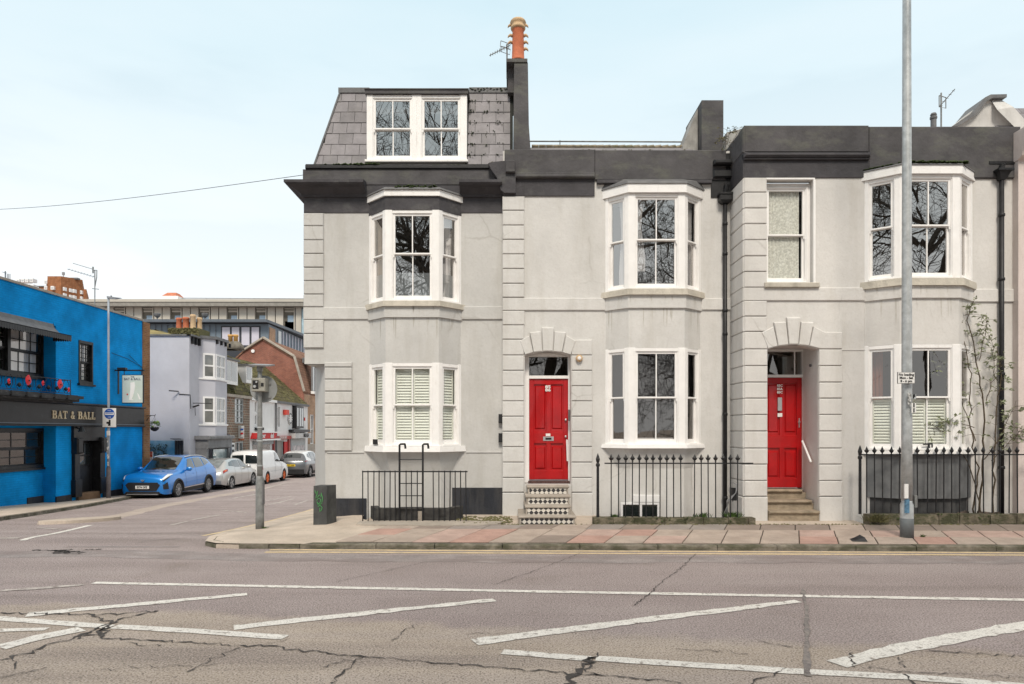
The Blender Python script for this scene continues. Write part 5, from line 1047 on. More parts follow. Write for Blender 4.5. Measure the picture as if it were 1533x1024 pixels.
# low dark kerb of the corner light well, mossy railing kerbs
t = thing('light_well_kerb', 'dark canted kerb wall round the corner house light well', 'low wall', (-2, 13.2, .05)); a = [(X(546), 13.5), (X(562), 13.05), (X(672), 13.05), (X(690), 13.5)]; i2 = [(X(552) + .05, 13.55), (X(566), 13.2), (X(668), 13.2), (X(684) - .05, 13.55)]
zt = Z(762); mb = MB(); stn = mat('black_rendered_kerb', (.05, .048, .046), .9, var=.3, scale=6, stain=(.13, .125, .115), stain_amt=.6, stain_scale=(2, 2, 8))
for k in range(3): mb.hexa([(*a[k], -.1), (*a[k + 1], -.1), (*i2[k + 1], -.1), (*i2[k], -.1)], [(*a[k], zt), (*a[k + 1], zt), (*i2[k + 1], zt), (*i2[k], zt)])
fixn(mb.build('wall', stn, t)); mb = MB(); mb.box(X(624), X(632), 13.02, 13.045, 0, Z(766)); mb.build('stone_patch', conc, t)
def rubble_kerb(label, x0, x1, Y0, zt, zb, bw=.45):
    t = thing('railing_kerb', label, 'low wall', ((x0 + x1) / 2, Y0, zb)); x = x0
    while x < x1 - .05:
        L = min(x1 - x, random.uniform(.35, .8)); mb = MB(); j = lambda: random.uniform(-.012, .012); dz = random.uniform(-.012, .008)
        mb.hexa([(x + .004, Y0 + j(), zb - .08), (x + L - .004, Y0 + j(), zb - .08), (x + L - .004, Y0 + .2, zb - .08), (x + .004, Y0 + .2, zb - .08)], [(x + .006, Y0 + j(), zt + dz), (x + L - .006, Y0 + j(), zt + dz + j() * .5), (x + L - .006, Y0 + .2, zt + dz), (x + .006, Y0 + .2, zt + dz)])
        fixn(mb.build('kerb_block', kerb_old, t)); x += L
    mossy('moss', t, lambda: (random.uniform(x0, x1), Y0 + random.uniform(-.015, .12), zt + random.uniform(-.09, .01)), 90, moss, (.008, .03)); return t
V = Sv(12.66); rubble_kerb('low mossy stone kerb carrying the railing between the doors', V.x(888), 4.62, 12.66, V.z(775.5), .13)
rubble_kerb('low mossy stone kerb carrying the railing with the shrub', V.x(1300), V.x(1580), 12.66, V.z(770), .15)
# weathered cement fillet before the corner light well
mb = MB(); pts = [(-2.95, 12.6), (-2.3, 12.5), (-1.5, 12.45), (-.75, 12.5), (-.3, 12.6), (-.15, 12.9), (-1, 13.0), (-2.95, 13.0)]; mb.hexa([(x, y, pz(x, y) - .05) for x, y in pts], [(x, y, pz(x, y) + .015) for x, y in pts]); struct(fixn(mb.build('cement_path', conc)))
mossy('moss', pavement, lambda: (random.uniform(-1.1, .0), 12.85 + random.uniform(-.15, .9), pz(-.5, 13) + .0), 320, moss_y, (.012, .05), .35)
mossy('moss', pavement, lambda: (random.uniform(-2.9, 9), 12.64 + random.gauss(0, .03), pz(2, 12.64) + .003), 420, moss_y, (.008, .03), .4)
# dark guard box on the corner with a graffiti tag
V = Sv(12.75); t = thing('guard_box', 'tall dark grey box with green graffiti at the house corner', 'utility box', (V.x(479), 12.8, pz(-3.7, 12.8)))
x0, x1 = V.x(469), V.x(489); zb, zt = pz(-3.7, 12.75) - .05, V.z(727.5); mb = MB()
mb.hexa([(x0, 12.75, zb), (x1, 12.75, zb), (x1 + .11, 13.05, zb), (x0 + .06, 13.05, zb)], [(x0 + .004, 12.755, zt), (x1, 12.755, zt), (x1 + .10, 13.05, zt), (x0 + .06, 13.05, zt)])
mb.build('body', mat('dark_grey_box_paint', (.060, .062, .062), .7, var=.2, scale=4, stain=(.15, .15, .14), stain_amt=.5, stain_scale=(6, 6, 3)), t)
mb = MB()
def squig(mb, P, r=.007):
    mb.tube([(V.x(a), 12.745, V.z(c)) for a, c in P], r, 4)
squig(mb, [(471.5, 734), (473, 739), (475.5, 735), (474, 742), (472.5, 746), (476, 744), (478.5, 741)]); squig(mb, [(474, 749), (477.5, 746), (480.5, 748), (479, 753), (475.5, 755), (474.5, 751), (478, 756), (482, 753)]); squig(mb, [(476, 758), (480, 757), (482.5, 760), (481, 764), (479, 766), (479, 760)]); squig(mb, [(480.5, 744), (481, 738), (483, 746), (482, 752)]); mb.build('graffiti', green_ink, t)

def pole(name, label, cat, x, y, zg, hb, rb, rt, h, m, base_m=None):
    t = thing(name, label, cat, (x, y, zg)); mb = MB(); mb.lathe((x, y, zg - .05), [(rb * 1.03, 0), (rb, .3), (rb, hb), (rb * .8, hb + .04), (rt * 1.12, hb + .07)], 18); mb.build('base', base_m or m, t, smooth=True)
    mb = MB(); n = 8; mb.lathe((x, y, zg), [(rt * (1.12 - .3 * k / n), hb + .02 + (h - hb) * k / n) for k in range(n + 1)], 16); mb.build('shaft', m, t, smooth=True); return t
def ring(x, y, z, r): 
    mb = MB(); mb.lathe((x, y, z), [(r, -.015), (r + .006, -.012), (r + .006, .012), (r, .015)], 14); return mb
# tall lamp column in front of the right-hand house
xL, yL = 6.75, 11.42; zg = pz(xL, yL); V = Sv(yL - .1); X, Z = V.x, V.z
LP = pole('street_lamp', 'tall galvanised lamp column on the pavement before the right-hand house', 'street lamp', xL, yL, zg, Z(752) - zg, .105, .078, 10, galv)
mb = MB(); mb.lathe((xL, yL, zg), [(.108, -.02), (.107, .32), (.104, .325)], 18); mb.build('lower_sleeve', mat('dull_zinc', (.20, .22, .23), .6, var=.2, metal=.3), LP, smooth=True)
mb = MB(); FP = Fr(xL, yL - .112, 1, 0); mb.fbox(FP, -.105, -.04, Z(746), Z(724.5), -.02, .004); mb.build('sticker', white_ink, LP)
mb = MB(); mb.fbox(FP, -.09, -.02, Z(768), Z(748), -.03, .001); mb.build('blue_sticker', mat('faded_blue', (.12, .26, .40), .6, var=.3, scale=20), LP)
mb = MB(); mb.fbox(Fr(xL, yL - .05, 1, 0), .095, .14, Z(760), Z(742), -.03, .02); mb.build('access_door', galv_dark, LP)
mb = MB(); mb.tube([(xL, yL, zg + 9.9), (xL, yL - .4, zg + 10.15), (xL, yL - 1.0, zg + 10.2)], .04, 8); mb.box(xL - .14, xL + .14, yL - 1.7, yL - 1.0, zg + 10.14, zg + 10.26); mb.build('lantern', galv, LP)
for y, s in ((594, 'F'), (607, '1'), (614.5, '1')):
    mb = MB(); mb.fbox(FP, .0, .075, Z(y + 3.6), Z(y - 3.6), .02, .026); p = mb.build('number_plate', white_ink if s != 'F' else galv, LP); text(s, 'number', black_ink, LP, FP, .037, Z(y), .029, .085, bold=.006)
mb = MB(); mb.fbox(FP, -.06, .0, Z(606), Z(588), .01, .02); mb.k = 0; mb.build('torn_sticker', mat('torn_paper', (.5, .5, .49), .8, var=.5, scale=30), LP)
sg = thing('parking_sign', 'small white no loading sign fixed to the tall lamp column', 'sign', (xL, yL - .13, Z(566))); FS = Fr(xL, yL - .15, 1, 0)
mb = MB(); mb.fbox(FS, X(1341) - xL, X(1367) - xL, Z(574.5), Z(557.5), -.01, 0, .003); mb.build('plate', mat('sign_edge', (.05, .05, .05), .5), sg); mb = MB(); mb.fbox(FS, X(1341.6) - xL, X(1366.4) - xL, Z(574), Z(558), 0, .003); mb.build('face', white_ink, sg)
for y, s in ((561.3, 'No loading'), (566.2, 'Mon - Sat'), (571, '8 - 6 pm')): text(s, 'lettering', black_ink, sg, FS, X(1354) - xL, Z(y), .005, .058, bold=.0015)
mb = ring(xL, yL, Z(566), .078); mb.build('clip', galv_dark, sg)

# camera post on the corner, seen from behind its round sign
xc, yc = -4.85, 12.85; zg = pz(xc, yc); V = Sv(yc); X, Z = V.x, V.z
CP = pole('signal_post', 'grey post with camera box, solar panel and round sign back', 'post', xc, yc, zg, Z(714) - zg, .078, .047, Z(553) - zg, galv_dark)
for y, h in ((697, 0), (640, 0), (660, 0)):
    mb = ring(xc, yc, Z(y), .052); mb.build('band', galv, CP)
mb = MB(); mb.box(xc + .06, xc + .085, yc - .05, yc + .02, Z(755), Z(722)); mb.build('access_door', lead, CP)
sn = thing('round_sign', 'round road sign seen from its grey back on the corner post', 'sign', (xc, yc + .08, Z(582))); mb = MB(); mb.lathe((X(392.5), yc + .08, Z(582)), [(.262, -.004), (.262, .006)], 36, 1); mb.build('plate', mat('grey_sign_back', (.27, .28, .28), .6, var=.1, scale=4), sn)
for y in (574, 594): mb = MB(); mb.box(X(384), X(404), yc + .05, yc + .075, Z(y) - .018, Z(y) + .018); mb.build('channel', galv_dark, sn)
cb = thing('camera_box', 'small grey sensor box with two lenses on the corner post', 'camera', (xc, yc - .12, Z(577))); FB = Fr(0, yc - .10, 1, 0); mb = MB(); mb.fbox(FB, X(380), X(400.5), Z(586.5), Z(566.5), -.16, .03, .012); mb.build('case', mat('beige_grey_case', (.32, .31, .27), .5), cb)
mb = MB(); mb.fbox(FB, X(382), X(391), Z(583), Z(570), .03, .036, .003); mb.build('lens_panel', black_ink, cb)
for a, c, r in ((385.5, 579.3, .028), (388.3, 572.7, .018)): mb = MB(); mb.lathe(FB.at(X(a), Z(c), .03), [(r, 0), (r, .02), (r * .6, .022), (r * .55, .014)], 14, 1); mb.build('lens', chrome, cb)
mb = MB(); mb.fbox(FB, X(394.5), X(398.5), Z(579), Z(574), .03, .04); mb.fbox(FB, X(392.5), X(393.3), Z(581), Z(571), .03, .035); mb.build('slot', black_ink, cb)
so_ = thing('solar_panel', 'tilted solar panel on top of the corner post', 'solar panel', (xc, yc, Z(553))); mb = MB(); mb.hexa([(X(377), yc - .16, Z(549)), (X(406), yc - .16, Z(550)), (X(406), yc + .2, Z(546)), (X(377), yc + .2, Z(545))], [(X(377), yc - .17, Z(547)), (X(406), yc - .17, Z(548)), (X(406), yc + .19, Z(544)), (X(377), yc + .19, Z(543))]); fixn(mb.build('panel', alu, so_))
mb = MB(); mb.tube([(xc, yc, Z(556)), (xc, yc, Z(548))], .055, 10); mb.tube([(xc, yc - .02, Z(553)), (xc + .12, yc, Z(547))], .018, 6); mb.build('bracket', galv_dark, so_)

# aerials on the terrace, overhead wire
def aerial(label, x, y, z0, z1, boom, elems, m=galv_dark, grp=None):
    t = thing('tv_aerial', label, 'aerial', (x, y, z0)); mb = MB(); mb.tube([(x, y, z0), (x, y, z1)], .018, 6); mb.build('mast', m, t)
    for (p, q, n, L) in elems:
        p, q = Vector(p), Vector(q); mb = MB(); mb.tube([p, q], .010, 5); d = (q - p).normalized(); s = d.cross(Vector((0, .3, 1))).normalized()
        for k in range(n): c = p.lerp(q, (k + .5) / n); l = L * (1 - .4 * k / n); mb.tube([c - s * l, c + s * l], .006, 4)
        mb.build('antenna', m, t)
    return t
V = Sv(14.6); X, Z = V.x, V.z
t = aerial('thin TV aerial strapped beside the orange chimney pot', X(759), 14.6, Z(117), Z(66), None, [((X(763), 14.6, Z(68)), (X(733), 14.5, Z(87)), 9, .06)]); mb = MB()
for s in (-1, 1): mb.tube([(X(750), 14.6 + s * .1, Z(65)), (X(764), 14.6 + s * .1, Z(70)), (X(763), 14.6 + s * .1, Z(78)), (X(749), 14.6 + s * .1, Z(73)), (X(750), 14.6 + s * .1, Z(65))], .008, 4)
mb.build('reflector', galv_dark, t)
V = Sv(16.0); X, Z = V.x, V.z
t = aerial('small TV aerial on the roof beside the white gable', X(1409), 16, Z(195), Z(139), None, [((X(1406), 16, Z(160)), (X(1413), 15.6, Z(146)), 5, .05)]); mb = MB(); mb.tube([(X(1406), 16, Z(143)), (X(1416), 16, Z(146)), (X(1416), 16, Z(162)), (X(1406), 16, Z(160)), (X(1406), 16, Z(143))], .012, 5); mb.build('reflector', galv_dark, t)
mb = MB(); A, B = Vector((-4.38, 14.0, Sv(14.0).z(262))), Vector((-24, 24.0, 9.9)); P = [A.lerp(B, k / 24) - Vector((0, 0, .35 * math.sin(math.pi * k / 24))) for k in range(25)]; mb.tube(P, .006, 5)
tag(mb.build('overhead_wire', black_ink), 'thin overhead wire running from the corner house out over the street', 'wire')

# ------------------------------------------------------------------ plants
def stemplant(name, label, roots, paths, leaf_n, leaf_l, m=leafm):
    x0 = sum(r[0] for r in roots) / len(roots); y0 = sum(r[1] for r in roots) / len(roots); t = thing(name, label, 'plant', (x0, y0, roots[0][2])); st = MB(); lf = MB()
    def leaf(p, d, L):
        d = d.normalized(); s = d.cross(Vector((random.uniform(-1, 1), random.uniform(-1, 1), random.uniform(-1, 1)))).normalized() * L * .2; a, m_, e = p, p + d * L * .5, p + d * L - Vector((0, 0, L * .2))
        lf.add([a, m_ + s, e, m_ - s], [(0, 1, 2, 3)])
    for P, r in paths:
        P = [Vector(p) for p in P]; Q = []
        for a, c in zip(P[:-1], P[1:]):
            for k in range(6): Q.append(a.lerp(c, k / 6) + Vector((random.gauss(0, .012), random.gauss(0, .012), 0)))
        Q.append(P[-1]); st.tube(Q, [r * (1 - .75 * k / (len(Q) - 1)) for k in range(len(Q))], 5)
        for k in range(int(leaf_n)):
            f = random.uniform(.30, 1) ** .8; i = min(len(Q) - 2, int(f * (len(Q) - 1))); p = Q[i]; d = Vector((random.gauss(0, 1), random.gauss(0, .7), random.gauss(.25, .5))).normalized(); L = random.uniform(.06, .24); q = p + d * L
            st.tube([p, p.lerp(q, .5) + Vector((0, 0, .01)), q], [.004, .003, .002], 3)
            for _ in range(random.choice((3, 5, 6, 7))): leaf(q + d * random.uniform(-.06, .01), d + Vector((random.gauss(0, .8), random.gauss(0, .8), random.gauss(.05, .5))), leaf_l * random.uniform(.6, 1.2))
    st.build('stem', twigm, t); lf.build('foliage', m, t); return t
V = Sv(13.0); X, Z = V.x, V.z; y = 12.98
def P_(*pp): return [(X(a), y + random.uniform(-.12, .12), Z(c)) for a, c in pp]
stemplant('wall_shrub', 'leggy sparse grey-green shrub rising behind the railing beside the drainpipe', [(X(1472), y, .2)],
          [(P_((1470, 775), (1476, 690), (1474, 600), (1462, 530), (1450, 480), (1452, 452)), .02), (P_((1462, 775), (1463, 700), (1455, 640), (1450, 560), (1440, 500), (1436, 470)), .016), (P_((1480, 775), (1488, 690), (1492, 610), (1500, 560), (1498, 520)), .018),
           (P_((1470, 775), (1455, 700), (1432, 660), (1400, 640), (1370, 645)), .012), (P_((1476, 690), (1500, 650), (1520, 600)), .010), (P_((1463, 660), (1440, 600), (1415, 560), (1400, 540)), .010), (P_((1474, 600), (1490, 560), (1485, 500)), .009), (P_((1455, 640), (1425, 630), (1400, 632)), .009), (P_((1465, 540), (1475, 500), (1470, 470)), .008), (P_((1488, 690), (1510, 660), (1530, 640)), .008)], 25, .080)
def tuft(label, x, yy, z, n, h, spread, m=grassm, name='weed_tuft'):
    mb = MB()
    for _ in range(n):
        a = random.uniform(0, 6.28); r = random.uniform(0, spread); bx, by = x + r * math.cos(a), yy + r * .45 * math.sin(a); L = h * random.uniform(.4, 1.1); ln = Vector((random.gauss(0, .5), random.gauss(0, .5), 1)).normalized(); w = Vector((math.cos(a + 1), math.sin(a + 1), 0)) * .006; p = Vector((bx, by, z)); m1 = p + ln * L * .55; e = p + ln * L + Vector((ln.x, ln.y, -.2)) * L * .35
        mb.add([p - w, p + w, m1 + w * .8, e, m1 - w * .8], [(0, 1, 2, 3, 4)])
    return tag(mb.build(name, m), label, 'weed')
V = Sv(12.85); X, Z = V.x, V.z; zk = .27
tuft('bright green grass tuft at the right end of the middle railing', X(1097), 12.86, zk - .01, 190, .13, .22)
tuft('small green weed under the gap in the middle railing', X(1052), 12.86, zk - .01, 120, .11, .22)
tuft('small green weed near the left post of the middle railing', X(919), 12.8, zk - .01, 70, .09, .08)
tuft('straggly dry weed at the left end of the shrub railing', X(1303), 12.62, .2, 200, .2, .25, moss_y)
tuft('tiny grass tuft at the foot of the lamp column', 7.02, 11.42, pz(7, 11.4), 45, .06, .05)
tuft('tiny grass tuft at the foot of the corner post', -4.74, 12.8, pz(-4.8, 12.8), 45, .06, .08)
tuft('weed growing on the moss beside the shrub railing kerb', X(1530), 12.64, .18, 60, .09, .12, moss_y)
V = Sv(14.4); X, Z = V.x, V.z
stemplant('roof_weed', 'pale dead weed sprouting from the gutter between the middle and right roofs', [(X(1085), 14.4, Z(225))], [(P, .006) for P in ([(X(1083), 14.3, Z(226)), (X(1087), 14.2, Z(212)), (X(1085), 14.1, Z(200))], [(X(1088), 14.3, Z(226)), (X(1096), 14.2, Z(210)), (X(1103), 14.1, Z(202))], [(X(1076), 14.2, Z(232)), (X(1074), 13.8, Z(228)), (X(1070), 13.7, Z(238))])], 12, .05, moss_y)
mb = MB(); mb.hexa([(5.62, 11.02, pz(5.7, 11) + .004), (5.86, 11.0, pz(5.7, 11) + .004), (5.88, 11.2, pz(5.7, 11) + .004), (5.66, 11.24, pz(5.7, 11) + .004)], [(5.74, 11.06, pz(5.7, 11) + .03), (5.83, 11.04, pz(5.7, 11) + .07), (5.80, 11.14, pz(5.7, 11) + .10), (5.72, 11.16, pz(5.7, 11) + .05)])
tag(mb.build('litter_scrap', blackpl), 'crumpled black scrap of litter on the paving by the lamp column', 'litter')
# cable tangle and broken junk by the drainpipe
mb = MB(); V = Sv(12.9); X, Z = V.x, V.z
for k in range(3): mb.tube([(X(1085 + 3 * k), 12.95, Z(770)), (X(1092 - 2 * k), 12.9, Z(750)), (X(1102), 12.92, Z(738)), (X(1106 - k), 12.95, Z(726)), (X(1098), 13.0, Z(722)), (X(1094), 13.0, Z(735)), (X(1100), 13.0, Z(752))], .009, 5)
mb.k = 1; mb.box(X(1098), X(1105), 12.97, 13.05, Z(750), Z(731)); tag(mb.build('cable_tangle', [alu, black_ink]), 'tangle of loose cable and a black box at the foot of the drainpipe', 'cable')
mb = MB(); V = Sv(12.95); X, Z = V.x, V.z
for k in range(16):
    x, yy, q = X(random.uniform(1375, 1500)), random.uniform(12.86, 13.1), random.uniform(.05, .13); an = random.uniform(0, 3); dx, dy = q * math.cos(an), q * math.sin(an)
    mb.hexa([(x - dx, yy - dy * .3, .25), (x + dx, yy - dy * .3, .25), (x + dx, yy + .05, .25), (x - dx, yy + .05, .25)], [(x - dx, yy, .25 + q * .8), (x + dx * .8, yy, .25 + q * .9), (x + dx * .7, yy + .04, .25 + q), (x - dx * .7, yy + .04, .25 + q * .7)])
mb.build('rubble_heap', mat('brown_rubble', (.13, .10, .08), .95, var=.5, scale=6), kind='stuff')
t = thing('valve_wheel', 'old black tap fitting standing up behind the shrub railing', 'tap', (X(1386), 12.86, Z(682))); mb = MB(); mb.tube([(X(1386), 12.86, Z(684)), (X(1386), 12.86, Z(665))], .02, 6); mb.tube([(X(1378), 12.86, Z(665)), (X(1391), 12.86, Z(664))], .018, 6); mb.tube([(X(1391), 12.86, Z(664)), (X(1391), 12.86, Z(670))], .014, 6); mb.build('body', black_iron, t)

# ------------------------------------------------------------------ the pub across the side street
XP = -15.36; PY0, PY1 = 13.0, 27.75
def pY(px): return -XP * 1000 / (766.5 - px)
def pZ(px, py, X=XP): return EYE + (645 - py) * (-X / (766.5 - px))
FPb = Fr(XP, 0, 0, 1)
PB = thing('blue_pub', 'bright blue painted brick pub with black fascia and gold lettering', 'pub', (XP, 22, gz(XP, 22)))
ztop = 6.48; zf0, zf1 = 2.13, 2.83
yr1 = pY(83.5); XR = XP - .43     # recessed bay of the facade ends here
yw0, yw1, zw0, zw1 = pY(117.5), pY(138.5), pZ(128, 575), pZ(128, 511)
yd0, yd1 = pY(113.5), pY(146); zd1 = pZ(128, 662) + .05
mb = MB(); mb.wall(FPb, yr1, PY1, -1.5, ztop, [(yw0, yw1, zw0, zw1), (yd0, yd1, -1.6, zd1)], d=.22)
zrec = 5.45; mb.wall(FPb, PY0, yr1, zrec, ztop); mb.quad((XP, PY0, zrec), (XP, yr1, zrec), (XR, yr1, zrec), (XR, PY0, zrec))
FR = Fr(XR, 0, 0, 1); yb0, yb1 = 15.5, pY(66) * XR / XP
yb1 = -XR * 1000 / (766.5 - 66); hu = (16.2, yb1, pZ(30, 562, XR), pZ(30, 487, XR)); hl = (16.2, -XR * 1000 / (766.5 - 65.5), pZ(30, 702, XR), pZ(30, 641, XR))
mb.wall(FR, PY0, yr1, -1.5, zrec, [hu, hl], d=.15)
mb.k = 1; mb.quad((XP, yr1, -1.5), (XR, yr1, -1.5), (XR, yr1, zrec), (XP, yr1, zrec)); mb.k = 0
mb.quad((XP, PY1, -1.5), (-30, PY1, -1.5), (-30, PY1, ztop), (XP, PY1, ztop)); mb.quad((-30, PY0, -1.5), (XP, PY0, -1.5), (XP, PY0, ztop), (-30, PY0, ztop))
mb.quad((XP - .3, PY0, ztop - .3), (-30, PY0, ztop - .3), (-30, PY1, ztop - .3), (XP - .3, PY1, ztop - .3)); mb.k = 1
fixn(mb.build('wall', [pub_blue, pub_blue_x], PB))
mb = MB(); mb.box(XP - .3, XP + .05, PY0, PY1 + .02, ztop - .002, ztop + .07); mb.build('coping', conc, PB)
mb = MB(); mb.fbox(FPb, yr1 - .0, yd0 - .25, -1.5, -.30, -.02, .03); mb.fbox(FPb, yd1 + .3, PY1, -1.5, -.36, -.02, .03); mb.fbox(FR, pY(60), yr1, -1.5, -.26, -.02, .03); mb.build('plinth', plinth_m, PB)
mb = MB(); mb.fbox(FPb, PY0, PY1 - .02, zf0, zf1, -.02, .10, .01); mb.fbox(FPb, PY0, PY1 - .01, zf1, zf1 + .07, -.02, .17, .02); mb.fbox(FPb, PY0, PY1 - .01, zf0 - .05, zf0, -.02, .14, .01); mb.box(XR, XP, PY0, yr1, zf0 - .05, zf1 + .05); mb.build('fascia', black_pub, PB)
mb = MB(); mb.fbox(FPb, PY0, PY1 - .015, zf0 + .02, zf0 + .05, .10, .106); mb.build('fascia_line', grey_ink, PB)
# serif letters, built stroke by stroke
def glyph(ch):
    T, t = .22, .11
    def bar(x0, y0, x1, y1): return [(x0, y0), (x1, y0), (x1, y1), (x0, y1)]
    if ch == 'T': return [bar(.30, 0, .52, 1), bar(.18, 0, .64, .08), bar(0, .9, .82, 1), bar(0, .72, .08, .92), bar(.74, .72, .82, .92)], .9
    if ch == 'L': return [bar(.1, 0, .32, 1), bar(0, .92, .45, 1), bar(0, 0, .72, .09), bar(.64, .05, .72, .3)], .8
    if ch == 'A': return [[(.08, 0), (.18, 0), (.46, .98), (.38, .98)], [(.58, 0), (.82, 0), (.52, 1), (.38, 1)], bar(.22, .30, .66, .39), bar(0, 0, .3, .07), bar(.5, 0, .92, .07)], .95
    if ch == 'B': return [bar(.1, 0, .32, 1), bar(0, .92, .5, 1), bar(0, 0, .52, .08), bar(0, .48, .52, .56), [(.48, .5), (.58, .5), (.74, .64), (.74, .85), (.6, 1), (.46, 1), (.46, .92), (.52, .88), (.54, .68), (.46, .56)], [(.48, 0), (.62, 0), (.8, .14), (.8, .38), (.64, .55), (.46, .55), (.46, .48), (.56, .44), (.6, .24), (.58, .12), (.46, .08)]], .9
    if ch == '&': return [[(.1, .12), (.3, 0), (.5, 0), (.7, .2), (.78, .45), (.66, .45), (.58, .24), (.46, .1), (.3, .12), (.22, .26)], [(.1, .12), (.22, .26), (.3, .42), (.5, .55), (.6, .72), (.56, .92), (.38, 1), (.22, .9), (.2, .72), (.58, .02), (.84, .02), (.84, .08), (.72, .1), (.34, .72), (.34, .88), (.42, .9), (.46, .74), (.36, .58), (.14, .42), (.06, .24)]], .95
    return [], .45
zl0, zl1 = pZ(98, 627.0), pZ(98, 615.5); Hh = zl1 - zl0; u = pY(73.0); S_ = (pY(129) - pY(73)) / 7.3
for ch in 'BAT & BALL':
    polys, wd = glyph(ch)
    if polys:
        mb = MB()
        for k, p in enumerate(polys): mb.prism(FPb, [(u + x * S_, zl0 + y_ * Hh) for x, y_ in p], .10, .125 + .001 * k)
        fixn(mb.build('letter', gold_ink, PB))
    u += (wd + .06) * S_
# windows
def pub_window(F, u0, u1, z0, z1, lights, gl, rows=4, cols=3, depth=.15):
    w = part_empty('window', PB, F.at((u0 + u1) / 2, z0, 0)); mb = MB(); f = .12
    mb.fbox(F, u0, u1, z0, z0 + .1, -depth, .03); mb.fbox(F, u0, u1, z1 - .1, z1, -depth, .03); L = (u1 - u0) / lights
    for k in range(lights + 1): c = u0 + L * k; mb.fbox(F, max(u0, c - f / 2), min(u1, c + f / 2), z0 + .1, z1 - .1, -depth, .025)
    mb.fbox(F, u0 - .06, u1 + .06, z0 - .07, z0, -depth, .09); mb.build('frame', black_pub, w); zm = (z0 + z1) / 2
    for k in range(lights):
        a, c = u0 + L * k + f / 2, u0 + L * (k + 1) - f / 2
        for q0, q1, n in ((z0 + .1, zm, -.09), (zm, z1 - .1, -.05)):
            mb = MB(); s = .05; mb.fbox(F, a, a + s, q0, q1, n - .04, n); mb.fbox(F, c - s, c, q0, q1, n - .04, n); mb.fbox(F, a, c, q0, q0 + s, n - .038, n - .002); mb.fbox(F, a, c, q1 - s, q1, n - .038, n - .002)
            for i in range(1, cols): x = a + (c - a) * i / cols; mb.fbox(F, x - .013, x + .013, q0, q1, n - .03, n - .006)
            for i in range(1, rows // 2): z = q0 + (q1 - q0) * i / (rows // 2); mb.fbox(F, a, c, z - .013, z + .013, n - .03, n - .007)
            mb.build('sash', black_pub, w); mb = MB().quad(F.at(a, q0, n - .02), F.at(c, q0, n - .02), F.at(c, q1, n - .02), F.at(a, q1, n - .02)); mb.build('pane', gl, w)
    mb = MB(); b0 = (F.at(u0, z0, -depth - .01), F.at(u1, z0, -depth - .01), F.at(u1, z1, -depth - .01), F.at(u0, z1, -depth - .01)); bk = (F.at(u0, z0, -1.8), F.at(u1, z0, -1.8), F.at(u1, z1, -1.8), F.at(u0, z1, -1.8)); mb.quad(*bk)
    for i in range(4): j = (i + 1) % 4; mb.quad(b0[i], b0[j], bk[j], bk[i])
    mb.build('room', room_m, w); return w
pub_glass = glass('pub_window_glass', .16, (.92, .92, .92))
w = pub_window(FR, hu[0], hu[1], hu[2], hu[3], 4, pub_glass)
for k in range(4):
    L = (hu[1] - hu[0]) / 4; curtain(w, FR, hu[0] + L * k + .15, hu[0] + L * (k + .9), hu[2] + .15, hu[3] - .1, -.17, mat('pale_green_curtain', (.42, .58, .50), .9) if k == 2 else curtain_w, 5, .02)
pub_window(FR, hl[0], hl[1], hl[2], hl[3], 3, pub_glass)
w = pub_window(FPb, yw0, yw1, zw0, zw1, 1, pub_glass, 8, 3); curtain(w, FPb, yw0 + .1, yw1 - .1, zw0 + .1, zw1 - .1, -.20, curtain_w, 4, .012)
# door case
d = part_empty('door', PB, FPb.at((yd0 + yd1) / 2, -.7, 0)); zg = -.30
mb = MB()
for u0, u1 in ((yd0 - .22, yd0 + .06), (yd1 - .02, yd1 + .28)): mb.fbox(FPb, u0, u1, zg - .1, zd1 + .1, -.22, .12, .01); mb.fbox(FPb, u0 - .04, u1 + .04, zg - .1, zg + .5, -.2, .17, .01); mb.fbox(FPb, u0 - .02, u1 + .02, zd1 - .45, zd1 + .12, -.2, .24, .05)
mb.fbox(FPb, yd0 - .25, yd1 + .3, zd1 + .0, zf0 - .051, -.2, .10, .01); mb.build('door_case', black_pub, d)
mb = MB(); mb.fbox(FPb, yd0 + .06, yd1 - .02, zg, zd1, -.25, -.20); mb.fbox(FPb, yd0 + .06, yd0 + .2, zg, zd1, -.20, -.17); mb.fbox(FPb, yd1 - .16, yd1 - .02, zg, zd1, -.20, -.17); mb.fbox(FPb, yd0 + .2, yd1 - .16, zg, zg + .95, -.20, -.175, .01); mb.fbox(FPb, yd0 + .2, yd1 - .16, zg + 1.3, zg + 1.36, -.20, -.165); mb.build('leaf', black_pub, d)
mb = MB().quad(FPb.at(yd0 + .2, zg + 1, -.19), FPb.at(yd1 - .16, zg + 1, -.19), FPb.at(yd1 - .16, zd1 - .1, -.19), FPb.at(yd0 + .2, zd1 - .1, -.19)); mb.build('pane', carglass, d)
for i in (1, 2): mb = MB(); x = yd0 + .2 + (yd1 - yd0 - .36) * i / 3; mb.fbox(FPb, x - .012, x + .012, zg + 1, zd1 - .1, -.20, -.18); mb.build('glazing_bar', grey_ink, d)
mb = MB(); mb.fbox(FPb, yd0, yd1 - .0, -1.4, zg, -.6, .12, .02); mb.build('doorstep', mat('brown_step', (.20, .12, .07), .9, var=.2), d)
mb = MB(); mb.fbox(FPb, yd0 + .1, yd0 + .24, zg + .78, zg + .92, -.17, -.165); mb.build('notice', white_ink, d)
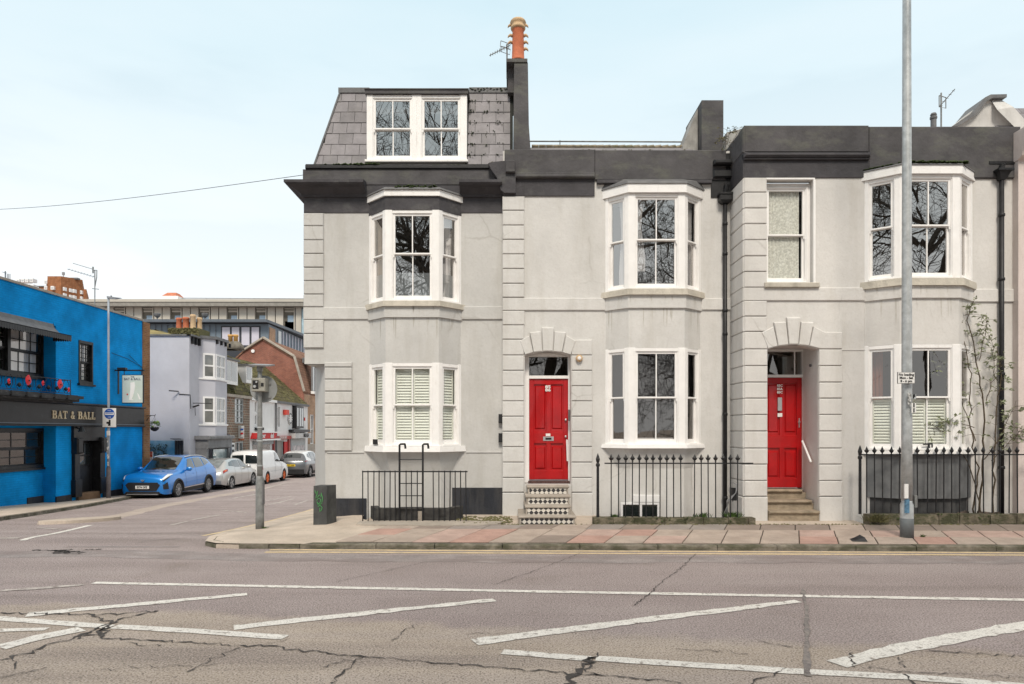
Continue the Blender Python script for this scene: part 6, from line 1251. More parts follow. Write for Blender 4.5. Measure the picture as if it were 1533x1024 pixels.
# canopy with swept lead roof and scalloped valance
CY0, CY1 = 16.0, 22.36; XC = XP + .62; mb = MB(); prof = [(XP - .02, 5.55), (XP + .05, 5.36), (XP + .20, 5.21), (XP + .40, 5.14), (XC, 5.11)]
yend = [CY1] * 5
rings = []
for (x, z), ye in zip(prof, yend): rings.append(((x, CY0, z), (x, ye, z)))
for (a, b_), (c, e) in zip(rings[:-1], rings[1:]): mb.quad(a, b_, e, c)
ends = [r[1] for r in rings]; mb.quad(*ends, (XP, CY1, 5.11), (XP, yend[0], 5.55)); mb.build('canopy_roof', lead, PB)
mb = MB()
for k in range(60):
    y0 = CY0 + (CY1 - CY0) * k / 60; y1 = CY0 + (CY1 - CY0) * (k + .94) / 60; mb.prism(Fr(XC, 0, 0, 1), [(y0, 5.11), (y1, 5.11), (y1, 4.94), ((y0 + y1) / 2, 4.90), (y0, 4.94)], -.015, .0)
for k in range(8):
    x0 = XP + (XC - XP) * k / 8; x1 = XP + (XC - XP) * (k + .94) / 8; mb.prism(Fr(0, CY1, 1, 0), [(x0, 5.11), (x1, 5.11), (x1, 4.94), ((x0 + x1) / 2, 4.90), (x0, 4.94)], -.0, .015)
mb.box(XP, XC, CY0, CY1, 5.085, 5.105); fixn(mb.build('canopy_valance', black_pub, PB))
# balcony
XB = XP + .55; BY1 = pY(112.5) * XB / XP; BYs = -(XB + .08) * 1000 / (766.5 - 124)
BYs = 22.95; zb = 3.10
mb = MB(); mb.box(XR, XB + .10, 15, BYs, zb - .10, zb); mb.box(XR, XB - .02, 15, BYs - .05, zb - .20, zb - .10); mb.box(XR, XB - .2, 15, BYs - .12, zf1 + .02, zb - .20)
for k in range(16): y0 = BYs - .35 - k * .62; mb.box(XB + .06, XB + .13, y0 - .5, y0, zb - .14, zb + .015)
mb.build('balcony', mat('weathered_black_paint', (.03, .03, .032), .7, var=.3, scale=3, stain=(.2, .2, .2), stain_amt=.5, stain_scale=(4, 4, 10), stain_lo=.55), PB)
br = part_empty('balcony_railing', PB, (XB, 20, zb)); BE = 22.4; mb = MB(); mb.box(XB - .012, XB + .012, 15.5, BE, zb + .50, zb + .52); mb.box(XB - .012, XB + .012, 15.5, BE, zb + .06, zb + .075); mb.box(XP, XB, BE - .012, BE + .012, zb + .50, zb + .52); mb.build('rail', black_iron, br)
for k in range(17):
    y = BE - .22 - k * .42; mb = MB(); q = .15
    for s in (-1, 1): mb.tube([(XB, y + s * .05, zb + .07), (XB, y + s * q, zb + .2), (XB, y + s * q, zb + .36), (XB, y + s * .06, zb + .5)], .009, 5)
    mb.lathe((XB, y, zb + .20), [(.01, -.06), (.06, -.02), (.06, .02), (.01, .08)], 7); mb.build('scroll_bar', black_iron, br)
mb = MB(); mb.tube([(XB, BE, zb), (XB, BE, zb + .54)], .014, 6); mb.build('end_post', black_iron, br)
poppy_red = mat('poppy_red', (.72, .02, .03), .5, var=.12)
def poppy(label, px, py, r):
    Xp = XB + .05; y = -Xp * 1000 / (766.5 - px); z = EYE + (645 - py) * y / 1000; t = thing('poppy', label, 'poppy', (Xp, y, z), 'red poppies on the pub balcony')
    mb = MB(); N = 20; mb.v = [(Xp + .03, y, z)] + [(Xp, y + r * (1 + .07 * math.cos(4 * w + .8)) * math.cos(w) * .9, z + r * 1.15 * (1 + .06 * math.cos(4 * w + .8)) * math.sin(w)) for w in [2 * math.pi * k / N for k in range(N)]] + [(Xp - .02, y, z)]
    mb.f = [(0, 1 + k, 1 + (k + 1) % N) for k in range(N)] + [(N + 1, 1 + (k + 1) % N, 1 + k) for k in range(N)]; mb.m = [0] * len(mb.f); mb.build('petals', poppy_red, t)
    mb = MB(); mb.lathe((Xp + .012, y, z - r * .1), [(r * .2, 0), (r * .18, .03), (.002, .035)], 8, 0); mb.build('centre', black_ink, t)
poppy('large red poppy left of centre on the pub balcony railing', 42.5, 569, .135); poppy('large red poppy towards the right end of the pub balcony railing', 90, 575, .135)
poppy('small red poppy on the pub balcony, leftmost of the five', 13.5, 570.5, .07); poppy('small red poppy between the two large ones on the balcony', 64.5, 573.5, .07); poppy('small red poppy at the right end of the pub balcony, lowest of the five', 103, 583.5, .07)
mb = MB(); mb.tube([(XP + .1, pY(110), pZ(110, 640)), (XP + .35, pY(108) - .1, pZ(108, 642))], .03, 6); mb.lathe((XP + .4, pY(108) - .1, pZ(108, 643)), [(.05, .1), (.09, 0), (.12, -.08)], 8); mb.build('wall_lamp', black_pub, PB)
# brick end pier
mb = MB(); mb.box(-16.1, XP + .05, PY1 + .003, PY1 + .5, -1.5, ztop - .02); mb.build('end_pier', [brown_brick], PB)
mb = MB(); mb.quad((-16.1, PY1 - .0, -1.5), (XP + .05, PY1 - .0, -1.5), (XP + .05, PY1 - .0, ztop - .05), (-16.1, PY1 - .0, ztop - .05)); mb.build('pier_return', brown_brick_x, PB)
mb = MB(); mb.tube([(XP + .02, pY(166), pZ(166, 528)), (XP + .02, pY(190), pZ(190, 537)), (XP + .03, pY(212), pZ(212, 550))], .008, 4); mb.tube([(XP + .02, pY(193), pZ(193, 532)), (XP + .03, pY(212), pZ(212, 551))], .008, 4); mb.build('wall_cable', black_ink, PB)
# hanging sign
Ys = 25.85; V = Sv(Ys); X, Z = V.x, V.z; F = V.F
t = thing('pub_sign', 'white pictorial hanging sign on a bracket outside the blue pub', 'sign', (XP, Ys, Z(555)))
mb = MB(); mb.box(XP - .05, X(216), Ys - .03, Ys + .03, Z(555.5), Z(553.5)); mb.box(X(176.6), X(177.9), Ys - .03, Ys + .03, Z(590), Z(553)); mb.box(X(177), X(189), Ys - .08, Ys + .08, Z(554), Z(550.5)); mb.tube([(X(186), Ys, Z(555)), (X(186), Ys, Z(562))], .015, 5); mb.tube([(X(212), Ys, Z(555)), (X(212), Ys, Z(562))], .015, 5); mb.build('bracket', black_iron, t)
mb = MB(); mb.fbox(F, X(183), X(215.2), Z(604), Z(561), -.03, .03, .01); mb.build('frame', black_pub, t)
mb = MB(); mb.fbox(F, X(184), X(214.2), Z(602.8), Z(562), .03, .036); mb.build('panel', mat('painted_sign_panel', (.60, .66, .66), .5, var=.06, scale=1.2, col2=(.52, .60, .52)), t)
text('THE', 'lettering', grey_ink, t, F, X(199), Z(564.4), .04, .075, bold=.002); text('BAT & BALL', 'lettering', grey_ink, t, F, X(199), Z(567.7), .04, .125, bold=.003, sx=1.0)
mb = MB(); mb.prism(F, [(X(a), Z(c)) for a, c in ((196, 573), (202, 572), (203, 577), (202, 585), (200, 593), (198, 597), (201, 599), (194, 599), (195, 592), (196, 582))], .036, .041); mb.prism(F, [(X(a), Z(c)) for a, c in ((206, 588), (208, 590), (212, 598), (209, 598))], .036, .04); mb.build('painted_figure', white_ink, t)
mb = MB(); mb.lathe(F.at(X(191.5), Z(590.5), .036), [(.034, 0), (.03, .006)], 12, 1); mb.build('painted_ball', red_ink, t)
# hanging basket
Yb = 28.0; V = Sv(Yb); X, Z = V.x, V.z; t = thing('hanging_basket', 'hanging basket of green plants on a bracket by the brick pier', 'hanging basket', (X(231), Yb, Z(640)))
mb = MB(); mb.tube([(XP + .05, Yb, Z(622)), (X(232.5), Yb, Z(622)), (X(232.5), Yb, Z(620))], .013, 5); mb.tube([(XP + .05, Yb, Z(630)), (X(222), Yb, Z(625)), (X(227), Yb, Z(622))], .011, 5)
for dx in (-.12, .0, .12): mb.tube([(X(231.5), Yb, Z(622)), (X(231.5) + dx, Yb - abs(dx) * .4, Z(636))], .004, 3)
mb.build('bracket', black_iron, t); mb = MB(); mb.lathe((X(231.5), Yb, Z(641)), [(.05, -.13), (.14, -.07), (.18, .03), (.17, .04)], 14); mb.build('bowl', black_ink, t, smooth=True)
mb = MB()
for _ in range(230):
    d = Vector((random.gauss(0, .6), random.gauss(0, .6), random.gauss(.4, .5))).normalized(); p = Vector((X(231.5), Yb, Z(637))) + Vector((d.x * .2, d.y * .2, d.z * .13 + .03)) * random.uniform(.4, 1.1); s = d.cross(Vector((.3, .5, .7))).normalized() * .02; mb.add([p, p + d * .03 + s, p + d * .07, p + d * .03 - s], [(0, 1, 2, 3)])
mb.build('foliage', mat('basket_leaf', (.22, .34, .09), .7, var=.4, scale=14), t)
# lamp column by the pub, with its bus sign
xl, yl = -14.95, 24.75; zg = gz(xl, yl) + .09; V = Sv(yl); X, Z = V.x, V.z
t = pole('street_lamp', 'slim grey lamp column with sticker-covered shaft in front of the blue pub', 'street lamp', xl, yl, zg, Z(699) - zg, .075, .042, Z(447) - zg, mat('light_grey_column', (.33, .37, .42), .55, var=.1, metal=.1), mat('brown_grey_column_base', (.17, .15, .16), .7, var=.3, scale=3, stain=(.28, .07, .05), stain_amt=.6, stain_scale=(5, 5, 3), stain_lo=.6))
mb = MB(); mb.hexa([(xl - .03, yl - .05, Z(447)), (xl + .25, yl - .07, Z(447.5)), (xl + .25, yl + .07, Z(447.5)), (xl - .03, yl + .05, Z(447))], [(xl - .04, yl - .05, Z(443.5)), (xl + .48, yl - .05, Z(446.3)), (xl + .48, yl + .05, Z(446.3)), (xl - .04, yl + .05, Z(443.5))]); mb.box(xl + .08, xl + .12, yl - .02, yl + .02, Z(444), Z(442.5)); fixn(mb.build('lantern', alu, t))
mb = MB()
for k in range(16): z = Z(random.uniform(652, 696)); w = random.uniform(-1.2, .5); mb.fbox(Fr(xl + .05 * math.sin(w), yl - .05 * math.cos(w), math.cos(w), math.sin(w)), -.02, .02, z - .04, z + .03, -.004, .003)
mb.build('stickers', white_ink, t)
t = thing('bus_sign', 'white road sign with blue bus disc on the column by the pub', 'sign', (xl, yl - .07, Z(625))); F = Fr(0, yl - .08, 1, 0)
mb = MB(); mb.fbox(F, X(155), X(176.5), Z(640), Z(610.5), -.015, 0); mb.build('plate', blackpl, t); mb = MB(); mb.fbox(F, X(155.6), X(175.9), Z(639.4), Z(611.1), 0, .004); mb.build('face', white_ink, t)
mb = MB(); mb.lathe(F.at(X(165.8), Z(619.5), .004), [(.19, 0), (.19, .004)], 28, 1); mb.build('disc', blue_ink, t)
mb = MB(); mb.fbox(F, X(159.2), X(172.6), Z(621.2), Z(617.6), .008, .012); mb.k = 1; mb.fbox(F, X(160), X(171.5), Z(619.3), Z(618.3), .012, .014); mb.build('bus_symbol', [white_ink, blue_ink], t)
text('only', 'lettering', white_ink, t, F, X(165.8), Z(624.3), .01, .07); text('local', 'lettering', white_ink, t, F, X(165.8), Z(614.6), .01, .06)
mb = MB(); mb.prism(F, [(X(a), Z(c)) for a, c in ((165, 628.5), (167.6, 628.5), (167.6, 637.5), (164, 637.5), (164, 634.5), (161.5, 634.5), (161.5, 631.5), (165, 631.5))], .004, .008); mb.build('arrow', black_ink, t)
mb = MB(); mb.box(xl - .01, xl + .09, yl - .1, yl - .05, Z(652), Z(645)); mb.build('small_plate', white_ink, t)

# ------------------------------------------------------------------ far side of the street beyond the pub
# lilac-grey corner shop house
YA, YB2 = 31.8, 35.45; XS = -15.36; FA = Fr(0, YA, 1, 0); FS = Fr(XS, 0, 0, 1); V = Sv(YA); X, Z = V.x, V.z
lil = mat('lilac_grey_render', (.50, .50, .545), .85, var=.05, scale=1, stain=(.40, .40, .45), stain_amt=.4, stain_scale=(1, 1, .5), bump=.2, bscale=10)
grey_fr = mat('grey_shopfront_paint', (.19, .19, .195), .7, var=.15, scale=3)
HP = thing('lilac_house', 'lilac grey rendered shop house with bay windows and clustered chimney pots', 'house', (XS, YA, -.85)); ze = Z(503)
mb = MB(); mb.wall(FA, -24, XS, -1.6, ze); mb.wall(FS, YA, YB2, -1.6, ze, [(YA + .75, YB2 - .45, -.5, 1.25)], d=.3); mb.quad((XS, YB2, -1.6), (-24, YB2, -1.6), (-24, YB2, ze), (XS, YB2, ze)); mb.build('wall', lil, HP)
mb = MB(); mb.box(-24, XS + .1, YA - .07, YA + .1, ze, ze + .08); mb.box(XS - .1, XS + .14, YA - .07, YB2 + .05, ze + .002, ze + .082); mb.build('coping', lead, HP)
mb = MB(); V2 = Sv(YA + .4); mb.hexa([(-24, YA + .1, ze + .1), (V2.x(262), YA + .1, ze + .1), (V2.x(262), YA + 3.4, ze + .1), (-24, YA + 3.4, ze + .1)], [(-24, YA + 1.6, ze + 1.6), (-20, YA + 1.6, ze + 1.0), (-20, YA + 1.8, ze + 1.0), (-24, YA + 1.8, ze + 1.6)]); mb.build('roof', tile_yellow, HP)
# canted bay on the street front
by0, by1 = YA + 1.0, YB2 - .25; bp = .55; bpts = [(XS, by0), (XS + bp, by0 + .55), (XS + bp, by1 - .5), (XS, by1)]
def baybox(o, z0, z1, mm, nm): mb = MB(); mb.plan([(bpts[0][0] - .2, bpts[0][1] - o), (bpts[0][0], bpts[0][1] - o), (bpts[1][0] + o, bpts[1][1] - o * .4), (bpts[2][0] + o, bpts[2][1] + o * .4), (bpts[3][0], bpts[3][1] + o)], z0, z1); return fixn(mb.build(nm, mm, HP))
zz = lambda py: EYE + (645 - py) * 34.0 / 1000
baybox(0, 1.5, zz(511), lil, 'bay'); baybox(.1, zz(511), zz(507), lead, 'bay_coping')
def upvc(parent, P, Q, z0, z1, n=.03, m_=None, f=.09, vb=0, gl=None, hb=True):
    FF = Fr(P[0], P[1], Q[0] - P[0], Q[1] - P[1]); L = math.dist(P, Q); m_ = m_ or white_clean; w = part_empty('window', parent, FF.at(L / 2, z0, 0)); mb = MB()
    mb.fbox(FF, 0, L, z0, z0 + f, -.05, n); mb.fbox(FF, 0, L, z1 - f, z1, -.05, n); mb.fbox(FF, 0, f, z0 + f, z1 - f, -.05, n); mb.fbox(FF, L - f, L, z0 + f, z1 - f, -.05, n)
    if hb: mb.fbox(FF, f, L - f, (z0 + z1) / 2 - .04, (z0 + z1) / 2 + .04, -.05, n - .004)
    for k in range(vb): u = f + (L - 2 * f) * (k + 1) / (vb + 1); mb.fbox(FF, u - .03, u + .03, z0 + f, z1 - f, -.05, n - .002)
    mb.build('frame', m_, w); mb = MB(); mb.fbox(FF, f * .8, L - f * .8, z0 + f * .8, z1 - f * .8, -.04, .006); mb.build('pane', gl or farglass, w); return w
farglass = mat('far_window_glass', (.06, .07, .07), .08, var=.3, scale=1.5, col2=(.22, .22, .20), spec=1, coat=1)
for ya, yb_ in ((532, 568), (595, 635)):
    z1, z0 = zz(ya), zz(yb_)
    upvc(HP, (bpts[0][0] + .12, bpts[0][1] + .12), (bpts[1][0] - .02, bpts[1][1] - .02), z0, z1); upvc(HP, (bpts[1][0], bpts[1][1] + .03), (bpts[2][0], bpts[2][1] - .25), z0, z1, vb=1)
    baybox(.06, z0 - .08, z0, white_clean, 'sill')
for y in (YA + .15, YA + .5, YA + .85): mb = MB(); mb.fbox(FS, y, y + .12, ze - .35, ze - .02, 0, .12, .02); mb.build('bracket', black_ink, HP)
for k in range(4): mb = MB(); y = by0 + .6 + k * .5; mb.fbox(Fr(XS + bp, 0, 0, 1), y, y + .12, zz(517), zz(511), 0, .1, .02); mb.build('bracket', black_ink, HP)
mb = MB(); mb.tube([(XS + .06, YB2 - .12, -1), (XS + .06, YB2 - .12, zz(529))], .05, 6); mb.box(XS, XS + .16, YB2 - .2, YB2 - .02, zz(532), zz(526)); mb.build('drainpipe', grey_fr, HP)
# shop front
mb = MB(); mb.fbox(FS, YA + .6, YB2 - .3, 1.05, 1.55, -.05, .62, .04); mb.fbox(FS, YA + .5, YB2 - .2, 1.5, 1.68, -.05, .75, .04); mb.fbox(FS, YA + .62, YA + .8, -1.3, 1.05, -.05, .55); mb.fbox(FS, YB2 - .55, YB2 - .35, -1.3, 1.05, -.05, .55); mb.fbox(FS, YA + .8, YB2 - .55, -1.3, -.45, -.05, .5); mb.build('shopfront', grey_fr, HP)
mb = MB(); mb.fbox(FS, YA + 1.55, YB2 - .55, -.4, 1.0, .4, .45); mb.build('shop_window', mat('shop_glass', (.36, .43, .44), .12, var=.2, scale=2, coat=1), HP); mb = MB(); mb.fbox(FS, YA + .82, YA + 1.5, -1.3, 1.0, .1, .2); mb.build('shop_door', black_ink, HP)
mb = MB(); mb.fbox(FS, YB2 - .3, YB2 - .05, -1.3, 1.2, -.05, .06); mb.build('pilaster', grey_fr, HP)
mb = MB(); mb.tube([(X(258.5), YA - .35, Z(585.5)), (X(268), YA - .05, Z(586))], .03, 6); mb.tube([(X(268), YA - .02, Z(590)), (X(285), YA - .02, Z(591)), (X(286), YA - .02, Z(612))], .02, 5); mb.build('wall_lamp', black_ink, HP)
mb = MB(); mb.tube([(XS, YA + .35, Z(603)), (XS + .9, YA + .35, Z(603.5))], .02, 5); mb.tube([(XS, YA + .35, Z(609)), (XS + .3, YA + .35, Z(606))], .04, 5); mb.tube([(XS + .1, YA + .35, Z(607)), (XS + .12, YA + .35, Z(622))], .014, 5); mb.build('sign_bracket', black_ink, HP)
# chimney base and pots
Vc = Sv(YA + 1.2); mb = MB(); mb.box(Vc.x(258), Vc.x(303), YA + .8, YA + 2.0, ze, Vc.z(493)); st_ = mb.build('chimney_stack', moss_y, HP)
for px, m_, r, zt_ in ((268, terracotta, .13, 476), (278.5, terracotta, .15, 475), (289, buffpot, .13, 471), (294.5, buffpot, .12, 474)):
    mb = MB(); h = Vc.z(zt_) - Vc.z(494); mb.lathe((Vc.x(px), YA + 1.2 + (.3 if px > 290 else 0), Vc.z(494)), [(r * 1.1, 0), (r, .1), (r * .92, h * .8), (r * 1.1, h * .84), (r * 1.1, h * .96), (r * .8, h)], 12); mb.build('chimney_pot', m_, st_, smooth=True)
mossy('moss', HP, lambda: (random.uniform(Vc.x(258), Vc.x(303)), YA + .8, random.uniform(ze + .1, Vc.z(492))), 160, moss_y, (.03, .07))
# mural hoarding, gate, little sign in the yard beside it
V = Sv(31.3); X, Z = V.x, V.z; F = V.F
t = thing('mural_hoarding', 'painted hoarding with blue sky and dark foliage beside the lilac house', 'hoarding', (X(245), 31.3, -.9)); mb = MB(); mb.fbox(F, X(214), X(262), -1.2, Z(659.5), -.06, 0); mb.build('panel', mat('mural_sky', (.03, .28, .48), .6, var=.2, scale=1.1, col2=(.45, .60, .64)), t)
mb = MB(); mb.k = 0
for _ in range(1400):
    x, z = random.uniform(X(216), X(251)), random.uniform(-1.0, Z(664.5)); r = random.uniform(.02, .07); a = random.uniform(0, 3); mb.k = random.choice((0, 0, 1, 2)); mb.add([(x, 31.29 - random.uniform(0, .06), z), (x + r * math.cos(a), 31.25, z + r * math.sin(a)), (x + r * .4, 31.24, z - r)], [(0, 1, 2)])
mb.k = 2; mb.build('ivy_leaves', [mat('dark_leaf', (.015, .028, .012), .9), mat('mid_leaf', (.07, .09, .04), .9), mat('brown_leaf', (.06, .045, .03), .9)], t, kind='stuff')
t = thing('metal_gate', 'dark grey metal gate standing ajar beside the mural', 'gate', (X(270), 31.2, -.9)); mb = MB(); mb.fbox(F, X(262.5), X(275), -1.1, Z(659), .02, .06)
mb.k = 1; mb.hexa([(X(262), 31.2, Z(658)), (X(276), 31.2, Z(658)), (X(281), 30.6, Z(657)), (X(266), 30.6, Z(657))], [(X(262), 31.2, Z(657.3)), (X(276), 31.2, Z(657.3)), (X(281), 30.6, Z(656.3)), (X(266), 30.6, Z(656.3))]); mb.build('panel', [grey_fr, black_ink], t)
for k in range(6): mb = MB(); x = X(263.5) + k * .075; mb.box(x - .01, x + .01, 31.2, 31.23, -1.1, Z(660)); mb.build('bar', black_ink, t)
V = Sv(28.6); X, Z = V.x, V.z; t = thing('tall_notice', 'narrow red and white upright notice beside the brick pier', 'sign', (X(226), 28.6, -.8)); mb = MB(); mb.fbox(V.F, X(224), X(228.6), Z(702), Z(676), -.03, 0); mb.build('board', plate_w, t); mb = MB(); mb.fbox(V.F, X(224.2), X(228.4), Z(684), Z(676.4), 0, .004); mb.build('red_panel', mat('notice_red', (.62, .10, .07), .5), t); text('1', 'lettering', white_ink, t, V.F, X(226.3), Z(680), .006, .12)

# flint and brick house with mansard
YC0, YC1 = YB2 + .02, 39.1
HF = thing('flint_house', 'flint and brick house with mossy mansard roof and barber pole', 'house', (XS, 37, -.95)); zz = lambda py, px: EYE + (645 - py) * (-XS / (766.5 - px))
ze = 3.82; wY = lambda px: -XS * 1000 / (766.5 - px)
mb = MB(); mb.wall(FS, YC0, YC1, -1.7, ze, [(wY(351.5), wY(364.5), zz(634, 358), zz(596, 358)), (wY(352), wY(364), -.9, zz(661, 358))], d=.12); mb.quad((XS, YC1, -1.7), (XS - 8, YC1, -1.7), (XS - 8, YC1, ze), (XS, YC1, ze)); mb.build('wall', flint_brick, HF)
gls = mat('pale_grey_sash', (.40, .42, .42), .6)
def farwin(parent, Fx, u0, u1, z0, z1, m_, cols=2, rows=3, n=0.0, gl=None):
    w = part_empty('window', parent, Fx.at((u0 + u1) / 2, z0, n)); mb = MB(); f = .07
    mb.fbox(Fx, u0, u1, z0, z0 + f, n - .12, n); mb.fbox(Fx, u0, u1, z1 - f, z1, n - .12, n); mb.fbox(Fx, u0, u0 + f, z0 + f, z1 - f, n - .12, n); mb.fbox(Fx, u1 - f, u1, z0 + f, z1 - f, n - .12, n)
    for k in range(1, cols): u = u0 + (u1 - u0) * k / cols; mb.fbox(Fx, u - .02, u + .02, z0 + f, z1 - f, n - .1, n - .02)
    for k in range(1, rows): z = z0 + (z1 - z0) * k / rows; mb.fbox(Fx, u0 + f, u1 - f, z - .025, z + .025, n - .1, n - .015)
    mb.build('frame', m_, w); mb = MB(); mb.fbox(Fx, u0 + f * .8, u1 - f * .8, z0 + f * .8, z1 - f * .8, n - .11, n - .07); mb.build('pane', gl or farglass, w); return w
farwin(HF, FS, wY(351.5), wY(364.5), zz(634, 358), zz(596, 358), gls, 2, 4, -.02); farwin(HF, FS, wY(352), wY(364), -.9, zz(661, 358), gls, 2, 3, -.02)
mb = MB(); mb.fbox(FS, YC0, YC1, ze - .05, ze + .1, -.1, .16); mb.build('gutter', conc, HF)
zk = ze + 2.35; rid = XS - 3.6; zrd = zk + 1.15
mb = MB(); mb.quad((XS + .05, YC0, ze + .05), (XS + .05, YC1, ze + .05), (XS - .95, YC1, zk), (XS - .95, YC0, zk)); mb.quad((XS - .95, YC0, zk), (XS - .95, YC1, zk), (rid, YC1, zrd), (rid, YC0, zrd)); mb.quad((rid, YC0, zrd), (rid, YC1, zrd), (rid - 3, YC1, ze), (rid - 3, YC0, ze)); mb.quad((XS, YC1, ze), (XS - .95, YC1, zk), (rid, YC1, zrd), (rid - 3, YC1, ze)); fixn(mb.build('mansard_roof', tile_moss, HF))
mossy('moss', HF, lambda: (lambda y, q: (XS + .06 - q * .5, y, ze + .07 + q * 1.2))(random.uniform(YC0 + .3, YC0 + 1.6), abs(random.gauss(0, .5))), 240, moss_y, (.04, .09), .3)
mossy('moss', HF, lambda: (lambda y, q: (XS - .95 - q, y, zk + .02 + q * .43))(random.uniform(YC0, YC1), random.uniform(0, 2)), 420, moss_y, (.05, .11), .3)
def dormer(parent, Y0, Y1, zc0, zc1, cols):
    d = part_empty('dormer', parent, (XS, Y0, zc0)); mb = MB(); mb.box(XS - 1.5, XS - .12, Y0, Y1, zc0 - .05, zc1); mb.build('cheek', white_clean, d)
    mb = MB(); mb.box(XS - 1.6, XS - .02, Y0 - .08, Y1 + .08, zc1, zc1 + .1); mb.build('dormer_roof', lead, d)
    for k in range(cols): a = Y0 + .12 + (Y1 - Y0 - .2) * k / cols; c = Y0 + .04 + (Y1 - Y0 - .2) * (k + 1) / cols; mb = MB(); mb.fbox(Fr(XS - .12, 0, 0, 1), a, c, zc0 + .15, zc1 - .1, 0, .012); mb.build('pane', farglass, d)
dormer(HF, 36.0, 37.7, zz(573, 343), zz(538, 343), 2); dormer(HF, 38.3 + .6, 39.8, zz(572, 374), zz(548, 374), 1)
Vc = Sv(37.4); mb = MB(); mb.box(XS - 2.5, XS - .8 - .2, 37.0, 37.8, zk - .3, EYE + (645 - 520) * .0374); s_ = mb.build('chimney_stack', mat('grey_cement_stack', (.19, .17, .14), .9, var=.3, scale=3), HF)
for px in (343, 355): mb = MB(); mb.lathe((Vc.x(px) - .1, 37.4, Vc.z(521)), [(.5, -.1), (.46, .12), (.3, .3), (.2, .36)], 10); mb.build('cement_cap', s_.data.materials[0], s_, smooth=True)
for px in (345, 353): mb = MB(); mb.lathe((Vc.x(px), 37.4, Vc.z(515)), [(.13, 0), (.12, .4), (.15, .42), (.15, .52)], 10); mb.build('chimney_pot', mat('yellow_pot', (.62, .36, .12), .8, var=.1), s_, smooth=True)
t = thing('barber_sign', 'white projecting barber sign with striped pole on the flint house', 'sign', (XS, wY(358), 1)); V = Sv(wY(357)); mb = MB(); mb.fbox(V.F, V.x(351), V.x(365), V.z(656.5), V.z(637.5), -.04, 0); mb.build('board', plate_w, t); mb = MB(); mb.fbox(V.F, V.x(350.2), V.x(351.2), V.z(659), V.z(637), -.04, .004); mb.fbox(V.F, V.x(351), V.x(365.2), V.z(659), V.z(656.5), -.04, .004); mb.build('edge', terracotta, t)
for y0, m_ in ((640, white_ink), (643, blue_ink), (646, white_ink), (649, red_ink), (652, white_ink)): mb = MB(); mb.tube([(V.x(362.5) - .03, V.Y - .05, V.z(y0 + 1.5)), (V.x(362.5) + .03, V.Y - .05, V.z(y0 - 1.5))], .07, 6); mb.build('stripe', m_, t)
mb = MB(); mb.prism(V.F, [(V.x(a), V.z(c)) for a, c in ((353, 653), (354, 646), (356, 645), (357, 653), (356, 653), (355.5, 650), (354.5, 650), (354, 653))], .0, .006); mb.build('emblem', red_ink, t)
mb = MB(); mb.fbox(Fr(XS, 0, 0, 1), wY(345), wY(350), -.75, zz(663, 347), 0, .05); b_ = mb.build('notice_board', plate_w, HF); mb = MB(); mb.fbox(FS, wY(346), wY(349), zz(679, 347), zz(673, 347), .05, .054); mb.fbox(FS, wY(346), wY(349), zz(669, 347), zz(665.5, 347), .05, .054); mb.build('notice_print', black_ink, b_)
# arched side passage
mb = MB(); mb.fbox(FS, YB2 - .06, wY(345), -1.2, zz(652, 339), .0, .08); mb.build('passage_wall', mat('grey_lilac_render', (.27, .28, .33), .85), HF); mb = MB(); mb.fbox(FS, wY(337.5), wY(343.5), -1.2, zz(657, 340), .06, .085); mb.lathe((XS + .083, (wY(337.5) + wY(343.5)) / 2, zz(657, 340)), [((wY(343.5) - wY(337.5)) / 2, 0), ((wY(343.5) - wY(337.5)) / 2, .004)], 20, 0); mb.build('passage_door', mat('dark_lilac', (.12, .13, .16), .8), HF)

# white rendered shops
shopwhite = mat('white_shop_render', (.74, .73, .72), .8, var=.04, scale=1, stain=(.5, .48, .45), stain_amt=.4, stain_scale=(1.5, 1.5, .4))
YD0, YD1, YE1 = YC1 + .02, 43.3, 50.2; ze = 3.83
HW = thing('white_shop', 'white rendered shop with slanting red signboard next to the flint house', 'shop', (XS, 41, -1)); mb = MB(); mb.wall(FS, YD0, YD1, -1.8, ze, [(wY(381.5), wY(385), zz(618, 383), zz(600, 383)), (wY(381.5), wY(385), zz(636.5, 383), zz(620.5, 383))], d=.1); mb.build('wall', shopwhite, HW)
for a, c in ((618, 600), (636.5, 620.5)): farwin(HW, FS, wY(381.5), wY(385), zz(a, 383), zz(c, 383), white_clean, 1, 1, -.04, mat('dull_gold_glass', (.14, .12, .08), .2))
mb = MB(); mb.fbox(FS, wY(381), wY(388), zz(644, 385), zz(640, 385), 0, .3); mb.build('vent', black_ink, HW)
mb = MB(); mb.fbox(FS, YD0, YD1, ze - .1, ze + .06, -.1, .14); mb.build('gutter', white_clean, HW)
mb = MB(); FSx = FS; q = [(wY(374.5), zz(657, 374)), (wY(404), zz(656.5, 404)), (wY(407), zz(648, 407)), (wY(377), zz(648, 377))]; mb.prism(FS, q, .0, .35); sgn = mb.build('signboard', red_ink, HW); mb = MB(); mb.fbox(FS, YD0 + .2, YD1 - .1, zz(659.5, 390), zz(657.2, 390), 0, .4); mb.fbox(FS, YD0 + .3, YD1, zz(648, 390), zz(646.3, 390), 0, .4); mb.build('sign_trim', white_clean, HW)
text('Super', 'lettering', white_ink, HW, FS, wY(384), zz(652.3, 384), .36, .42, bold=.01); text('deli', 'lettering', white_ink, HW, FS, wY(399), zz(652.3, 399), .36, .42, bold=.01)
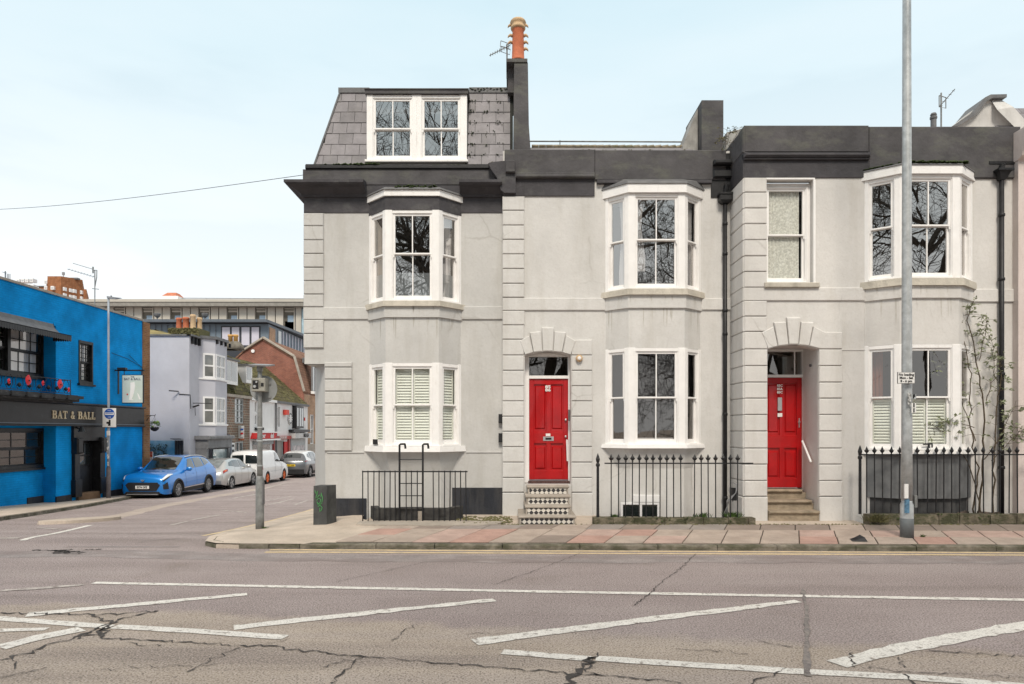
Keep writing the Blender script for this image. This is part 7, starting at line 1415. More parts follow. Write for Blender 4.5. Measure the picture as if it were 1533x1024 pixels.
mb = MB(); mb.fbox(FS, YD0 + .4, YD1 - .6, zz(665.5, 385), zz(659.7, 385), 0, .12); mb.build('shutter_box', mat('grey_shutter', (.33, .34, .35), .6), HW); mb = MB(); mb.fbox(FS, YD0 + .4, YD1 - 1, -1.2, zz(665.6, 385), -.02, .03); mb.build('shop_window', farglass, HW)
mb = MB(); mb.tube([(XS + .08, YD1, -1), (XS + .08, YD1, ze)], .06, 6); mb.build('drainpipe', grey_fr, HW)
HX = thing('white_shop', 'white rendered shop with red fascia and round wall clock', 'shop', (XS, 46, -1)); mb = MB(); mb.wall(FS, YD1 + .02, YE1, -1.8, ze, [(wY(414), wY(419), zz(639, 416), zz(609, 416)), (wY(409), wY(424.5), -1.6, zz(660, 416))], d=.15); mb.build('wall', shopwhite, HX)
farwin(HX, FS, wY(414), wY(417), zz(639, 416), zz(609, 416), white_clean, 1, 2, -.03)
mb = MB(); mb.fbox(FS, YD1, YE1, ze - .1, ze + .05, -.1, .14); mb.build('gutter', lead, HX)
mb = MB(); mb.fbox(FS, wY(407.5), wY(432), zz(657.5, 420), zz(652.5, 420), -.02, .2); mb.build('fascia', mat('dull_red_fascia', (.40, .07, .06), .6), HX); text('STRINGER DAISY', 'lettering', white_ink, HX, FS, wY(419.5), zz(655.2, 420), .21, .24, sx=.8)
mb = MB(); mb.fbox(FS, wY(407.5), wY(408.8), -1.3, zz(658, 408), -.02, .12); mb.fbox(FS, wY(430), wY(432), -1.3, zz(657.5, 431), -.02, .12); mb.build('pilaster', mat('dull_red_fascia', (0, 0, 0)), HX); mb = MB(); mb.fbox(FS, wY(424.5), wY(429.5), -1.3, zz(661, 427), -.05, .05); mb.build('door', red_ink, HX); mb = MB(); mb.fbox(FS, wY(409), wY(424), -1.3, zz(660.5, 416), -.14, -.1); mb.build('shutter', mat('warm_grey_shutter', (.36, .33, .30), .7, var=.1), HX)
mb = MB(); y = wY(433.5); zc = zz(626.5, 433.5); mb.lathe((XS + .03, y, zc), [(.42, 0), (.42, .04)], 24, 0); ck = mb.build('clock', shopwhite, HX)
for k in range(12): w = k * math.pi / 6; mb = MB(); mb.box(XS + .07, XS + .08, y + .33 * math.cos(w) - .05, y + .33 * math.cos(w) + .05, zc + .33 * math.sin(w) - .05, zc + .33 * math.sin(w) + .05); mb.build('hour_mark', black_ink, ck)
mb = MB(); mb.fbox(FS, wY(423.5), wY(427.5), zz(621, 425), zz(613.5, 425), .0, .25); mb.build('alarm_box', mat('alarm_red', (.62, .07, .05), .6), HX); mb = MB(); mb.fbox(FS, wY(450.5), wY(452), zz(630, 451), zz(625, 451), .0, .25); mb.build('alarm_box', red_ink, HX)
ow = part_empty('oriel_window', HX, (XS, wY(443), 2)); mb = MB(); mb.fbox(FS, wY(437.5), wY(448.5), zz(641, 443), zz(608, 443), 0, .3); mb.build('frame', black_pub, ow)
for a, c in ((438.2, 440.5), (442, 444.6), (445.4, 447.6)): mb = MB(); mb.fbox(FS, wY(a), wY(c), zz(638, 443), zz(611, 443), .3, .31); mb.build('pane', farglass, ow)
mb = MB(); mb.fbox(FS, wY(432), wY(457), zz(647, 445), zz(643, 445), -.02, .35); mb.build('cornice', black_pub, HX); mb = MB(); mb.fbox(FS, wY(432.5), wY(457), zz(656, 445), zz(648.5, 445), -.02, .45); mb.build('signboard', mat('grey_signboard', (.52, .51, .50), .6), HX); text('MIKASA', 'lettering', black_ink, HX, FS, wY(449), zz(652, 449), .46, .36, bold=.01)
sw = part_empty('shop_window', HX, (XS, wY(444), 0)); mb = MB(); mb.fbox(FS, wY(434), wY(455), -1.3, zz(657, 445), -.02, .1); mb.build('frame', gls, sw)
for k in range(3):
    for j in range(4): a = wY(435) + (wY(454) - wY(435)) * (k + .05) / 3; c = wY(435) + (wY(454) - wY(435)) * (k + .92) / 3; z0 = -.9 + 1.9 * j / 4; mb = MB(); mb.fbox(FS, a, c, z0, z0 + .36, .1, .11); mb.build('poster', mat('poster_' + random.choice('abc'), random.choice(((.5, .35, .3), (.45, .48, .40), (.55, .5, .5))), .6, var=.3, scale=3), sw)
# one tiled roof over both shops
mb = MB(); mb.quad((XS + .1, YD0, ze), (XS + .1, YE1, ze), (XS - 3.3, YE1, ze + 3.0), (XS - 3.3, YD0, ze + 3.0)); mb.quad((XS - 3.3, YD0, ze + 3), (XS - 3.3, YE1, ze + 3), (XS - 6, YE1, ze), (XS - 6, YD0, ze)); mb.quad((XS, YD0, ze), (XS - 3.3, YD0, ze + 3), (XS - 6, YD0, ze)); fixn(mb.build('roof', tile_moss, HX))
mossy('moss', HX, lambda: (lambda y, q: (XS - q, y, ze + .1 + q * .882))(random.uniform(YD0, YE1), random.uniform(0, 3.1)), 700, moss_y, (.05, .12), .25)
# red brick gambrel gable beyond
YG = 50.3; V = Sv(YG); X, Z = V.x, V.z
HG = thing('brick_house', 'red brick house with tall blank gambrel gable end', 'house', (-18, YG, -1))
pr = [(X(455), -2), (X(455), Z(602)), (X(454.8), Z(590)), (X(440), Z(537.5)), (X(393.6), Z(509.5)), (X(363), Z(529)), (X(330), Z(560)), (X(330), -2)]
mb = MB(); mb.prism(Fr(0, YG + .4, 1, 0), pr, -.3, .4); mb.build('gable_wall', red_brick_x, HG)
mb = MB()
for (a, c) in zip(pr[2:6], pr[3:7]): mb.hexa([(a[0], YG - .08, a[1] + .01), (c[0], YG - .08, c[1] + .01), (c[0], YG + 12, c[1] + .01), (a[0], YG + 12, a[1] + .01)], [(a[0] + .06, YG - .08, a[1] + .2), (c[0] + .06, YG - .08, c[1] + .2), (c[0] + .06, YG + 12, c[1] + .2), (a[0] + .06, YG + 12, a[1] + .2)])
mb.build('roof', tile_brown, HG)
mb = MB()
for (a, c) in zip(pr[2:5], pr[3:6]): mb.tube([(a[0] + .05, YG - .1, a[1] + .2), (c[0] + .05, YG - .1, c[1] + .2)], .1, 5)
mb.build('verge', conc, HG); mb = MB(); mb.lathe((X(379), YG - .02, Z(525.7)), [(.13, 0), (.13, .06)], 14, 1); mb.build('roundel', white_clean, HG)
mb = MB(); XG = X(455); mb.wall(Fr(XG, 0, 0, 1), YG + .1, YG + 12, -2, Z(590) + .0, [(YG + 1.6, YG + 2.6, .9, 3.2)], d=.2); mb.build('wall', buff_brick, HG); farwin(HG, Fr(XG, 0, 0, 1), YG + 1.6, YG + 2.6, .9, 3.2, white_clean, 1, 2, -.05); farwin(HG, Fr(XG + .05, 0, 0, 1), YG + 1.7, YG + 2.7, 5.0, 7.2, grey_fr, 1, 1, .1); mb = MB(); mb.box(XG - .6, XG + .2, YG + 1.5, YG + 2.9, 7.2, 7.6); mb.build('dormer_roof', lead, HG); mb = MB(); mb.box(XG - .5, XG + .3, YG + 1.6, YG + 2.8, 4.8, 5.0); mb.build('dormer_sill', white_clean, HG)
mb = MB(); mb.fbox(Fr(XG, 0, 0, 1), YG + .3, YG + 12, .2, .9, 0, .2); mb.build('shop_fascia', conc, HG); mb = MB(); mb.fbox(Fr(XG, 0, 0, 1), YG + .5, YG + 12, -1.5, .19, 0, .06); mb.build('shop_window', farglass, HG)
# grey metal-clad block behind
zinc = mat('blue_grey_zinc', (.145, .185, .225), .5, var=.06, scale=.6); zinc_d = mat('dark_zinc_roof', (.11, .13, .155), .5, var=.1); lil_pan = mat('lilac_panel', (.55, .54, .62), .4, var=.03)
YZ = 60.0; V = Sv(YZ); X, Z = V.x, V.z; HZ = thing('zinc_block', 'modern blue grey zinc clad block with lilac window panels and overhanging roof', 'building', (X(300), YZ, -1))
mb = MB(); mb.box(X(170), X(402), YZ, YZ + 14, -2, Z(485)); mb.build('wall', zinc, HZ); mb = MB(); mb.hexa([(X(165), YZ - .8, Z(484)), (X(404), YZ - .8, Z(484)), (X(404) + .9, YZ + 15, Z(484)), (X(165), YZ + 15, Z(484))], [(X(165), YZ - .8, Z(480)), (X(404), YZ - .8, Z(480)), (X(404) + .9, YZ + 15, Z(480)), (X(165), YZ + 15, Z(480))]); mb.build('roof', zinc_d, HZ)
F = V.F; mb = MB()
for k in range(12): u = X(224) + (X(332) - X(224)) * k / 12; mb.fbox(F, u - .03, u + .03, -1, Z(486), 0, .06)
mb.build('standing_seams', zinc_d, HZ); mb = MB(); mb.fbox(F, X(331), X(390), -1, Z(488), 0, .03); mb.build('window_surround', mat('dark_surround', (.035, .04, .05), .5), HZ)
for a, c in ((333, 344.5), (347.5, 358.5), (362, 373.8), (377, 388)): mb = MB(); mb.fbox(F, X(a), X(c), Z(517), Z(490), .03, .06); mb.build('window_panel', lil_pan, HZ)
FE = Fr(X(402), 0, 0, 1)
for k, (a, c, m_) in enumerate(((YZ + .2, YZ + 1.6, buff_brick), (YZ + 2.4, YZ + 3.2, farglass), (YZ + 11, YZ + 12.3, farglass))): mb = MB(); mb.fbox(FE, a, c, -1, Z(489), 0, .05); mb.build('side_panel', m_, HZ)
mb = MB()
for k in range(8): mb.fbox(FE, YZ + 3.6 + k * .9, YZ + 3.75 + k * .9, -1, Z(487), 0, .08)
mb.build('side_seams', lil_pan, HZ)
for px in (231, 303): mb = MB(); mb.lathe((X(px), YZ + .5, Z(480)), [(.05, 0), (.05, .3), (.25, .5), (.3, .7), (.22, .75)], 10); mb.build('roof_vent', lead, HZ)
# pale concrete block behind that
pale = mat('pale_precast_panel', (.47, .44, .385), .8, var=.05, scale=.3); YQ = 90.0; V = Sv(YQ); X, Z = V.x, V.z; F = V.F
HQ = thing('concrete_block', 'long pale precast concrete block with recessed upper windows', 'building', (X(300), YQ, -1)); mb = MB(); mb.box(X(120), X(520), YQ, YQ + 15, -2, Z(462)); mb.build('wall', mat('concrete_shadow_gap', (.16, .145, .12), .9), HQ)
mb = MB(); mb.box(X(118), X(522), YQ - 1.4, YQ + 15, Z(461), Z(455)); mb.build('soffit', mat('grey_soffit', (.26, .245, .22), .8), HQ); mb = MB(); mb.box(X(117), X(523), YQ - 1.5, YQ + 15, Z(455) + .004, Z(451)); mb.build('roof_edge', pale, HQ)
px = 148.0; k = 0
while px < 455:
    w_ = 11.2 if px < 440 else 8
    if k % 3 == 2: # window bay
        mb = MB(); mb.fbox(F, X(px + .8), X(px + 16), -1, Z(481), -.4, .0); mb.fbox(F, X(px + .8), X(px + 16), Z(463.5), Z(459.5) - .2, -.2, .2); mb.fbox(F, X(px + .8), X(px + 16), Z(467.5), Z(465), -.2, .1); mb.fbox(F, X(px + 15), X(px + 16.5), -1, Z(461), -.2, .3); mb.build('window_bay', pale, HQ)
        mb = MB(); mb.fbox(F, X(px + 5), X(px + 14), Z(482), Z(472.5), .0, .05); mb.build('pane', mat('sky_blue_glass', (.30, .40, .50), .2, var=.1), HQ); px += 17.6
    else: mb = MB(); mb.fbox(F, X(px + .7), X(px + w_ + .4), -1, Z(461), -.2, .35); mb.build('precast_panel', pale, HQ); px += 12.3
    k += 1
mb = MB(); mb.fbox(F, X(444), X(456), -1, Z(462), .0, .1); mb.build('stair_glass', mat('pale_blue_glass', (.38, .52, .60), .2, var=.1), HQ); mb = MB(); mb.fbox(F, X(443), X(444.5), -1, Z(461), 0, .3); mb.build('stair_mullion', lead, HQ)
V = Sv(YQ + 2.5); X, Z = V.x, V.z; mb = MB(); mb.box(X(243), X(269), YQ + 2, YQ + 5, Z(454), Z(444)); lt = mb.build('roof_lantern', white_clean, HQ); mb = MB(); mb.hexa([(X(244), YQ + 2, Z(444.5)), (X(266), YQ + 2, Z(444.5)), (X(266), YQ + 5, Z(444.5)), (X(244), YQ + 5, Z(444.5))], [(X(248), YQ + 3, Z(437)), (X(261), YQ + 3, Z(437)), (X(261), YQ + 4, Z(437)), (X(248), YQ + 4, Z(437))]); mb.build('lantern_roof', mat('orange_tile', (.50, .17, .09), .8), lt); V = Sv(YQ); X, Z = V.x, V.z
mb = MB(); mb.tube([(X(278), YQ - 1, Z(448.5)), (X(470), YQ - 1, Z(449.5))], .05, 4)
for p in range(278, 470, 36): mb.tube([(X(p), YQ - 1, Z(452)), (X(p), YQ - 1, Z(448.5))], .04, 4)
mb.build('roof_handrail', alu, HQ)
# brick tower block far off
YT = 150.0; V = Sv(YT); X, Z = V.x, V.z; F = V.F; HT = thing('tower_block', 'distant brown brick tower block with small white windows', 'building', (X(80), YT, -1))
def slab(x0, x1, y, zt, d, nm='wall'): mb = MB(); k = .58 * d; mb.plan([(x0, y), (x1, y), (x1 - k, y + d), (x0 - k, y + d)], 0, zt); return mb.build(nm, tower_brick_x, HT)
slab(X(20), X(52), YT + 8, Z(418), 14); slab(X(51), X(75), YT + 4, Z(417), 14); slab(X(71), X(91.5), YT, Z(413.5), 16); 
mb = MB(); Vt = Sv(YT + 5); mb.hexa([(X(91.5), YT, 0), (Vt.x(123.5), YT + 5, 0), (Vt.x(123.5) - 9, YT + 20, 0), (X(91.5) - 9, YT + 16, 0)], [(X(91.5), YT, Z(413.5)), (Vt.x(123.5), YT + 5, Vt.z(419)), (Vt.x(123.5) - 9, YT + 20, Vt.z(419)), (X(91.5) - 9, YT + 16, Z(413.5))]); mb.build('wall', tower_brick_x, HT); slab(Vt.x(123), Vt.x(129.5), YT + 5, Vt.z(433), 10)
mb = MB(); mb.box(X(19), X(52), YT + 7.8, YT + 9, Z(418), Z(416.5)); mb.box(X(50), X(74), YT + 3.8, YT + 5, Z(417), Z(416)); mb.box(X(38), X(70), YT + 10, YT + 11, Z(416), Z(413.8)); mb.box(X(89), X(103), YT + 3, YT + 4, Z(413.5), Z(411)); mb.build('roof_kerb', lead, HT)
for px, py, yy in [(29, 421, 8), (36, 420.5, 8), (42, 420.5, 8), (49, 420, 8), (44, 429, 8), (50, 429, 8), (70.5, 422.5, 4), (70.5, 431.5, 4), (80.3, 431.5, 0), (96, 433, 1), (105, 435, 2.4), (110.8, 436, 3.3), (122, 438, 5), (96, 442, 1), (105, 444.5, 2.4), (110.8, 445.5, 3.3), (122, 447, 5)]:
    w = part_empty('window', HT, (X(px), YT + yy, Z(py))); Vw = Sv(YT + yy - .1); mb = MB(); mb.fbox(Vw.F, Vw.x(px - 2.3), Vw.x(px + 2.3), Vw.z(py + 2.6), Vw.z(py - 2.6), -1, .5); mb.build('frame', white_clean, w); mb = MB(); mb.fbox(Vw.F, Vw.x(px - 1.4), Vw.x(px + 1.4), Vw.z(py + 1.2), Vw.z(py - 1.2), .5, .55); mb.build('pane', mat('pale_far_glass', (.5, .52, .54), .2), w)
mb = MB(); mb.tube([(X(68), YT + 6, Z(418)), (X(68), YT + 6, Z(403))], .08, 5); mb.box(X(66.5), X(69.5), YT + 5.8, YT + 6.2, Z(402.5), Z(398)); mb.build('roof_mast', alu, HT)
# aerials on the pub
Yv = 25.0; V = Sv(Yv); X, Z = V.x, V.z
t = aerial('tall TV aerial with two long booms on the pub roof', X(142), Yv + .0, ztop - .3, Z(404), None, [((X(142), Yv, Z(414.7)), (X(117), Yv - .6, Z(408.5)), 9, .10), ((X(139), Yv, Z(403)), (X(119.5), Yv - .4, Z(398)), 7, .02)]); mb = MB(); mb.tube([(X(139.3), Yv, Z(399.5)), (X(139.3), Yv, Z(409))], .03, 5); mb.tube([(X(139), Yv, Z(405)), (X(145), Yv, Z(404.5)), (X(144.8), Yv, Z(415)), (X(142), Yv, Z(430))], .018, 5); mb.tube([(X(138), Yv, Z(432)), (X(148), Yv, Z(433))], .014, 5); mb.build('bracket', galv_dark, t)
Yv = 21.5; V = Sv(Yv); X, Z = V.x, V.z; t = aerial('small grid aerial on the left end of the pub roof', X(8), Yv, ztop - .3, Z(406), None, [((X(7), Yv, Z(408)), (X(16), Yv - .3, Z(411)), 5, .06)]); mb = MB()
for k in range(3): mb.tube([(X(11 + k * 2), Yv, Z(419)), (X(11 + k * 2), Yv, Z(410))], .012, 4)
mb.build('grid', alu, t)

# ------------------------------------------------------------------ parked vehicles
def pchip(xs_, ys_, q):
    xs_, ys_ = np.array(xs_, float), np.array(ys_, float); h = np.diff(xs_); d = np.diff(ys_) / h; m = np.zeros(len(xs_))
    for i in range(1, len(xs_) - 1):
        if d[i - 1] * d[i] > 0: w1, w2 = 2 * h[i] + h[i - 1], h[i] + 2 * h[i - 1]; m[i] = (w1 + w2) / (w1 / d[i - 1] + w2 / d[i])
    m[0], m[-1] = d[0], d[-1]; i = int(np.clip(np.searchsorted(xs_, q) - 1, 0, len(h) - 1)); t = (q - xs_[i]) / h[i]
    return ys_[i] * (1 + 2 * t) * (1 - t) ** 2 + h[i] * m[i] * t * (1 - t) ** 2 + ys_[i + 1] * t * t * (3 - 2 * t) + h[i] * m[i + 1] * t * t * (t - 1)
class Car:
    """body lofted through cross-sections: s from the nose, t from sill (0) over belt (3) and roof edge (4) to the centre line (5)"""
    def __init__(c, label, x, y, zg, rz, stations, paint, cat='car', name='parked_car'):
        c.st = stations; c.L = stations[-1][0]; c.root = thing(name, label, cat, (x, y, zg), 'cars parked along the side street', rz); c.root['local'] = 1
        c.ss = [s[0] for s in stations]; c.paint = paint
    def P(c, s, t, side=1, off=0.0):
        def sec(s):
            out = []
            for k in range(6):
                w = 0 if k == 5 else pchip(c.ss, [r[1][k][0] for r in c.st], s); z = pchip(c.ss, [r[1][k][1] for r in c.st], s); out.append((w, z))
            return out
        S_ = sec(s); i = min(4, int(t)); f = t - i; g = lambda a, b_, c_, d: .5 * ((2 * b_) + (-a + c_) * f + (2 * a - 5 * b_ + 4 * c_ - d) * f * f + (-a + 3 * b_ - 3 * c_ + d) * f ** 3)
        p0 = S_[i - 1] if i > 0 else (2 * S_[0][0] - S_[1][0], 2 * S_[0][1] - S_[1][1]); p3 = S_[i + 2] if i < 4 else (-S_[4][0], S_[4][1])
        tens = c.tens; lin = (S_[i][0] + (S_[i + 1][0] - S_[i][0]) * f, S_[i][1] + (S_[i + 1][1] - S_[i][1]) * f); cr = (g(p0[0], S_[i][0], S_[i + 1][0], p3[0]), g(p0[1], S_[i][1], S_[i + 1][1], p3[1]))
        w, z = lin[0] * tens + cr[0] * (1 - tens), lin[1] * tens + cr[1] * (1 - tens); p = Vector((side * max(0, w), s, z))
        if off:
            e = .01; a = c.P(min(c.L, s + e), t, side) - c.P(max(0, s - e), t, side); b_ = c.P(s, min(5, t + e), side) - c.P(s, max(0, t - e), side); n = a.cross(b_); n = n.normalized() * side if n.length > 1e-9 else Vector((0, 0, 1))
            if n.dot(Vector((side * .8, 0, .5))) < 0 and abs(n.y) < .9: n = -n
            p = p + n * off
        return p
    tens = .35
    def body(c, wheels, R_):
        c.wheels, c.R = wheels, R_; NS, NT = 64, 26; ss = [c.L * i / NS for i in range(NS + 1)]; mb = MB(); W_ = {}
        for sd in (-1, 1):
            for i, s in enumerate(ss):
                for j in range(NT + 1): W_[sd, i, j] = len(mb.v); mb.v.append(tuple(c.P(s, 5 * j / NT, sd)))
            for i in range(NS):
                for j in range(NT):
                    q = [W_[sd, i, j], W_[sd, i + 1, j], W_[sd, i + 1, j + 1], W_[sd, i, j + 1]]; m = sum((Vector(mb.v[k]) for k in q), Vector()) / 4
                    if any((m.y - wy) ** 2 + (m.z - R_) ** 2 < (R_ * 1.16) ** 2 and abs(m.x) > .45 and j < NT * .6 for wy in wheels): continue
                    mb.f.append(tuple(q) if sd > 0 else tuple(q[::-1]))
        for i in (0, NS): mb.f.append(tuple([W_[1, i, j] for j in range(NT + 1)] + [W_[-1, i, j] for j in range(NT - 1, -1, -1)]))
        mb.m = [0] * len(mb.f); o = fixn(mb.build('body', c.paint, c.root, smooth=True)); md = o.modifiers.new('weld', 'WELD'); md.merge_threshold = .002
        mb = MB(); mb.box(-.62, .62, .25, c.L - .25, .17, .6); 
        for wy in wheels: mb.box(-.80, .80, wy - R_ * 1.1, wy + R_ * 1.1, R_ * .9, R_ * 1.9)
        mb.build('underbody', blackpl, c.root); return o
    def patch(c, name, m, a, b_, cc, d, side, off=.008, parent=None, n=8):
        mb = MB()
        for i in range(n + 1):
            for j in range(n + 1):
                u, v = i / n, j / n; s = (a[0] * (1 - u) + b_[0] * u) * (1 - v) + (d[0] * (1 - u) + cc[0] * u) * v; t = (a[1] * (1 - u) + b_[1] * u) * (1 - v) + (d[1] * (1 - u) + cc[1] * u) * v
                mb.v.append(tuple(c.P(s, t, side, off)))
        mb.f = [(i * (n + 1) + j, (i + 1) * (n + 1) + j, (i + 1) * (n + 1) + j + 1, i * (n + 1) + j + 1) for i in range(n) for j in range(n)]; mb.m = [0] * len(mb.f); return mb.build(name, m, parent or c.root, smooth=True)
    def patch2(c, name, m, s0, s1, t0, off=.008, s0c=None, s1c=None):
        """symmetrical panel across the centre line (windscreen, rear window)"""
        mb = MB(); n = 10; 
        for i in range(2 * n + 1):
            k = (i - n) / n; sd = 1 if k >= 0 else -1; t = 5 - (5 - t0) * abs(k)
            for j in range(9): f = j / 8; a = s0 + ((s0c if s0c is not None else s0) - s0) * (1 - abs(k)); b_ = s1 + ((s1c if s1c is not None else s1) - s1) * (1 - abs(k)); mb.v.append(tuple(c.P(a + (b_ - a) * f, t, sd, off)))
        mb.f = [(i * 9 + j, (i + 1) * 9 + j, (i + 1) * 9 + j + 1, i * 9 + j + 1) for i in range(2 * n) for j in range(8)]; mb.m = [0] * len(mb.f); return mb.build(name, m, c.root, smooth=True)
    def wheel(c, wy, side, hw, m=None, spokes=10, arch=None):
        R_ = c.R; x = side * (hw - .10); mb = MB(); mb.lathe((x, wy, R_), [(r, h * side) for r, h in ((R_ * .62, -.10), (R_ * .93, -.105), (R_, -.08), (R_, .08), (R_ * .93, .105), (R_ * .68, .10), (R_ * .66, .03), (.02, .02))], 26, 0); w = mb.build('wheel', rubber, c.root, smooth=True)
        mb = MB(); q = side * .065; mb.lathe((x + q, wy, R_), [(R_ * .70, -.03 * side), (R_ * .70, .03 * side), (R_ * .63, .032 * side), (R_ * .62, -.02 * side)], 26, 0)
        for k in range(spokes):
            a = 2 * math.pi * k / spokes; da = .30 if spokes < 8 else .12; xx = x + q + side * .02
            pts = [(R_ * .12, a - da * 1.6), (R_ * .64, a - da * .75), (R_ * .64, a + da * .75), (R_ * .12, a + da * 1.6)]
            mb.hexa([(xx - .02 * side, wy + r * math.cos(w_), R_ + r * math.sin(w_)) for r, w_ in pts], [(xx + .012 * side, wy + r * math.cos(w_), R_ + r * math.sin(w_)) for r, w_ in pts])
        mb.lathe((x + q, wy, R_), [(R_ * .16, -.02 * side), (R_ * .16, .04 * side), (.01, .045 * side)], 12, 0); fixn(mb.build('rim', m or hub, w))
        if arch:
            mb = MB(); pts = []
            for k in range(15): a = math.pi * (-.08 + 1.16 * k / 14); pts.append((a, wy + R_ * 1.17 * math.cos(a), R_ + R_ * 1.17 * math.sin(a)))
            mb.tube([(side * (hw - .012), y_, z_) for _, y_, z_ in pts], .045 if arch is blackpl else .022, 6); mb.build('wheel_arch', arch, c.root, smooth=True)
    def box(c, name, m, x0, x1, y0, y1, z0, z1, parent=None): mb = MB(); mb.box(x0, x1, y0, y1, z0, z1); return mb.build(name, m, parent or c.root)
    def mirror(c, s, z, w, m):
        for sd in (-1, 1): mb = MB(); mb.lathe((sd * (w + .12), s, z), [(.03, -.11), (.085, -.06), (.09, .05), (.04, .12)], 10, 0); mb.tube([(sd * (w - .04), s + .03, z - .06), (sd * (w + .08), s, z - .03)], .03, 6); mb.build('mirror', m, c.root, smooth=True)
    def plate(c, s, z, m, txt, front=True):
        n = -1 if front else 1; p = c.box('number_plate', m, -.26, .26, min(s, s + n * .02), max(s, s + n * .02), z - .06, z + .06); F = Fr(0, s + n * .024, -n, 0) if not front else Fr(0, s - .024, 1, 0)
        text(txt, 'registration', black_ink, p, F, 0, z, 0, .10, bold=.004, sx=.95)
def car_paint(name, col, metal=.35): return mat(name, col, .30, var=.04, scale=1, metal=metal, coat=1.0, spec=.5)
SEC = lambda *p: list(p)
# bright blue crossover, nose to the viewer
x, y = -14.15, 25.6; zg = gz(x, y + 2.2)
blue = Car('bright blue crossover parked nose first beside the pub', x, y, zg, 0, [
    (0.00, SEC((.70, .26), (.74, .42), (.72, .60), (.66, .74), (.40, .82), (0, .84))), (0.07, SEC((.78, .22), (.83, .42), (.82, .64), (.75, .82), (.44, .90), (0, .93))),
    (0.30, SEC((.86, .21), (.91, .42), (.90, .70), (.83, .93), (.5, .99), (0, 1.02))), (0.9, SEC((.87, .21), (.93, .44), (.92, .76), (.84, 1.0), (.55, 1.06), (0, 1.08))), (1.18, SEC((.87, .21), (.93, .44), (.92, .78), (.85, 1.02), (.66, 1.09), (0, 1.11))),
    (1.55, SEC((.87, .21), (.93, .44), (.92, .80), (.86, 1.04), (.67, 1.30), (0, 1.34))), (2.0, SEC((.87, .21), (.93, .45), (.92, .82), (.86, 1.06), (.63, 1.55), (0, 1.60))), (2.7, SEC((.87, .21), (.93, .45), (.92, .84), (.86, 1.08), (.62, 1.60), (0, 1.655))),
    (3.5, SEC((.87, .22), (.93, .46), (.92, .86), (.86, 1.11), (.60, 1.56), (0, 1.61))), (4.0, SEC((.87, .24), (.93, .48), (.92, .88), (.85, 1.13), (.58, 1.46), (0, 1.52))), (4.3, SEC((.86, .27), (.91, .5), (.90, .9), (.83, 1.08), (.58, 1.17), (0, 1.20))), (4.45, SEC((.80, .32), (.84, .52), (.83, .85), (.75, 1.0), (.5, 1.06), (0, 1.08)))], car_paint('pearl_blue_paint', (.006, .20, .62), .25))
b = blue; b.body((.90, 3.52), .345)
b.patch2('windscreen', carglass, 1.22, 1.93, 4.1, .01, 1.14, 2.0)
for sd in (-1, 1):
    b.patch('side_window', carglass, (1.68, 3.12), (2.38, 3.12), (2.38, 3.84), (2.05, 3.84), sd); b.patch('side_window', carglass, (2.46, 3.12), (3.22, 3.14), (3.14, 3.84), (2.46, 3.84), sd); b.patch('side_window', carglass, (3.30, 3.16), (3.86, 3.4), (3.66, 3.80), (3.24, 3.84), sd)
    b.patch('headlight', lampw, (.05, 2.80), (.62, 2.92), (.42, 3.3), (.05, 3.1), sd, .012); b.patch('lamp_trim', blackpl, (.03, 2.5), (.34, 2.76), (.34, 2.86), (.03, 2.78), sd, .011)
    b.patch('lower_cladding', blackpl, (1.32, .05), (3.1, .05), (3.1, .75), (1.32, .75), sd, .012); b.patch('sill_trim', chrome, (1.34, .7), (3.1, .78), (3.1, .95), (1.34, .85), sd, .018)
    b.patch('bumper_intake', blackpl, (.02, 1.0), (.20, 1.0), (.16, 2.1), (.02, 1.9), sd, .012)
    for wy in b.wheels: b.wheel(wy, sd, .93, hub, 10, blackpl)
    b.patch('tail_lamp', lampr, (4.18, 2.5), (4.40, 2.5), (4.36, 3.0), (4.15, 3.0), sd, .012); mb = MB(); mb.tube([tuple(b.P(s, 4.02, sd, .03)) for s in (2.0, 2.5, 3.0, 3.5, 4.0)], .022, 6); b_ = mb.build('roof_rail', chrome, b.root, smooth=True)
    b.patch('door_handle', b.paint, (2.15, 2.3), (2.33, 2.3), (2.33, 2.4), (2.15, 2.4), sd, .03, n=2); b.patch('door_handle', b.paint, (3.0, 2.34), (3.18, 2.36), (3.18, 2.46), (3.0, 2.44), sd, .03, n=2)
    for s in (1.5, 2.42, 3.3): b.patch('shut_line', blackpl, (s, .8), (s + .012, .8), (s + .012, 3.0), (s, 3.0), sd, .006, n=4)
F = Fr(0, -.012, 1, 0); mb = MB(); mb.prism(F, [(-.66, .58), (-.56, .68), (.56, .68), (.66, .58), (.52, .36), (-.52, .36)], -.02, .01); g_ = mb.build('grille', blackpl, b.root)
mb = MB(); mb.prism(F, [(-.62, .33), (.62, .33), (.70, .25), (-.70, .25)], -.03, .02); mb.build('lower_lip', blackpl, b.root); mb = MB(); mb.prism(F, [(-.58, .245), (.58, .245), (.62, .215), (-.62, .215)], -.03, .035); mb.build('skid_strip', chrome, b.root)
mb = MB(); mb.prism(F, [(-.07, .80), (-.03, .77), (0, .79), (.03, .77), (.07, .80), (.05, .74), (0, .715), (-.05, .74)], -.0, .02); mb.build('badge', chrome, b.root)
b.plate(-.03, .50, plate_w, 'EY74 DFZ'); b.mirror(1.6, 1.12, .88, b.paint)
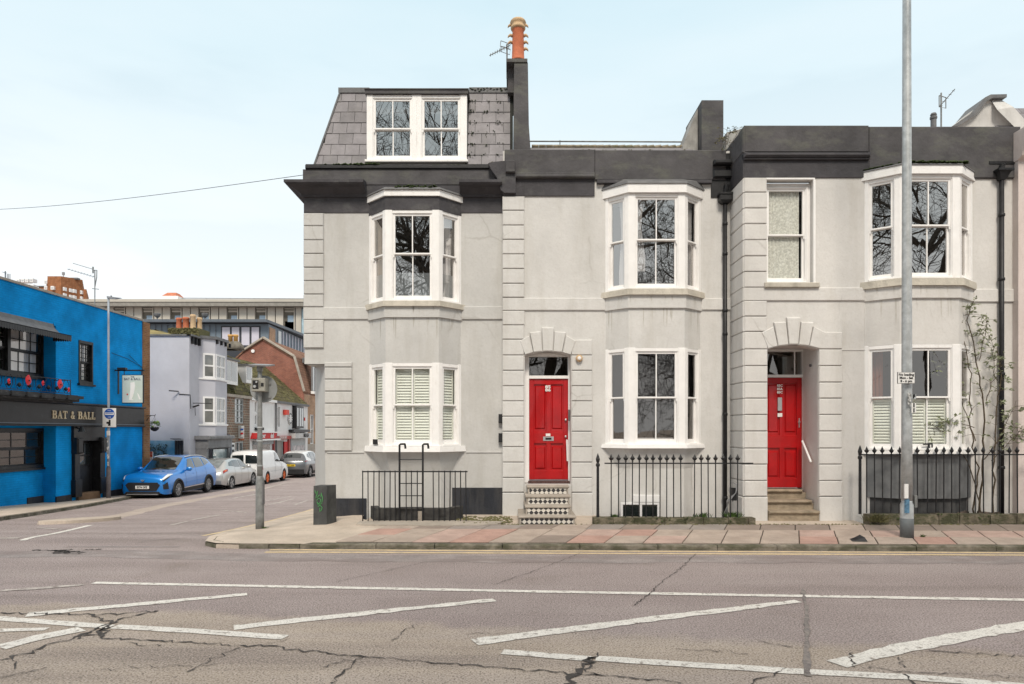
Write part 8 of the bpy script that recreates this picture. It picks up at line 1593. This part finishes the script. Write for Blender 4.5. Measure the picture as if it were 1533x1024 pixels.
# silver hatchback, tail to the viewer
x = -14.1; y0 = 30.75; zg = gz(x, y0 + 2)
sil = Car('silver hatchback parked between the blue crossover and the white van', x, y0 + 4.25, zg, math.pi, [
    (0.00, SEC((.62, .25), (.68, .38), (.66, .52), (.60, .62), (.4, .67), (0, .69))), (0.15, SEC((.78, .2), (.84, .38), (.83, .56), (.75, .70), (.45, .76), (0, .78))), (0.6, SEC((.83, .19), (.88, .40), (.87, .66), (.80, .84), (.5, .88), (0, .90))), (1.15, SEC((.83, .19), (.88, .40), (.88, .72), (.82, .94), (.64, .97), (0, .99))),
    (1.6, SEC((.83, .19), (.88, .4), (.88, .74), (.82, .96), (.62, 1.22), (0, 1.25))), (2.0, SEC((.83, .19), (.88, .42), (.88, .76), (.82, .97), (.58, 1.40), (0, 1.44))), (2.6, SEC((.83, .19), (.88, .42), (.88, .78), (.82, .98), (.57, 1.42), (0, 1.465))), (3.3, SEC((.83, .2), (.88, .44), (.88, .82), (.81, 1.02), (.55, 1.36), (0, 1.41))),
    (3.75, SEC((.82, .22), (.87, .46), (.87, .84), (.78, 1.02), (.55, 1.18), (0, 1.23))), (4.05, SEC((.80, .25), (.85, .48), (.84, .82), (.74, .95), (.5, 1.0), (0, 1.02))), (4.25, SEC((.70, .30), (.76, .46), (.73, .66), (.62, .80), (.4, .84), (0, .86)))], car_paint('silver_paint', (.50, .50, .49), .5))
b = sil; b.body((.85, 3.45), .32); b.patch2('rear_window', mat('grey_rear_glass', (.20, .22, .22), .08, var=.2, coat=1), 3.38, 4.0, 4.12, .01, 3.40, 4.03)
for sd in (-1, 1):
    b.patch('side_window', carglass, (1.62, 3.12), (2.28, 3.12), (2.28, 3.84), (1.98, 3.84), sd); b.patch('side_window', carglass, (2.36, 3.12), (3.0, 3.14), (2.95, 3.84), (2.36, 3.84), sd); b.patch('side_window', carglass, (3.06, 3.18), (3.5, 3.35), (3.32, 3.72), (3.02, 3.8), sd)
    b.patch('tail_lamp', lampr, (3.86, 2.2), (4.16, 2.2), (4.12, 2.9), (3.78, 2.75), sd, .012); b.patch('tail_lamp_lens', orange_rim, (3.96, 2.35), (4.08, 2.35), (4.06, 2.7), (3.94, 2.65), sd, .018, n=3)
    for wy in b.wheels: b.wheel(wy, sd, .88, hub, 5, b.paint)
    for s in (1.5, 2.32, 3.05): b.patch('shut_line', blackpl, (s, .6), (s + .012, .6), (s + .012, 3.0), (s, 3.0), sd, .006, n=4)
    b.patch('headlight', lampw, (.2, 2.4), (.55, 2.5), (.5, 2.9), (.2, 2.8), sd, .012)
b.patch2('windscreen', carglass, 1.2, 1.95, 4.1, .01, 1.16, 2.0); b.plate(4.26, .62, plate_y, 'LM05 KVE', False); b.box('rear_bumper', b.paint, -.74, .74, 4.16, 4.30, .30, .48); b.mirror(1.65, 1.02, .84, b.paint)
# white van with orange wheels
x = -13.85; y0 = 34.6; zg = gz(x, y0 + 1.8)
whitep = mat('white_van_paint', (.72, .72, .72), .35, var=.03, coat=.8)
van = Car('small white van with orange wheels parked along the shops', x, y0 + 4.3, zg, math.pi, [
    (0.00, SEC((.66, .25), (.72, .42), (.70, .60), (.64, .76), (.42, .84), (0, .87))), (0.2, SEC((.82, .2), (.88, .42), (.86, .66), (.78, .90), (.5, .97), (0, 1.0))), (0.8, SEC((.84, .2), (.89, .44), (.88, .78), (.82, 1.04), (.56, 1.10), (0, 1.12))), (1.1, SEC((.84, .2), (.89, .44), (.88, .82), (.84, 1.08), (.70, 1.16), (0, 1.18))),
    (1.75, SEC((.84, .2), (.89, .44), (.89, .84), (.85, 1.10), (.72, 1.66), (0, 1.72))), (2.1, SEC((.84, .2), (.89, .44), (.89, .84), (.86, 1.12), (.74, 1.74), (0, 1.81))), (3.2, SEC((.84, .2), (.89, .44), (.89, .84), (.86, 1.12), (.75, 1.75), (0, 1.825))), (4.1, SEC((.84, .24), (.89, .46), (.89, .84), (.86, 1.12), (.74, 1.70), (0, 1.78))), (4.3, SEC((.80, .3), (.85, .48), (.85, .84), (.82, 1.10), (.70, 1.58), (0, 1.66)))], whitep, 'van', 'parked_van')
b = van; b.tens = .6; b.body((.88, 3.45), .33)
for sd in (-1, 1):
    b.patch('side_window', carglass, (1.45, 3.1), (2.25, 3.1), (2.25, 3.84), (1.82, 3.84), sd); mb = MB(); mb.prism(Fr(0, 4.315, -1, 0), [(sd * .05, 1.14), (sd * .68, 1.14), (sd * .63, 1.55), (sd * .05, 1.58)], 0, .012); mb.build('rear_window', carglass, b.root)
    b.patch('tail_lamp', lampr, (4.12, 1.9), (4.28, 1.9), (4.26, 3.4), (4.12, 3.4), sd, .012)
    for wy in b.wheels: b.wheel(wy, sd, .89, orange_rim, 5, whitep)
    for s in (1.3, 2.3): b.patch('shut_line', blackpl, (s, .5), (s + .014, .5), (s + .014, 3.8 if s > 2 else 3.0), (s, 3.8 if s > 2 else 3.0), sd, .006, n=4)
    b.patch('side_groove', galv, (1.4, 1.5), (3.0, 1.5), (3.0, 1.56), (1.4, 1.56), sd, .006)
b.patch2('windscreen', carglass, 1.18, 1.76, 4.1, .01, 1.14, 1.8); b.mirror(1.55, 1.2, .87, blackpl); b.plate(4.31, .72, plate_y, 'FX12 TWV', False)
# grey SUV beyond
x = -13.45; y0 = 40.7; zg = gz(x, y0 + 1.8)
suv = Car('two tone grey crossover parked last in the row beyond the van', x, y0 + 4.4, zg, math.pi, [(s, [(w * .985, z) for w, z in sec]) for s, sec in blue.st], car_paint('pewter_paint', (.12, .125, .135), .4))
b = suv; b.body((.88, 3.52), .35); b.patch2('roof_panel', whitep, 1.95, 3.95, 3.9, .006); b.patch2('rear_window', carglass, 3.98, 4.24, 4.1, .012)
for sd in (-1, 1):
    b.patch('side_window', carglass, (1.68, 3.12), (2.38, 3.12), (2.38, 3.80), (2.05, 3.80), sd); b.patch('side_window', carglass, (2.46, 3.12), (3.22, 3.14), (3.14, 3.80), (2.46, 3.80), sd); b.patch('quarter_panel', whitep, (3.3, 2.7), (4.2, 2.7), (3.95, 3.9), (3.25, 3.9), sd, .006); b.patch('side_window', carglass, (3.35, 3.16), (3.75, 3.4), (3.6, 3.72), (3.32, 3.78), sd, .012)
    b.patch('tail_lamp', lampr, (3.98, 2.55), (4.36, 2.55), (4.36, 2.85), (3.98, 2.8), sd, .014)
    for wy in b.wheels: b.wheel(wy, sd, .915, hub, 5, blackpl)
    b.patch('lower_cladding', blackpl, (1.32, .05), (3.1, .05), (3.1, .8), (1.32, .8), sd, .012)
b.plate(4.46, .80, plate_y, 'HT71 BXK', False); b.box('rear_bumper', blackpl, -.80, .80, 4.36, 4.49, .26, .55); b.patch2('windscreen', carglass, 1.22, 1.93, 4.1, .01, 1.14, 2.0); b.mirror(1.6, 1.12, .87, blackpl)

# ------------------------------------------------------------------ bare trees of the park across the main road (mirrored in the windows)
def bare_tree(x, y, h, r, seed, lean, label):
    rnd = random.Random(seed); t = thing('bare_tree', label, 'tree', (x, y, 0), 'bare park trees mirrored in the window panes'); tr, cr = MB(), MB()
    def grow(p, d, L, rad, lev):
        n = 5 if lev < 3 else 3; pts = [p]; rs = [rad]; q = p; dd = d
        for k in range(n):
            dd = (dd + Vector((rnd.gauss(0, .10 + .05 * lev), rnd.gauss(0, .10 + .05 * lev), rnd.gauss(.04, .07)))).normalized(); q = q + dd * L / n
            if q.y > -2.5: break
            pts.append(q); rs.append(rad * (1 - .5 * (k + 1) / n))
        if len(pts) < 2: return
        n = len(pts) - 1
        (tr if lev < 1 else cr).tube(pts, rs, 8 if lev == 0 else (5 if lev < 3 else 3), cap=lev > 3)
        if lev >= 5: return
        for k in range((5, 5, 5, 5, 4)[lev]):
            i = rnd.randint(max(1, n - 3 if lev == 0 else 1), n); b_ = pts[i]; a = rnd.uniform(0, 6.28); u = dd.cross(Vector((math.cos(a), math.sin(a), .2))).normalized(); sp = rnd.uniform(.45, .95)
            grow(b_, (dd * (1 - sp * .45) + u * sp).normalized(), L * rnd.uniform(.55, .8), max(.013, rs[i] * rnd.uniform(.5, .72)), lev + 1)
    h *= 1.12; grow(Vector((x, y, -.1)), Vector((lean, 0, 1)).normalized(), h * .36, r, 0); tr.build('trunk', barkm, t); cr.build('crown', barkm, t)
for i, (x, y, h, r, l) in enumerate(((-15, -11, 27, .42, .1), (-8.5, -10, 29, .48, .05), (-4.2, -11, 30, .55, -.06), (.8, -12.5, 29, .42, .1), (5.4, -10, 30, .5, .1), (10.2, -10, 28, .45, -.12), (16, -11, 29, .46, .0), (23, -10, 28, .48, -.1), (30, -12, 27, .46, .1))):
    bare_tree(x, y, h, r, 40 + i, l, 'bare dark tree across the main road, mirrored in the house windows')
def islands(o):
    """give every separate piece of a part its own object"""
    me = o.data; par = list(range(len(me.vertices)))
    def find(i):
        while par[i] != i: par[i] = par[par[i]]; i = par[i]
        return i
    for pl in me.polygons:
        a = find(pl.vertices[0])
        for v in pl.vertices[1:]: par[find(v)] = a
    g = {}
    for pl in me.polygons: g.setdefault(find(pl.vertices[0]), []).append(pl)
    if len(g) < 2: return
    for ps in g.values():
        ids = sorted({v for pl in ps for v in pl.vertices}); ix = {v: i for i, v in enumerate(ids)}; m2 = bpy.data.meshes.new(o.name.split('.')[0])
        m2.from_pydata([tuple(me.vertices[v].co) for v in ids], [], [tuple(ix[v] for v in pl.vertices) for pl in ps])
        for m in me.materials: m2.materials.append(m)
        for q, pl in zip(m2.polygons, ps): q.material_index = pl.material_index
        c = o.copy(); c.data = m2; COL.objects.link(c)
    bpy.data.objects.remove(o)
for o in list(bpy.data.objects):
    if o.type == 'MESH' and o.name.split('.')[0] in ('string_course', 'plinth', 'pier_base', 'plinth_line', 'meter_box', 'knob', 'standing_seams', 'side_seams', 'stickers', 'roof_kerb', 'render_joint', 'riser_edge', 'coping', 'shopfront', 'wall_cable', 'roof_handrail'): islands(o)
for o in list(bpy.data.objects):
    if o.type == 'MESH' and o.get('kind') is None and o.parent is None and o.get('category') is None: o['kind'] = 'structure'
